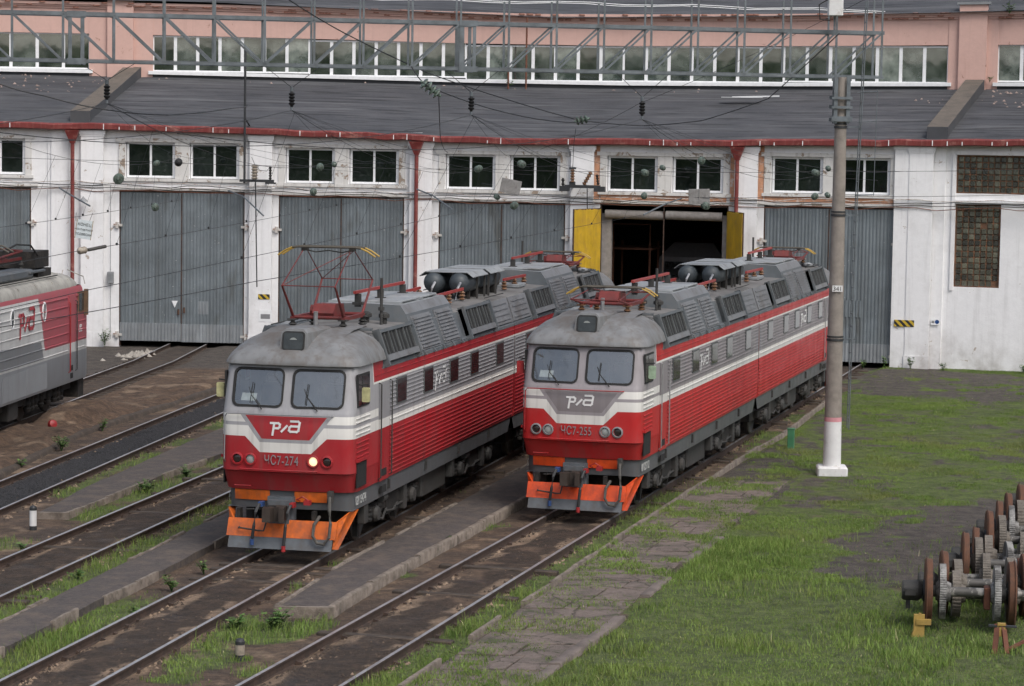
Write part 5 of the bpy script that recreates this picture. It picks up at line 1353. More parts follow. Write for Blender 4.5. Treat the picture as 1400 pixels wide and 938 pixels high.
# ================================================================== GREY AND RED FREIGHT LOCOMOTIVE, left edge
def paint_left():
    t = NT('livery_left'); v = t.coord('Object'); s = t.n('ShaderNodeSeparateXYZ'); t.put(s.inputs[0], v); x, y, z = s.outputs
    gt = lambda a, b: t.m('GREATER_THAN', a, b); lt = lambda a, b: t.m('LESS_THAN', a, b)
    def AND(*q): return q[0] if len(q) == 1 else t.m('MULTIPLY', q[0], AND(*q[1:]))
    grey, white, pink, dk = (.26, .275, .29), (.58, .58, .565), (.40, .075, .095), (.19, .20, .21)
    c = t.mix(gt(z, 1.88), grey, white)
    c = t.mix(AND(gt(z, 1.95), lt(z, t.m('MULTIPLY_ADD', y, -.02, 2.46)), lt(y, t.m('MULTIPLY_ADD', t.m('SUBTRACT', z, 1.95), -.5, -1.55))), c, dk)
    e = t.m('MULTIPLY_ADD', t.m('SUBTRACT', z, 2.2), -.40, -1.42)
    c = t.mix(AND(gt(z, 2.20), gt(y, e)), c, pink)
    c = t.mix(gt(z, 3.86), c, pink)
    n1 = t.noise(v, 1.3, 6, .65); ns = t.noise(t.coord('Object', (1, 1, .05)), 4, 5, .65)
    c = t.mix(t.m('MULTIPLY', t.ramp(n1, .4, .75), .25), c, (.17, .15, .135)); c = t.mix(t.m('MULTIPLY', t.ramp(ns, .5, .75), .3), c, (.15, .13, .12))
    t.set(c, .55); MATS['livery_left'] = t.mat
paint_left()
mat('roof_cream', (.33, .32, .29), .75, 0, .2, 1.5, dirt=(.11, .10, .09), dscale=1, dlo=.5, dhi=.75, streak=.3)
mat('emblem_pink', (.42, .055, .07), .6, 0, .1)
mat('wood_brown', (.14, .085, .05), .8, 0, .25, 4)
fl = thing('locomotive', 'grey, white and pink-red freight locomotive cut off by the left edge, facing the shed', 'locomotive', (-15.96, 80, 0), -.088)
Y0, Y1 = -13.0, 4.0
b = MB(); W3 = 1.575
def ring3(z, w, f):
    pts = [(w, Y0), (w, Y1 - f - .35), (w - .1, Y1 - f - .1), (w - .4, Y1 - f), (0, Y1 - f + .03)]
    return [(x, y, z) for x, y in pts + [(-x, y) for x, y in pts[-2::-1]]]
b.strip([ring3(.92, W3 - .02, .05), ring3(1.0, W3, .0), ring3(3.0, W3, .0), ring3(3.1, W3, .08), ring3(3.9, W3 - .03, .45), ring3(4.0, W3 - .06, .55)])
b.build('body', MATS['livery_left'], fl, 35)
rf = MB(); pf = [(1.52, 3.99), (1.50, 4.10), (1.42, 4.24), (1.25, 4.36), (.9, 4.44), (0, 4.47)]; full = pf + [(-x, z) for x, z in pf[-2::-1]]
rf.strip([[(x, y, z) for x, z in full] for y in (Y0, 1.2, 1.8)] + [[(x * .97, 2.6, 3.99 + (z - 3.99) * .92) for x, z in full], [(x * .9, 3.2, 3.99 + (z - 3.99) * .6) for x, z in full], [(x * .82, 3.55, 3.99 + (z - 3.99) * .05) for x, z in full]])
rf.build('roof', MATS['roof_cream'], fl, 50)
for k in range(9): MB().tube([(1.50 - .0, Y0 + 1.5 + k * 1.9, 4.0), (1.44, Y0 + 1.5 + k * 1.9, 4.24), (.9, Y0 + 1.5 + k * 1.9, 4.455)], .02, 5).build('roof_seam', MATS['roof_cream'], fl)
for k in range(7):
    z = 1.98 + k * .285
    rb = MB(); rb.prism([(0, -.022), (.022, -.008), (.022, .008), (0, .022)], lambda u, v, d: (W3 - .002 + u, d, z + v), Y0 + .1, 1.30); rb.prism([(0, -.02), (.02, -.008), (.02, .008), (0, .02)], lambda u, v, d: (W3 - .002 + u, d, z + v), 2.3, 3.5)
    rb.build('side_rib', MATS['livery_left'], fl)
for y in (-4.97, -1.5, -8.4, -11.8):
    o = MB().lathe([(.27, W3 - .01), (.27, W3 + .02), (.22, W3 + .025), (.22, W3 - .01)], (0, 0, 0), 'x', 20).build('porthole', MATS['window_white'], fl, 40); o.location = (0, y, 3.42); o.scale = (1, .75, 1.15)
    MB().lathe([(.215, W3), (.21, W3 + .012), (.01, W3 + .012)], (0, 0, 0), 'x', 20).build('pane', MATS['side_glass'], o)
strokes([[(a * .50, b_ * .50) for a, b_ in ln] for ln in LOGO], .11, lambda u, v, d: (W3 + .022 + d, -4.25 + u, 2.98 + v + u * .0), 0, .006).build('emblem', MATS['emblem_pink'], fl)
MB().box(W3 - .02, W3 + .008, 1.45, 2.15, 1.9, 3.75).build('cab_door', MATS['livery_left'], fl)
for y in (1.38, 2.22): MB().tube([(W3, y, 3.55), (W3 + .06, y, 3.52), (W3 + .06, y, 1.30), (W3, y, 1.26)], .02, 6).build('handrail', MATS['valve_red' if y < 2 else 'under_grey'], fl)
for z in (1.30, 1.05): MB().box(W3 - .02, W3 + .012, 1.6, 1.9, z, z + .17).build('footstep', MATS['grille_dark'], fl)
w_ = MB().box(W3 - .03, W3 + .02, 2.55, 3.25, 3.12, 3.80).build('cab_window', MATS['wood_brown'], fl); MB().box(W3 - .02, W3 + .03, 2.62, 3.18, 3.18, 3.74).build('pane', MATS['side_glass'], w_)
MB().box(W3, W3 + .12, 3.28, 3.42, 3.0, 3.85).build('side_screen', MATS['wood_brown'], fl)
for y0, y1, z0, z1 in ((-6.0, -3.5, 1.0, 1.76), (-3.45, -1.2, 1.0, 1.80), (-12, -6.2, 1.0, 1.7)): MB().box(W3 - .02, W3 + .01, y0, y1, z0, z1).build('skirt_panel', MATS['livery_left'], fl)
me = text_mesh('side_text', '2050\nВЛ80С', .14, MATS['logo_white'], .003); o = link('side_text', me, fl, (W3 + .006, 2.85, 2.62)); o.rotation_euler = (PI / 2, 0, PI / 2)
# roof gear
MB().cbox(.35, 1.1, -13, -1.0, 4.45, 4.72, .05).cbox(.2, 1.15, -1.6, .2, 4.58, 4.66, .02).build('roof_duct', MATS['roof_grey'], fl)
MB().box(-.9, 1.0, -.5, 1.1, 4.70, 5.22).box(-.95, 1.05, -.3, 1.2, 4.42, 4.66).build('resistor_box', MATS['under_black'], fl)
MB().tube([(1.3, -12, 4.42), (1.3, 1.0, 4.42)], .02, 5).build('roof_rail', MATS['under_grey'], fl)
PS = 2.2
pt = link('pantograph', MB().box(-.6, .6, -8.2 + 2.2, -6.4 + 2.2, 4.93, 5.0).mesh('pantograph', MATS['panto_red']), fl)
for x in (-.6, .6):
    for y in (-8.3 + PS, -2.9 + PS): MB().lathe([(.05, 4.45), (.11, 4.5), (.05, 4.58), (.11, 4.66), (.05, 4.74), (.1, 4.82), (.05, 4.95)], (x, y, 0), n=10).build('insulator', MATS['under_grey'], fl)
    MB().bar((x, -8.6 + PS, 5.02), (x, -2.9 + PS, 5.02), .09, .09).build('base_beam', MATS['panto_red'], fl)
    MB().tube([(x, -6.8 + PS, 5.05), (x * 1.1, -3.0 + PS, 5.25), (x, -5.6 + PS, 5.45)], [.045, .04, .025], 8).build('pantograph_arm', MATS['panto_red'], fl)
    MB().tube([(x, -4.4 + PS, 5.05), (x * 1.1, -8.6 + PS, 5.25), (x, -5.8 + PS, 5.45)], [.045, .04, .025], 8).build('pantograph_arm', MATS['panto_red'], fl)
for y in (-5.9 + PS, -5.4 + PS): MB().tube([(-1.1, y, 5.32), (-.75, y, 5.50), (.75, y, 5.52), (1.1, y, 5.34)], .03, 6).build('collector_head', MATS['panto_strip'], fl)
MB().tube([(.8, -3.2, 5.36), (.9, -2.2, 5.52), (1.0, -1.0, 5.45), (1.0, -.2, 5.1)], .03, 6).build('roof_cable', MATS['rubber'], fl)
for yc in (-.2, -8.6):
    for y in (yc - 1.5, yc + 1.5):
        for sx in (1, -1): MB().lathe([(.60, sx * .74), (.625, sx * .75), (.625, sx * .86), (.55, sx * .88), (.22, sx * .83), (.2, sx * .95), (.02, sx * .95)], (0, y, .625), 'x', 24).build('wheel', MATS['wheel_rim'], fl, 40)
    for sx in (1, -1):
        MB().box(sx * 1.15 - .06, sx * 1.15 + .06, yc - 2.3, yc + 2.3, .55, .78).build('bogie_frame', MATS['under_black'], fl)
        for q in (-1.9, -1.5, -1.1, 1.1, 1.5, 1.9, .4, -.4): MB().lathe([(.10, .35), (.13, .45), (.1, .5), (.13, .6), (.1, .7), (.13, .8), (.1, .92)], (sx * 1.2, yc + q, 0), n=10).build('spring', MATS['under_black'], fl)
MB().cbox(1.0, 1.35, -4.6, -3.6, .30, .92, .03).build('sand_box', MATS['under_grey'], fl)
MB().box(-1.2, 1.2, -12, 3.0, .6, .95).build('underframe', MATS['under_black'], fl)
MB().box(-1.3, 1.4, 3.2, 3.9, .28, .9).build('plough', MATS['under_black'], fl)

# ================================================================== SHED INTERIOR THINGS seen in the open gate
mat('rust_steel', (.16, .065, .04), .8, .2, .3, 4)
pf_ = thing('work_platform', 'rusty steel work platform standing inside the open gate', 'work platform', polar(.1968, RAD + 3.5, 0), -.2)
for x in (-.8, .8):
    for y in (0, 2.5): MB().bar((x, y, -.2), (x, y, 4.6), .09).build('post', MATS['rust_steel'], pf_)
for z in (2.4, 4.3): MB().box(-.95, .95, -.1, 2.6, z, z + .08).build('deck', MATS['rust_steel'], pf_)
MB().bar((-.8, 0, 1.0), (.8, 0, 2.3), .05).build('brace', MATS['rust_steel'], pf_)
MB().bar((-.8, 0, 5.4), (.8, 0, 5.4), .05).bar((-.8, 0, 4.4), (-.8, 0, 5.4), .05).bar((.8, 0, 4.4), (.8, 0, 5.4), .05).build('guard_rail', MATS['rust_steel'], pf_)
il = thing('locomotive', 'dark red locomotive nose barely visible in the gloom of the open gate', 'locomotive', polar(.2125, RAD + 6, 0), -.2112)
b = MB(); b.strip([[(-1.4, .2, 1.2), (1.4, .2, 1.2), (1.45, 12, 1.2), (-1.45, 12, 1.2)], [(-1.45, 0, 2.5), (1.45, 0, 2.5), (1.45, 12, 2.5), (-1.45, 12, 2.5)], [(-1.4, .4, 3.9), (1.4, .4, 3.9), (1.4, 12, 3.9), (-1.4, 12, 3.9)], [(-.9, 1.2, 4.5), (.9, 1.2, 4.5), (.9, 12, 4.5), (-.9, 12, 4.5)]], 0, True)
b.build('body', MATS['livery_scarlet'], il)
for x in (-.65, .65): MB().add([(x - .5, .10, 3.0), (x + .5, .10, 3.0), (x + .5, .30, 3.7), (x - .5, .30, 3.7)], [(0, 1, 2, 3)]).build('windscreen', MATS['side_glass'], il)
for x in (-.9, .9): MB().lathe([(.14, .1), (.13, -.03), (.02, -.04)], (x, .08, 2.0), 'y', 14).build('headlight', MATS['lens_clear'], il)

# ================================================================== CONCRETE MAST 341 AND THE LATTICE CROSS-BEAM
mat('mast_concrete', (.25, .222, .197), .95, 0, .16, 3, dirt=(.12, .10, .085), dscale=1.6, dlo=.5, dhi=.75, damt=.6, bump=.4, bscale=50)
mat('mast_white', (.66, .66, .66), .8, 0, .08, 3, dirt=(.40, .36, .32), dscale=2.5, dlo=.55, dhi=.72)
mat('mast_pink', (.55, .25, .28), .8, 0, .15, 4)
mat('galvanised', (.145, .165, .18), .5, .35, .25, 2.5, dirt=(.10, .10, .10), dscale=2, dlo=.5, dhi=.75)
mat('band_dark', (.04, .042, .045), .6, .3, .2)
ms = thing('catenary_mast', 'tall round concrete mast numbered 341 with white painted foot on the lawn', 'mast', (8.85, 69.2, 0))
rad = lambda z: .248 - .0092 * z
b = MB(); zs = [-.3, 1.40, 1.52, 9.62]
b.lathe([(rad(z), z) for z in (1.52, 4, 7, 9.62)], n=24); b.build('shaft', MATS['mast_concrete'], ms, 40)
MB().lathe([(rad(-.3) + .002, -.3), (rad(1.4) + .002, 1.40)], n=24).build('white_foot', MATS['mast_white'], ms, 40)
MB().lathe([(rad(1.4) + .003, 1.40), (rad(1.52) + .003, 1.52)], n=24).build('pink_ring', MATS['mast_pink'], ms, 40)
b = MB(); b.cbox(-.41, .41, -.41, .41, -.3, .17, .04); o = b.build('footing', MATS['mast_white'], ms); o.rotation_euler = (0, 0, -.05)
for z in (3.62, 7.03, 9.42):
    MB().lathe([(rad(z) + .022, z), (rad(z) + .022, z + .06)], n=20).lathe([(rad(z) + .018, z + .1), (rad(z) + .018, z + .14)], n=20).build('clamp_band', MATS['band_dark'], ms)
pl = MB().box(-.14, .14, -.012, .0, -.085, .085).build('number_plate', MATS['mast_white'], ms); pl.location = (0.0, -rad(5) - .03, 5.06)
me = text_mesh('plate_number', '341', .17, MATS['rubber'], .003); o = link('plate_number', me, pl, (0, -.016, -.06)); o.rotation_euler = (PI / 2, 0, 0)
br = MB()
for x in (-.17, .17): br.box(x - .05, x + .05, -.2, -.12, 9.55, 10.80).box(x - .05, x + .05, .12, .2, 9.55, 10.80)
br.build('bracket_legs', MATS['galvanised'], ms)
for z in (9.60, 9.95, 10.2): MB().box(-.28, .28, -.24, -.2, z, z + .14 if z < 9.7 else z + .07).box(-.30, .30, .2, .24, z, z + .1).build('bracket_plate', MATS['galvanised'], ms)
MB().lathe([(.15, 9.62), (.13, 10.8)], n=16).build('mast_head', MATS['mast_concrete'], ms)
ld = MB(); 
for x, y in ((.42, -.15), (.42, .22)): ld.tube([(x, y, 1.2), (x + .05, y, 6.8), (x + .22, y, 13.2)], .018, 5)
ld.build('ladder_stringers', MATS['galvanised'], ms)
for k in range(33):
    z = 1.5 + k * .36; x = .42 + max(0, (z - 1.2)) / 5.6 * .05 if z < 6.8 else .47 + (z - 6.8) / 6.4 * .17
    MB().bar((x, -.17, z), (x, .24, z), .022).build('rung', MATS['galvanised'], ms)
for z in (3.65, 7.05, 9.45): MB().bar((.1, 0, z), (.55, 0, z + .02), .04).build('ladder_strut', MATS['galvanised'], ms)
for k, z in enumerate((7.6, 8.6, 9.6, 10.4)):
    MB().tube([(.47, -.15, z), (.75, -.2, z + .02), (.95, .03, z + .03), (.75, .26, z + .02), (.47, .22, z)], .012, 5).build('ladder_hoop', MATS['galvanised'], ms)
MB().tube([(.95, .03, 7.6), (.98, .03, 10.5)], .01, 5).build('ladder_cage_bar', MATS['galvanised'], ms)

gb = thing('gantry_beam', 'long grey steel lattice cross-beam spanning the tracks high above the locomotives', 'gantry beam', (0, 0, 0))
ga, gd = Vector((-13.38, 66.0, 0)), Vector((23.35, 4.4, 0)).normalized(); gp = Vector((-gd.y, gd.x, 0)); DW = .75
zb_, zt_ = 10.84, 12.06
def gpt(s, side, z): return ga + gd * s + gp * (side * DW) + Vector((0, 0, z))
S0, S1 = -13.0, 23.95
for side in (0, 1):
    for z in (zb_, zt_):
        o = MB()
        w_, h_ = (.09, .09) if z > 11 else (.07, .07)
        o.bar(gpt(S0, side, z), gpt(S1, side, z), .012, h_).bar(gpt(S0, side, z) + gp * .04 * (1 - 2 * side) + Vector((0, 0, .05)), gpt(S1, side, z) + gp * .04 * (1 - 2 * side) + Vector((0, 0, .05)), .085, .012)
        o.build('chord', MATS['galvanised'], gb)
stp = 1.31; n = int((S1 - S0) / stp); flip = 5.6
for i in range(n + 1):
    s = S0 + .2 + i * stp
    for side in (0, 1):
        MB().bar(gpt(s, side, zb_), gpt(s, side, zt_), .02, .062, up=tuple(gd)).build('upright', MATS['galvanised'], gb)
        if i < n:
            a, c_ = (zt_, zb_) if s < flip else (zb_, zt_)
            MB().bar(gpt(s, side, a), gpt(s + stp, side, c_), .05, .02, up=tuple(gp)).build('diagonal', MATS['galvanised'], gb)
        MB().bar(gpt(s, side, zt_ + .05), gpt(s, side, zt_ + 1.15), .03, .05, up=tuple(gd)).build('rail_post', MATS['galvanised'], gb)
    MB().bar(gpt(s, 0, zb_), gpt(s, 1, zb_), .05, .02).build('cross_strut', MATS['galvanised'], gb)
    MB().bar(gpt(s, 0, zt_), gpt(s, 1, zt_), .05, .02).build('cross_strut', MATS['galvanised'], gb)
for s in (1.95, 12.3):
    for side in (0, 1):
        for d in (-.16, .16): MB().bar(gpt(s + d, side, zb_), gpt(s + d, side, zt_), .03, .09, up=tuple(gd)).build('splice_upright', MATS['galvanised'], gb)
        for z in (zb_, zt_): MB().bar(gpt(s - .25, side, z) - gp * .02, gpt(s + .25, side, z) - gp * .02, .02, .15).build('splice_plate', MATS['galvanised'], gb)
MB().box(-.5, 23.5, 0, .45, 0, .02).mesh('x', MATS['galvanised'])
for side in (0, 1):
    for z in (zt_ + .62, zt_ + 1.1):
        pts = [gpt(S0 + (S1 - S0) * k / 40, side, z + .03 * math.sin(k * 1.7)) for k in range(41)]
        MB().tube(pts, .011, 4).build('guard_cable', MATS['window_white'], gb)
cb = thing('control_box', 'pale electrical box fixed high on the gantry above mast 341', 'electrical box', (8.70, 69.85, 12.48))
MB().cbox(-.20, .20, -.2, .1, 0, .52, .02).build('case', MATS['mast_white'], cb); MB().tube([(-.2, -.1, .45), (-.45, -.1, .3), (-.42, -.1, -.1), (-.15, -.1, -.12)], .02, 5).build('cable', MATS['rubber'], cb); MB().bar((0, .05, -.45), (0, .05, 0), .05).build('stand', MATS['galvanised'], cb)

# ================================================================== OVERHEAD WIRES
mat('wire_dark', (.035, .036, .038), .6, .4)
mat('stand_wood', (.30, .22, .10), .8)
mat('glass_green', (.11, .15, .125), .12, 0, .5, 12, dirt=(.05, .055, .045), dscale=9, dlo=.45, dhi=.6)
mat('polymer_black', (.012, .012, .013), .5)
mat('porcelain_dirty', (.30, .26, .21), .4, 0, .3, 8)
def wire_pts(pts, sagz=.0, n=14):
    out = []
    for (a, c_) in zip(pts[:-1], pts[1:]):
        a, c_ = Vector(a), Vector(c_)
        for k in range(n): f = k / n; out.append(a.lerp(c_, f) - Vector((0, 0, 4 * sagz * f * (1 - f))))
    return out + [Vector(pts[-1])]
def wire(pts, r, label, sagz=0., group=None, n=14, name='overhead_wire'):
    o = MB().tube(wire_pts(pts, sagz, n), r, 5).build(name, MATS['wire_dark']); return tag(o, label, 'wire', group)
def bell(parent, p, d, nd=3, r=.17, m_='glass_green', pitch=.14):
    """string of glass discs centred on p, along d"""
    d = Vector(d).normalized(); prof = [(.03, -nd * pitch / 2 - .06)]
    for k in range(nd):
        h = (k - nd / 2) * pitch; prof += [(.045, h), (r * .9, h + .03), (r, h + .06), (r * .55, h + .09), (.05, h + pitch * .9)]
    prof += [(.03, nd * pitch / 2 + .06)]
    o = MB().lathe(prof, (0, 0, 0), 'z', 14).build('insulator', MATS[m_], parent, 40)
    o.rotation_euler = d.to_track_quat('Z', 'Y').to_euler(); o.location = p
    return o
SLP = {'D': .088, 'C': .1285, 'B': .184, 'A': .2112, 'E': .2665}
CON = {'A': ((5.32, 105.8, 5.9), (-5.82, 57.0, 5.7)), 'B': ((-1.04, 106.3, 6.19), (-9.35, 55.8, 5.53)), 'C': ((-6.9, 107.3, 6.19), (-11.88, 68.0, 5.77)), 'D': ((-14.11, 108.0, 6.19), (-16.22, 80.0, 5.95))}
NICE = {'A': 'open gate', 'B': 'middle grey gate', 'C': 'gate behind the raised pantograph', 'D': 'leftmost full gate', 'E': 'rightmost gate'}
MES = {'A': ((5.9, 106, 7.9), (-1.2, 68.6, 9.62)), 'B': ((-.8, 106.6, 7.9), (-5.97, 67.8, 9.66)), 'C': ((-7.2, 107.4, 8.0), (-10.77, 67.0, 9.76)), 'D': ((-14.2, 108, 8.0), (-15.6, 66.3, 9.8)), 'E': ((12.9, 103.6, 7.9), (3.45, 69.4, 9.58))}
for k in 'DCBA':
    a, c_ = Vector(CON[k][0]), Vector(CON[k][1]); e = c_ + (c_ - a) * ((c_.y - 36) / (a.y - c_.y))
    w_ = wire([a, c_, e], .0085, 'contact wire running from the ' + NICE[k] + ' towards the camera', .04)
    ma, mc = Vector(MES[k][0]), Vector(MES[k][1])
    for j in range(7):
        f = .08 + j * .135; p = a.lerp(c_, f); f2 = (ma.y - p.y) / (ma.y - mc.y)
        if f2 < 1:
            q = ma.lerp(mc, f2); q.z -= 4 * .9 * f2 * (1 - f2)
            MB().tube([p, q], .0045, 4).build('dropper', MATS['wire_dark'], w_); MB().cbox(p.x - .03, p.x + .03, p.y - .05, p.y + .05, p.z - .03, p.z + .04, .01).build('clip', MATS['wire_dark'], w_)
for k in 'DCBAE':
    a, c_ = Vector(MES[k][0]), Vector(MES[k][1]); e = Vector((c_.x - 30 * math.tan(SLP[k]) - .5, c_.y - 30, 9.0))
    wire([a, c_], .0075, 'carrier wire sagging from the gantry to the ' + NICE[k], .9); wire([c_, e], .0075, 'carrier wire from gantry towards camera, in line with ' + NICE[k], .5)
# suspension strings under the gantry
for i, k in enumerate('CBAE'):
    p = Vector(MES[k][1]); s = (p.x - ga.x) / gd.x
    r_ = thing('gantry_hanger', ['leftmost', 'second from left', 'third from left', 'rightmost'][i] + ' black insulator hung in a wire V under the gantry beam', 'insulator', p, 0, 'black suspension insulators under the gantry')
    bell(r_, (0, 0, .30), (0, 0, 1), 4, .09, 'polymer_black', .085); MB().cyl((0, 0, .0), (0, 0, .14), .035).cyl((0, 0, .50), (0, 0, .62), .05).build('fitting', MATS['galvanised'], r_)
    for dx_, y_, z_ in ((-3.4, 96, 8.1), (3.6, 97, 8.0), (-1.2, 99, 7.7), (1.9, 99, 7.6)):
        q = Vector((float(tx(k, y_)) + dx_, y_, z_)) - p; MB().tube([q * f - Vector((0, 0, 2.2 * f * (1 - f) * (.5 + abs(dx_) * .12))) for f in (0, .2, .4, .6, .8, 1)], .005, 4).build('guy_wire', MATS['wire_dark'], r_)
    for d in (-.75, .75): MB().tube([(0, 0, .6), Vector((d, d * gd.y / gd.x, zb_ - p.z))], .008, 4).build('hanger_wire', MATS['wire_dark'], r_)
# cross-spans in front of the gates, with glass discs at every track
cs = []
for nm, z, lab in (('upper', 7.85, 'upper cross-span wire strung along the shed front before the windows'), ('lower', 6.86, 'lower cross-span wire strung along the shed front above the gates')):
    pts = [polar(-.06, RAD - 5.5, z + .3)] + [(x, 100 - .06 * x, z + dz) for x, dz in ((-14.2, .0), (-7.8, -.05), (-1.1, -.06), (5.2, -.05), (12.4, .08))] + [polar(.33, RAD - .5, z + .3)]
    cs.append(wire(pts, .009, lab, .05))
for i, (x, z, r) in enumerate([(-15.75, 7.16, .30), (-14.23, 7.80, .16), (-13.35, 7.85, .22), (-14.28, 6.06, .22), (-7.71, 7.76, .21), (-7.14, 7.87, .15), (-7.96, 6.78, .2), (-1.43, 7.79, .2), (.26, 8.0, .22), (-.69, 6.70, .16), (0.0, 6.37, .22), (5.11, 7.74, .2), (5.8, 7.95, .15), (7.31, 8.25, .22), (5.1, 6.84, .18), (7.5, 6.49, .22), (11.76, 7.85, .19), (12.25, 8.03, .15), (11.76, 6.93, .19), (12.25, 6.99, .15)]):
    w_ = cs[0] if z > 7.3 else cs[1]
    bell(w_, (x, 100 - .06 * x, z), (.25 * random.uniform(-1, 1), 1, .1), 3, r * .70, 'glass_green' if i != 2 else 'polymer_black')
for i, pts in enumerate(([(-17.4, 97, 6.85), (-16.6, 94, 6.75), (-15.06, 90, 6.38)], [(-11.28, 100, 6.78), (-10.4, 97.5, 6.6), (-9.39, 95, 5.97)], [(-3.84, 100, 6.95), (-3.1, 97.5, 6.75), (-2.3, 95, 6.30)], [(6.6, 100, 6.75), (5.9, 98, 6.6), (4.9, 96, 6.2)])):
    tag(MB().tube(pts, .03, 6).build('registration_arm', MATS['galvanised']), ['bent grey steady arm beside the left downpipe', 'bent grey steady arm in front of the second pilaster', 'bent grey steady arm before the middle downpipe', 'bent grey steady arm at the top of the open gate'][i], 'steady arm', 'steady arms of the overhead line')
wire([(-13.38 - 4, 65.2, 11.2), (-13.38, 66.0, 10.2), (-12.24, 66.0, 9.92), (-10.61, 66.0, 9.58), (-9.56, 70.0, 9.5), (-9.53, 85.0, 9.86), (-11.2, 106.6, 10.2)], .016, 'thick black feeder cable sagging across the roof at the left', .03, n=6)
f2_ = wire([(-7.5, 62, 13.2), (-5.73, 64.0, 12.38), (-4.48, 66.0, 11.66), (-2.43, 70.0, 10.76), (-0.11, 76.0, 10.12), (2.13, 82.0, 9.61), (4.34, 86.0, 9.5), (6.17, 84.0, 9.69), (7.73, 78.0, 10.34), (8.77, 69.4, 11.99)], .016, 'thick black feeder cable slung from the top edge to mast 341', .02, n=6)
f3_ = wire([(-2.75, 66.6, 10.84), (-2.29, 66.0, 10.32), (-0.11, 75.0, 9.72), (2.08, 80.0, 9.53)], .015, 'short black feeder cable with a large glass insulator above the middle bays', .06, n=6)
bell(f3_, (-2.22, 66.3, 10.26), (.8, .3, -.6), 4, .16); bell(f3_, (2.1, 80.2, 9.62), (.9, .3, .2), 3, .14)
wire([(-2.03, 67.0, 10.11), (-2.65, 90.0, 8.95), (-2.76, 104.0, 8.4)], .014, 'black drop cable hanging from the glass insulator to the shed front', .12, n=6)
wire([(9.4, 69.3, 12.9), (4.0, 82, 10.2), (1.0, 100, 8.6)], .007, 'thin pale stay wire slanting down from the top of mast 341', .1)
# cables clipped along the shed front
for j, (z, lab) in enumerate(((6.62, 'upper cable looped along the wall above the gates'), (6.50, 'middle cable looped along the wall above the gates'), (6.72, 'pale conduit running straight along the wall under the windows'), (6.40, 'lowest slack cable looped along the wall at the gate tops'))):
    pts = []
    for k in range(61):
        a = -.03 + .36 * k / 60; pts.append(polar(a, RAD - .26 - .02 * (k % 2), (z + .04 * math.sin(k * 1.3 + j) - .06 * (k % 4 == 2)) * sag(a)))
    tag(MB().tube(pts, .016, 5).build('wall_cable', [MATS['rubber'], MATS['hose_grey'], MATS['hinge_paint'], MATS['rust_steel']][j]), lab, 'cable')
# end-of-line sign hung on the wire
sg = thing('hanging_sign', 'small white Cyrillic sign hanging on the wires beside the red downpipe', 'sign', (-12.42, 73, 5.93), 0)
mat('sign_board', (.62, .68, .70), .6, 0, .1, 6)
b = MB().box(-.22, .22, -.008, .008, 0, .54).build('board', MATS['sign_board'], sg)
MB().box(-.235, -.22, -.012, .012, -.01, .55).box(.22, .235, -.012, .012, -.01, .55).build('edge_strip', MATS['stand_wood'], b); b.rotation_euler = (0, .14, 0)
for i, (tx_, sz) in enumerate((('КОНЕЦ', .115), ('КОНТАКТНОЙ', .075), ('ПОДВЕСКИ', .085))):
    o = link('sign_text', text_mesh('sign_text', tx_, sz, MATS['rubber'], .002), b, (0, -.012, .37 - i * .135)); o.rotation_euler = (PI / 2, 0, 0)
for x in (-.2, .2): MB().tube([(x, 0, .52), (x * 1.2 + .05, 0, .75)], .006, 4).build('hook', MATS['wire_dark'], sg)
s2 = thing('section_insulator', 'dirty white insulator set into the contact wire beside the left pilaster', 'insulator', (-11.75, 69.0, 5.78))
bell(s2, (0, 0, 0), (.35, 1, .05), 3, .10, 'porcelain_dirty', .12); MB().tube([(.1, .3, 0), (.42, 1.3, .06)], .05, 6).build('rod', MATS['hose_grey'], s2)
mat('weathered_board', (.23, .225, .22), .9, 0, .25, 3, dirt=(.13, .12, .115), dscale=7, bump=.7, bscale=18)
for i, (x, z, w_, h_, ry) in enumerate(((-.15, 7.12, .80, .56, .2), (7.26, 6.84, .84, .60, -.03))):
    o = MB().cbox(-w_ / 2, w_ / 2, -.03, .03, -h_ / 2, h_ / 2, .012).box(-.015, .015, -.05, .05, -h_ / 2, h_ / 2).build('hanging_plate', MATS['weathered_board']); o.location = (x, 99.6, z); o.rotation_euler = (0, ry, 0)
    tag(o, ['tilted grey weathered plate hanging on the cross-span over the middle gate', 'level grey weathered plate hanging at the top of the open gate'][i], 'plate')

# ================================================================== FIXTURES ON THE SHED FRONT
def on_wall(ph, x, r=RAD): p = Vector(polar(ph, r, 0)) + Vector((math.cos(ph) * x, -math.sin(ph) * x, 0)); return p
def front_thing(name, label, cat, ph, x, z, out=.2, group=None):
    p = on_wall(ph, x, RAD - out); return thing(name, label, cat, (p.x, p.y, z), -ph, group)
def ribbed(parent, p0, p1, r, m_='insulator_brown', name='insulator'):
    p0, p1 = Vector(p0), Vector(p1); L = (p1 - p0).length; n = int(L / .11); prof = [(r * .55, 0)]
    for k in range(n): h = L * (k + .15) / n; prof += [(r * .55, h), (r, h + L / n * .3), (r * .6, h + L / n * .6)]
    prof.append((r * .55, L)); o = MB().lathe(prof, n=12).build(name, MATS[m_], parent); o.location = p0; o.rotation_euler = (p1 - p0).to_track_quat('Z', 'Y').to_euler(); return o
d1 = front_thing('disconnector', 'switch with ribbed grey insulator and thin dark mast on the pilaster between two left gates', 'switchgear', .0832, 0, 7.05, 1.0)
MB().cyl((-.55, 0, -.1), (-.55, 0, 5.5), .05).build('mast', MATS['band_dark'], d1); MB().box(-.75, .7, -.08, .08, -.05, .06).box(.35, .78, -.1, .1, -.12, -.05).build('platform', MATS['band_dark'], d1)
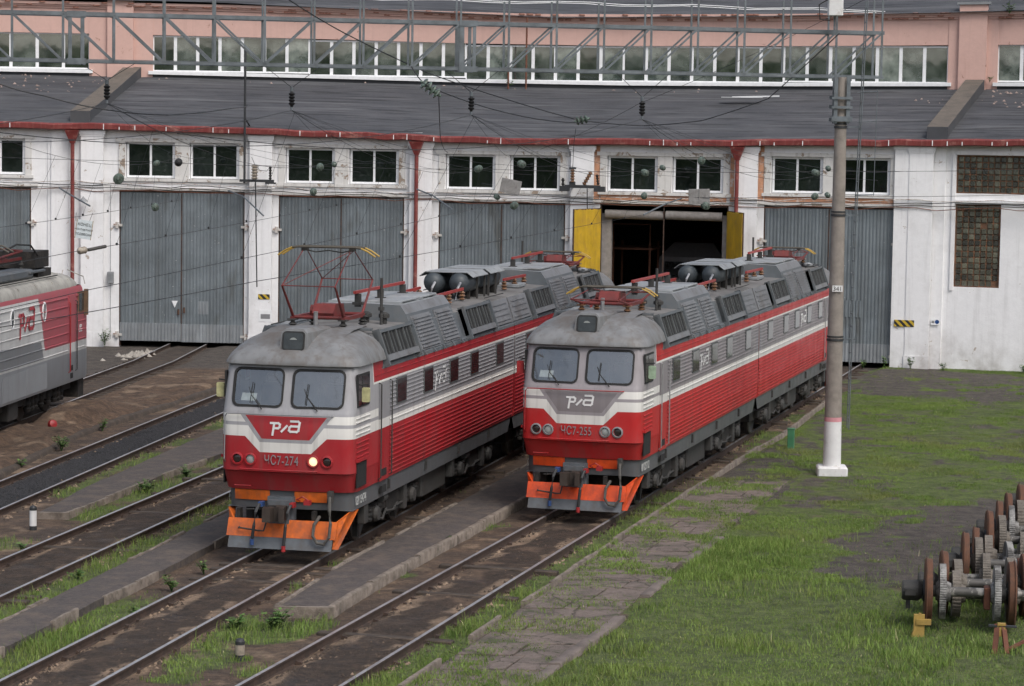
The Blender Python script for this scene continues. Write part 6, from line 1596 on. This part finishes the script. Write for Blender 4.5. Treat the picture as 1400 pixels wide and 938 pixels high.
MB().bar((-.55, .05, .0), (-.55, .95, .0), .08).bar((.3, .05, .0), (.3, .95, .0), .08).bar((-.55, .05, 2.6), (-.55, 1.2, 2.3), .05).build('bracket', MATS['band_dark'], d1)
ribbed(d1, (-.12, 0, .06), (-.12, 0, .68), .17, 'porcelain_dirty'); ribbed(d1, (.55, 0, .06), (.55, 0, .62), .075, 'under_black')
MB().tube([(-.12, 0, .7), (.1, 0, .45), (.4, 0, .42), (.55, 0, .6)], .012, 5).tube([(-.12, 0, .7), (-.25, 0, 1.0)], .01, 4).build('jumper', MATS['wire_dark'], d1); MB().bar((-.08, 0, -.05), (-.04, .3, -4.5), .045).build('operating_rod', MATS['band_dark'], d1)
d2 = front_thing('disconnector', 'rusty switch with two brown ribbed insulators on the pilaster beside the open gate', 'switchgear', .1851, .1, 7.05, .75)
MB().box(-.75, .75, -.08, .08, -.06, .07).box(-.95, -.55, -.15, .15, -.2, .02).box(.5, .95, -.15, .15, -.2, .02).build('platform', MATS['band_dark'], d2)
MB().bar((-.5, .05, -.02), (-.5, .6, -.02), .07).bar((.5, .05, -.02), (.5, .6, -.02), .07).build('bracket', MATS['band_dark'], d2)
ribbed(d2, (-.42, 0, .15), (-.42, 0, .72), .11); ribbed(d2, (.05, 0, .08), (.36, 0, .62), .11); MB().box(-.56, -.28, -.05, .05, .72, .80).box(-.55, -.30, -.06, .06, .06, .2).build('terminal', MATS['band_dark'], d2)
ribbed(d2, (.66, 0, .08), (.60, 0, .52), .07, 'under_black'); ribbed(d2, (-.82, 0, .02), (-.82, 0, .35), .08, 'under_black'); MB().bar((.2, 0, -.05), (.24, .1, -2.0), .035).build('operating_rod', MATS['band_dark'], d2)
MB().tube([(-.42, 0, .8), (-.38, -.05, 1.8), (-.3, -.1, 2.4)], .012, 4).build('jumper', MATS['wire_dark'], d2)
bx = front_thing('switch_box', 'small grey electrical box on the white wall left of the leftmost gate', 'electrical box', .0578, -3.05, 2.55, .1); MB().cbox(-.13, .13, -.1, .08, 0, .5, .02).build('case', MATS['grey_metal'], bx); MB().tube([(0, -.03, .5), (0, -.03, 4.2)], .014, 5).tube([(0, -.03, 0), (0, -.03, -2.4)], .014, 5).build('conduit', MATS['grey_metal'], bx)
t = NT('hazard_stripes'); v = t.coord('Object'); s = t.n('ShaderNodeSeparateXYZ'); t.put(s.inputs[0], v)
fr = t.m('FRACT', t.m('MULTIPLY', t.m('ADD', s.outputs[0], s.outputs[2]), 3.6)); t.set(t.mix(t.m('GREATER_THAN', fr, .5), (.02, .02, .02), (.52, .36, .03)), .7); MATS['hazard'] = t.mat
def hazard(label, ph, x, z, w_, h_, out): o = front_thing('hazard_board', label, 'hazard board', ph, x, z, out, 'black and yellow clearance boards'); MB().cbox(-w_ / 2, w_ / 2, -.012, .012, 0, h_, .003).build('board', MATS['hazard'], o)
hazard('wide black and yellow striped board low on the right pilaster', .2856, -.05, 1.62, .82, .27, .24)
hazard('black and yellow striped board beside the pantograph-side gate', .0832, .18, 2.0, .5, .22, .24)
hazard('black and yellow striped board partly behind the left locomotive', .0578, -3.62, 1.55, .3, .5, .22)
mat('sign_blue', (.05, .14, .42), .5)
sgn = front_thing('wall_sign', 'small white and blue sign on the recessed wall at the right', 'sign', .2951, -.1, 1.72, .05); MB().box(-.17, .17, -.01, .01, 0, .24).build('board', MATS['window_white'], sgn); MB().lathe([(.085, -.014), (.01, -.014)], (.08, 0, .13), 'y', 16).build('symbol', MATS['sign_blue'], sgn); MB().box(-.14, -.03, -.014, -.01, .08, .17).build('print', MATS['number_grey'], sgn)
sgn = front_thing('wall_sign', 'white notice with a grey panel on the pilaster behind the raised pantograph', 'sign', .0832, .25, 1.05, .24); MB().box(-.28, .28, -.01, .01, 0, .5).build('board', MATS['window_white'], sgn); MB().box(-.2, .2, -.014, -.01, .12, .32).build('print', MATS['number_grey'], sgn)
tri = front_thing('warning_sign', 'small white triangle on the leftmost full gate', 'sign', .0578, -.28, 1.55, .06); MB().prism([(-.13, .3), (.13, .3), (0, 0)], lambda u, v, d: (u, d, v), -.006, .006).build('board', MATS['window_white'], tri)
for i, (ph, x, z) in enumerate(((.1597, 3.0, 1.2),)): pass
lt_ = front_thing('wall_lamp', 'old enamel lamp bracket on the wall by the left downpipe', 'lamp', .0235, .5, 6.0, .1); MB().tube([(0, .1, 0), (0, -.5, .25)], .02, 5).build('bracket', MATS['grey_metal'], lt_); MB().lathe([(.03, .25), (.06, .2), (.19, .08), (.2, .05)], (0, -.5, 0), n=14).build('shade', MATS['grey_metal'], lt_)
sky_l = thing('skylight_frame', 'fallen pale glazing frame lying on the lower roof near the right', 'frame', polar(.2255, RAD + 8.3, 10.95), -.22)
MB().box(-.9, .9, -.25, .25, .02, .04).build('sheet', MATS['window_white'], sky_l); MB().bar((-.5, .4, .05), (1.6, .5, .12), .05).build('strip', MATS['window_white'], sky_l)
for i, a in enumerate((.148, .1537)):
    o = MB().cyl((0, 0, 0), (0, 0, 3.3), .045).build('vent_pipe', MATS['rust_steel']); o.location = polar(a, R2 - .9, 11.3); tag(o, ['left', 'right'][i] + ' one of two thin rusty pipes rising from the lower roof behind the gantry', 'pipe', 'rusty roof pipes')

# ================================================================== TRACKSIDE POSTS
mk = lambda: None
for x, y, lab, h in ((-4.67, 43.7, 'short weathered black and white marker post nearest the camera', .40), (-10.97, 57.84, 'clean white marker post with black top between the left tracks', .58)):
    p = thing('marker_post', lab, 'marker post', (x, y, float(ground_z(x, y)) - .02), random.uniform(0, 1), 'black and white clearance posts')
    worn = 'porcelain_dirty' if h < .5 else 'mast_white'
    MB().lathe([(.085, 0), (.085, .12)], n=14).build('foot', MATS['band_dark'], p); MB().lathe([(.083, .12), (.083, h - .1)], n=14).build('shaft', MATS['post_worn' if h < .5 else 'mast_white'] if 'post_worn' in MATS else MATS[worn], p)
    MB().lathe([(.085, h - .1), (.085, h - .04), (.06, h), (.01, h + .015)], n=14).build('cap', MATS['band_dark'], p)
mat('green_paint', (.045, .17, .085), .6, 0, .2, 4, dirt=(.1, .09, .06), dscale=3)
gb_ = thing('cable_post', 'small green metal cable post standing on the grass before the mast', 'cable post', (8.35, 74.96, -.1), -.2)
MB().cbox(-.10, .10, -.09, .09, 0, .60, .012).build('case', MATS['green_paint'], gb_); MB().cbox(-.115, .115, -.105, .105, .60, .64, .01).build('lid', MATS['green_paint'], gb_)

# ================================================================== STORED WHEELSETS ON THE LAWN
mat('tyre_rust', (.125, .057, .033), .8, .2, .3, 5, dirt=(.055, .038, .03), dscale=3)
mat('wheel_black', (.022, .021, .021), .7, .1, .4, 6, dirt=(.35, .35, .34), dscale=3.2, dlo=.58, dhi=.7)
mat('gear_white', (.30, .295, .285), .8, 0, .3, 7, dirt=(.035, .033, .032), dscale=3.5, dlo=.42, dhi=.56)
mat('gear_grey', (.155, .138, .118), .9, 0, .35, 5, dirt=(.08, .068, .058), dscale=4, bump=.6)
mat('axle_paint', (.28, .27, .25), .6, .1, .25, 6, dirt=(.035, .033, .032), dscale=4.5, dlo=.42, dhi=.5)
mat('stand_yellow', (.36, .24, .06), .7, 0, .2, 5, dirt=(.2, .13, .06), dscale=4)
ORD = ['nearest', 'second', 'third', 'fourth', 'fifth', 'sixth', 'seventh', 'eighth', 'ninth']
tyre_m = MB().lathe([(.50, .0), (.60, .0), (.635, .03), (.605, .05), (.60, .13), (.585, .14), (.50, .14)], (0, 0, 0), 'x', 40).mesh('tyre', MATS['tyre_rust'], 40)
disc_m = MB().lathe([(.505, .01), (.49, .035), (.30, .05), (.22, .02), (.20, -.03), (.12, -.04), (.12, .16), (.2, .16), (.24, .12), (.34, .10), (.49, .12), (.505, .13)], (0, 0, 0), 'x', 32).mesh('wheel', MATS['wheel_black'], 40)
def gear(nt, r, w_, m_, name='gear'):
    b = MB(); pr = []
    for k in range(nt * 2):
        a = 2 * PI * (k + .25) / (nt * 2); rr = r if (k // 1) % 2 == 0 else r * .984
        a2 = 2 * PI * (k + .95) / (nt * 2); pr += [(rr * math.cos(a), rr * math.sin(a)), (rr * math.cos(a2), rr * math.sin(a2))]
    b.prism(pr, lambda u, v, d: (d, u, v), -w_ / 2, w_ / 2); b.lathe([(.16, -w_ / 2 - .06), (.2, -w_ / 2 - .02), (.2, w_ / 2 + .02), (.16, w_ / 2 + .1)], (0, 0, 0), 'x', 20); return b.mesh(name, MATS[m_])
gears = [gear(70, .52, .12, 'gear_white'), gear(36, .46, .16, 'gear_grey'), gear(56, .52, .15, 'gear_grey')]
axle_m = MB().lathe([(.07, -.32), (.075, -.02), (.10, .0), (.11, .3), (.09, .4), (.09, 1.25), (.11, 1.3), (.10, 1.62), (.07, 1.9)], (0, 0, 0), 'x', 18).mesh('axle', MATS['axle_paint'], 40)
box_m = MB(); box_m.lathe([(.02, -.42), (.17, -.42), (.19, -.38), (.20, -.12), (.15, -.05)], (0, 0, 0), 'x', 16); box_m.box(-.36, -.16, -.24, .24, -.06, .06).box(-.34, -.26, -.06, .06, -.34, -.1); box_m = box_m.mesh('axle_box', MATS['under_grey'])
for i, (x, y) in enumerate([(7.83, 47.13), (8.38, 48.65), (9.10, 50.4), (9.56, 51.77), (10.16, 53.5), (10.66, 55.0), (11.11, 56.3), (11.68, 57.8), (12.2, 59.3)]):
    dz = .05 - (.10 if i in (1, 3) else 0)
    ws = thing('wheelset', ORD[i] + ' of the rusty locomotive wheelsets lined up on the lawn', 'wheelset', (x, y, .60 + dz), -.13 + random.uniform(-.04, .04), 'stored wheelsets in a row')
    rot = random.uniform(0, 6)
    for X, f in ((0, 1), (1.56, -1)):
        w_ = link('wheel', disc_m, ws, (X + (.0 if f > 0 else .12), 0, 0), None, (f, 1, 1)); link('tyre', tyre_m, w_)
    link('axle', axle_m, ws)
    gd_ = link('gear', gears[[0, 1, 2, 1, 2, 0, 1, 2, 1][i]], ws, (.33, 0, 0)); gd_.rotation_euler = (rot, 0, 0)
    gd_ = link('gear', gears[[0, 2, 0, 2, 1, 2, 0, 1, 2][i]], ws, (1.34, 0, 0)); gd_.rotation_euler = (rot * 2, 0, 0)
    link('axle_box', box_m, ws, (0, 0, 0))
    if i % 2 == 0: MB().cbox(1.10, 1.22, -.16, .16, -.30, .12, .02).build('motor_nose', MATS['rust_steel'], ws)
for i, (x, y) in enumerate([(8.45, 47.95), (9.35, 49.75), (10.1, 51.3), (10.75, 53.0), (11.4, 54.4)]):
    ws = thing('wheelset', 'smaller spare axle wedged between wheelsets, ' + ORD[i] + ' from the camera', 'wheelset', (x, y, .46), -.13 + random.uniform(-.08, .08), 'spare axles wedged among the wheelsets')
    link('axle', axle_m, ws, (0, 0, 0), None, (.85, 1, 1)); g_ = link('gear', gears[(i + 1) % 3], ws, (.12, 0, 0), None, (1, .95, .95)); g_.rotation_euler = (i * 1.3, 0, 0); g_ = link('gear', gears[(i + 2) % 3], ws, (1.15, 0, 0), None, (1, .9, .9)); g_.rotation_euler = (i, 0, 0)
tr = thing('chock_stand', 'yellow steel chock standing in front of the nearest wheelset', 'chock', (7.62, 46.35, -.08), -.15)
MB().box(-.10, .10, -.05, .05, 0, .42).build('upright', MATS['stand_yellow'], tr); MB().box(-.05, .22, -.08, .02, .24, .34).build('tongue', MATS['stand_yellow'], tr); MB().bar((-.12, -.02, 0), (.02, .0, .44), .09, .05).build('brace', MATS['stand_yellow'], tr)
tr = thing('chock_stand', 'rust-brown A-shaped chock with yellow wedge at the right edge', 'chock', (8.85, 45.0, -.08), -.2)
MB().bar((-.08, -.18, 0), (-.04, 0, .52), .09, .05).build('leg', MATS['rust_steel'], tr); MB().bar((.14, -.16, .02), (.06, 0, .52), .09, .05).build('leg', MATS['rust_steel'], tr); MB().bar((.1, -.1, .05), (.5, .35, .2), .05).build('brace', MATS['rust_steel'], tr); MB().box(-.04, .10, -.05, .04, .30, .54).build('wedge', MATS['stand_yellow'], tr); MB().box(-.2, .3, -.05, .05, .47, .50).build('head_plate', MATS['band_dark'], tr)
for X_ in (0.07, 1.63):   # the two old rails they stand on, hidden in the grass
    pass

# ================================================================== PLANTS
def leaf_mat(name, a, c_):
    t = NT(name); at = t.n('ShaderNodeAttribute', attribute_name='tint').outputs['Color']; s = t.n('ShaderNodeSeparateColor'); t.put(s.inputs[0], at)
    col = t.mix(s.outputs[0], a, c_); col = t.mix(t.m('MULTIPLY', s.outputs[1], .62), col, (.20, .17, .07)); col = t.mix(s.outputs[2], col, (.55, .50, .30))
    t.set(col, .6, 0, .25); t.b.inputs['Subsurface Weight'].default_value = 0
    MATS[name] = t.mat
leaf_mat('grass_blade', (.066, .132, .023), (.205, .312, .066))
leaf_mat('weed_leaf', (.045, .10, .022), (.13, .22, .06))
def blades(name, x, y, z, h, w_, lean, m_, tint, **props):
    n = len(x); a = rng.uniform(0, 2 * PI, n); b_ = rng.uniform(0, 2 * PI, n)
    dx, dy = np.cos(a) * w_ / 2, np.sin(a) * w_ / 2; lx, ly = np.cos(b_) * lean * h, np.sin(b_) * lean * h
    v0 = np.stack([x - dx, y - dy, z], -1); v1 = np.stack([x + dx, y + dy, z], -1)
    v2 = np.stack([x + lx * .35 + dx * .7, y + ly * .35 + dy * .7, z + h * .6], -1); v3 = np.stack([x + lx * .35 - dx * .7, y + ly * .35 - dy * .7, z + h * .6], -1)
    v4 = np.stack([x + lx, y + ly, z + h], -1)
    vs = np.stack([v0, v1, v2, v3, v4], 1).reshape(-1, 3); o = (np.arange(n) * 5)[:, None]
    fs = np.concatenate([o + np.array([[0, 1, 2]]), o + np.array([[0, 2, 3]]), o + np.array([[3, 2, 4]])], 0)
    tt = np.repeat(np.concatenate([tint, np.ones((n, 1))], 1), 5, 0)
    return fast_mesh(name, vs, fs, MATS[m_], None, ('tint', tt), **props)
N = 560000
yy = 39.5 + 60 * rng.random(N) ** 1.75; half = yy * .215 + 1
xx = (rng.random(N) * 2 - 1) * half
N2 = 620000; y2 = 52 + 52 * rng.random(N2); x2 = ip(PLAT_L, y2) + rng.random(N2) * (y2 * .208 + 1 - ip(PLAT_L, y2))
xx, yy = np.concatenate([xx, x2]), np.concatenate([yy, y2])
g = grass_density(xx, yy); pn = fbm(xx, yy, .35, 88)
keep = rng.random(len(xx)) < np.clip(g * 1.05, 0, 1) * (.35 + .65 * sstep(pn, .35, .55)) * np.where(xx > ip(PLAT_L, yy), .95, .9)
xx, yy, g, pn = xx[keep], yy[keep], g[keep], pn[keep]
lush = sstep(fbm(xx, yy, 1.3, 99), .4, .65)
rightside = xx > ip(PLAT_R, yy)
hh = rng.uniform(.03, .10, len(xx)) * (.6 + 1.2 * lush) * np.where(rng.random(len(xx)) < .03, 1.9, 1) * np.where(rightside & (yy > 58), .45, 1.0) * np.where((~rightside) & (xx > ip(PLAT_L, yy)), .55, 1.0) * np.where(xx < ip(PLAT_L, yy), 1.25, 1)
tint = np.stack([np.clip(rng.random(len(xx)) * .5 + fbm(xx, yy, 1.7, 5) * .9 + fbm(xx, yy, .4, 15) * .6 - .48, 0, 1), np.clip(rng.random(len(xx)) ** 2.2 * .8 + sstep(fbm(xx, yy, 3.2, 63), .5, .72) * .45 * np.where(yy > 56, 1.2, .4), 0, 1), (rng.random(len(xx)) < .003) * 1.0], -1)
print('blades', len(xx))
tag(blades('grass', xx, yy, np.where((xx > ip(PLAT_L, yy)) & (xx < ip(PLAT_R, yy)), -.035, ground_z(xx, yy) - .01), hh, rng.uniform(.008, .017, len(xx)), rng.uniform(.1, .8, len(xx)), 'grass_blade', tint, kind='stuff'), 'short patchy grass over the lawn and between the tracks', 'grass')

def weed(x, y, z, h, n, label, spread=.5, big=1.0):
    """leafy plant: stems with broad leaves"""
    r_ = thing('weed_plant', label, 'plant', (x, y, z), random.uniform(0, 6), 'weeds growing along tracks and walls')
    st = MB(); V, F, T = [], [], []
    for k in range(max(3, n // 9)):
        a = random.uniform(0, 2 * PI); tip = Vector((math.cos(a) * spread * h * random.uniform(.2, 1), math.sin(a) * spread * h * random.uniform(.2, 1), h * random.uniform(.55, 1)))
        st.tube([(0, 0, 0), tip * .5 + Vector((0, 0, h * .1)), tip], [.008, .006, .003], 4)
        for j in range(9):
            f = random.uniform(.25, 1); p = tip * f + Vector((0, 0, h * .1 * (1 - f))); b = random.uniform(0, 2 * PI); L = random.uniform(.06, .13) * big * (1.25 - .4 * f)
            d = Vector((math.cos(b), math.sin(b), random.uniform(-.3, .5))).normalized(); s = d.cross(Vector((0, 0, 1))).normalized() * L * .38; k0 = len(V)
            V += [p, p + d * L * .5 + s, p + d * L, p + d * L * .5 - s + Vector((0, 0, .01))]; F.append((k0, k0 + 1, k0 + 2, k0 + 3)); T += [(random.random() ** 1.3, random.random() ** 4 * .5, 0, 1)] * 4
    st.build('stem', MATS['weed_leaf'], r_)
    fast_mesh('leaves', np.array([tuple(v) for v in V]), np.array(F), MATS['weed_leaf'], r_, ('tint', np.array(T)))
gz = lambda x, y: float(ground_z(x, y))
for x, y, h, n, lab, sp in [(-12.92, 72.4, .50, 130, 'bushy weed on the earth bank below the left locomotive', .7), (-12.55, 77.4, .42, 80, 'upright weed on the earth bank right of the spoil heap', .5), (-13.35, 68.6, .28, 50, 'small dark weed on the earth bank at the left edge', .7),
                            (-6.75, 50.3, .36, 80, 'weed against the kerb near the orange plough', .6), (-6.35, 52.3, .32, 50, 'low weed beside the plough of the lit locomotive', .6), (-4.35, 46.55, .42, 170, 'large broad-leaved weed at the near end of the middle walkway', .9),
                            (-5.05, 46.5, .28, 90, 'spreading weed left of the middle walkway end', 1.0), (-9.9, 47.2, .25, 40, 'weed between rail and left kerb near the picture edge', .9), (-8.85, 51.5, .25, 60, 'weed cluster between the rail and the left walkway kerb', 1.0),
                            (-10.6, 54.6, .3, 40, 'thin seedling on the sandy ground beside the marker post', .5), (-8.65, 67.2, .38, 90, 'broad weed on the walkway edge left of the lit locomotive', .8), (-9.3, 64.2, .34, 110, 'low weed patch beside the left walkway kerb', 1.1),
                            (-1.35, 56.6, .28, 50, 'weed growing under the walkway kerb between the two locomotives', .7), (-7.15, 48.0, .14, 25, 'tiny weed inside the near left rail', .6)]:
    weed(x, y, gz(x, y), h, n, lab, sp)
for ph, x, h, n, lab, sp, big in [(.3155, .9, .42, 150, 'round green bush at the foot of the right wall', .8, 1.4), (.3155, 1.75, .9, 90, 'tall straggly weed at the foot of the right wall', .4, 1.2), (.2856, -.75, .5, 50, 'weed at the left foot of the right pilaster', .35, 1.2), (.2856, .3, .75, 60, 'tall leafy weed at the foot of the right pilaster', .3, 1.3), (.2951, .35, .45, 60, 'grassy weed in the recess of the right wall', .5, 1.0), (.0578, -3.2, .75, 110, 'weed at the wall foot left of the leftmost gate', .45, 1.2), (.2856, -1.6, .4, 50, 'weed beside the lower hinge of the right gate', .6, 1.0)]:
    p = on_wall(ph, x, RAD - .55); weed(p.x, p.y, -.1, h, n, lab, sp, big)
p = polar(.3035, R2 - .5, 14.9); weed(p[0], p[1], p[2], .55, 70, 'green shrub rooted in the upper cornice at the right', .7, 1.5)
p = polar(.1485, R2 - .8, 11.42); weed(p[0], p[1], p[2], .35, 40, 'small plant rooted on the lower roof at the rusty pipes', .7, 1.2)
p = polar(.298, R2 - .3, 11.85); weed(p[0], p[1], p[2], .4, 30, 'small plant rooted by the right window sill', .5, 1.1)

# loose rubble by the leftmost gate and a red ball-like buoy on the bank
mat('rubble', (.36, .33, .29), .95, 0, .3, 5, bump=.6)
rb_ = np.stack([rng.normal(-15.35, .22, 60), rng.normal(103.2, .8, 60), rng.uniform(-.16, .0, 60)], -1); rb_[:, 0] += (rb_[:, 1] - 103.2) * .25
tag(scatter_stones('rubble_heap', rb_, .06, .2, MATS['rubble'], kind='stuff'), 'pale rubble heap on the asphalt by the leftmost gate', 'rubble')
o = MB().lathe([(.02, -.14), (.12, -.09), (.15, 0), (.12, .1), (.02, .14)], n=14).build('red_pot', MATS['valve_red'], None, 50); o.location = (-14.0, 76.9, gz(-14.0, 76.9) + .08); o.rotation_euler = (1.2, .3, .5); tag(o, 'red pot lying on the earth bank beside the left locomotive', 'pot')

# ================================================================== WHAT STANDS BEHIND THE CAMERA (mirrored in the panes)
n = 9000
px = rng.uniform(-130, 130, n); pz = rng.random(n) ** .8 * (15 + 6 * fbm(px, px * 0, 18, 3)); py = -70 + rng.normal(0, 6, n)
s = rng.uniform(.8, 2.2, n); a = rng.uniform(0, 2 * PI, n)
vs = np.stack([np.stack([px + np.cos(a + q) * s, py + rng.normal(0, .6, n), pz + np.sin(a + q) * s], -1) for q in (0, 1.57, 3.14, 4.71)], 1).reshape(-1, 3)
fs = (np.arange(n) * 4)[:, None] + np.array([[0, 1, 2, 3]])
tag(fast_mesh('woodland', vs, fs, MATS['weed_leaf'], None, ('tint', np.repeat(np.concatenate([rng.random((n, 1)), rng.random((n, 1)) * .3, np.zeros((n, 1)), np.ones((n, 1))], 1), 4, 0)), kind='stuff'), 'belt of trees behind the camera mirrored in the shed windows', 'woodland')
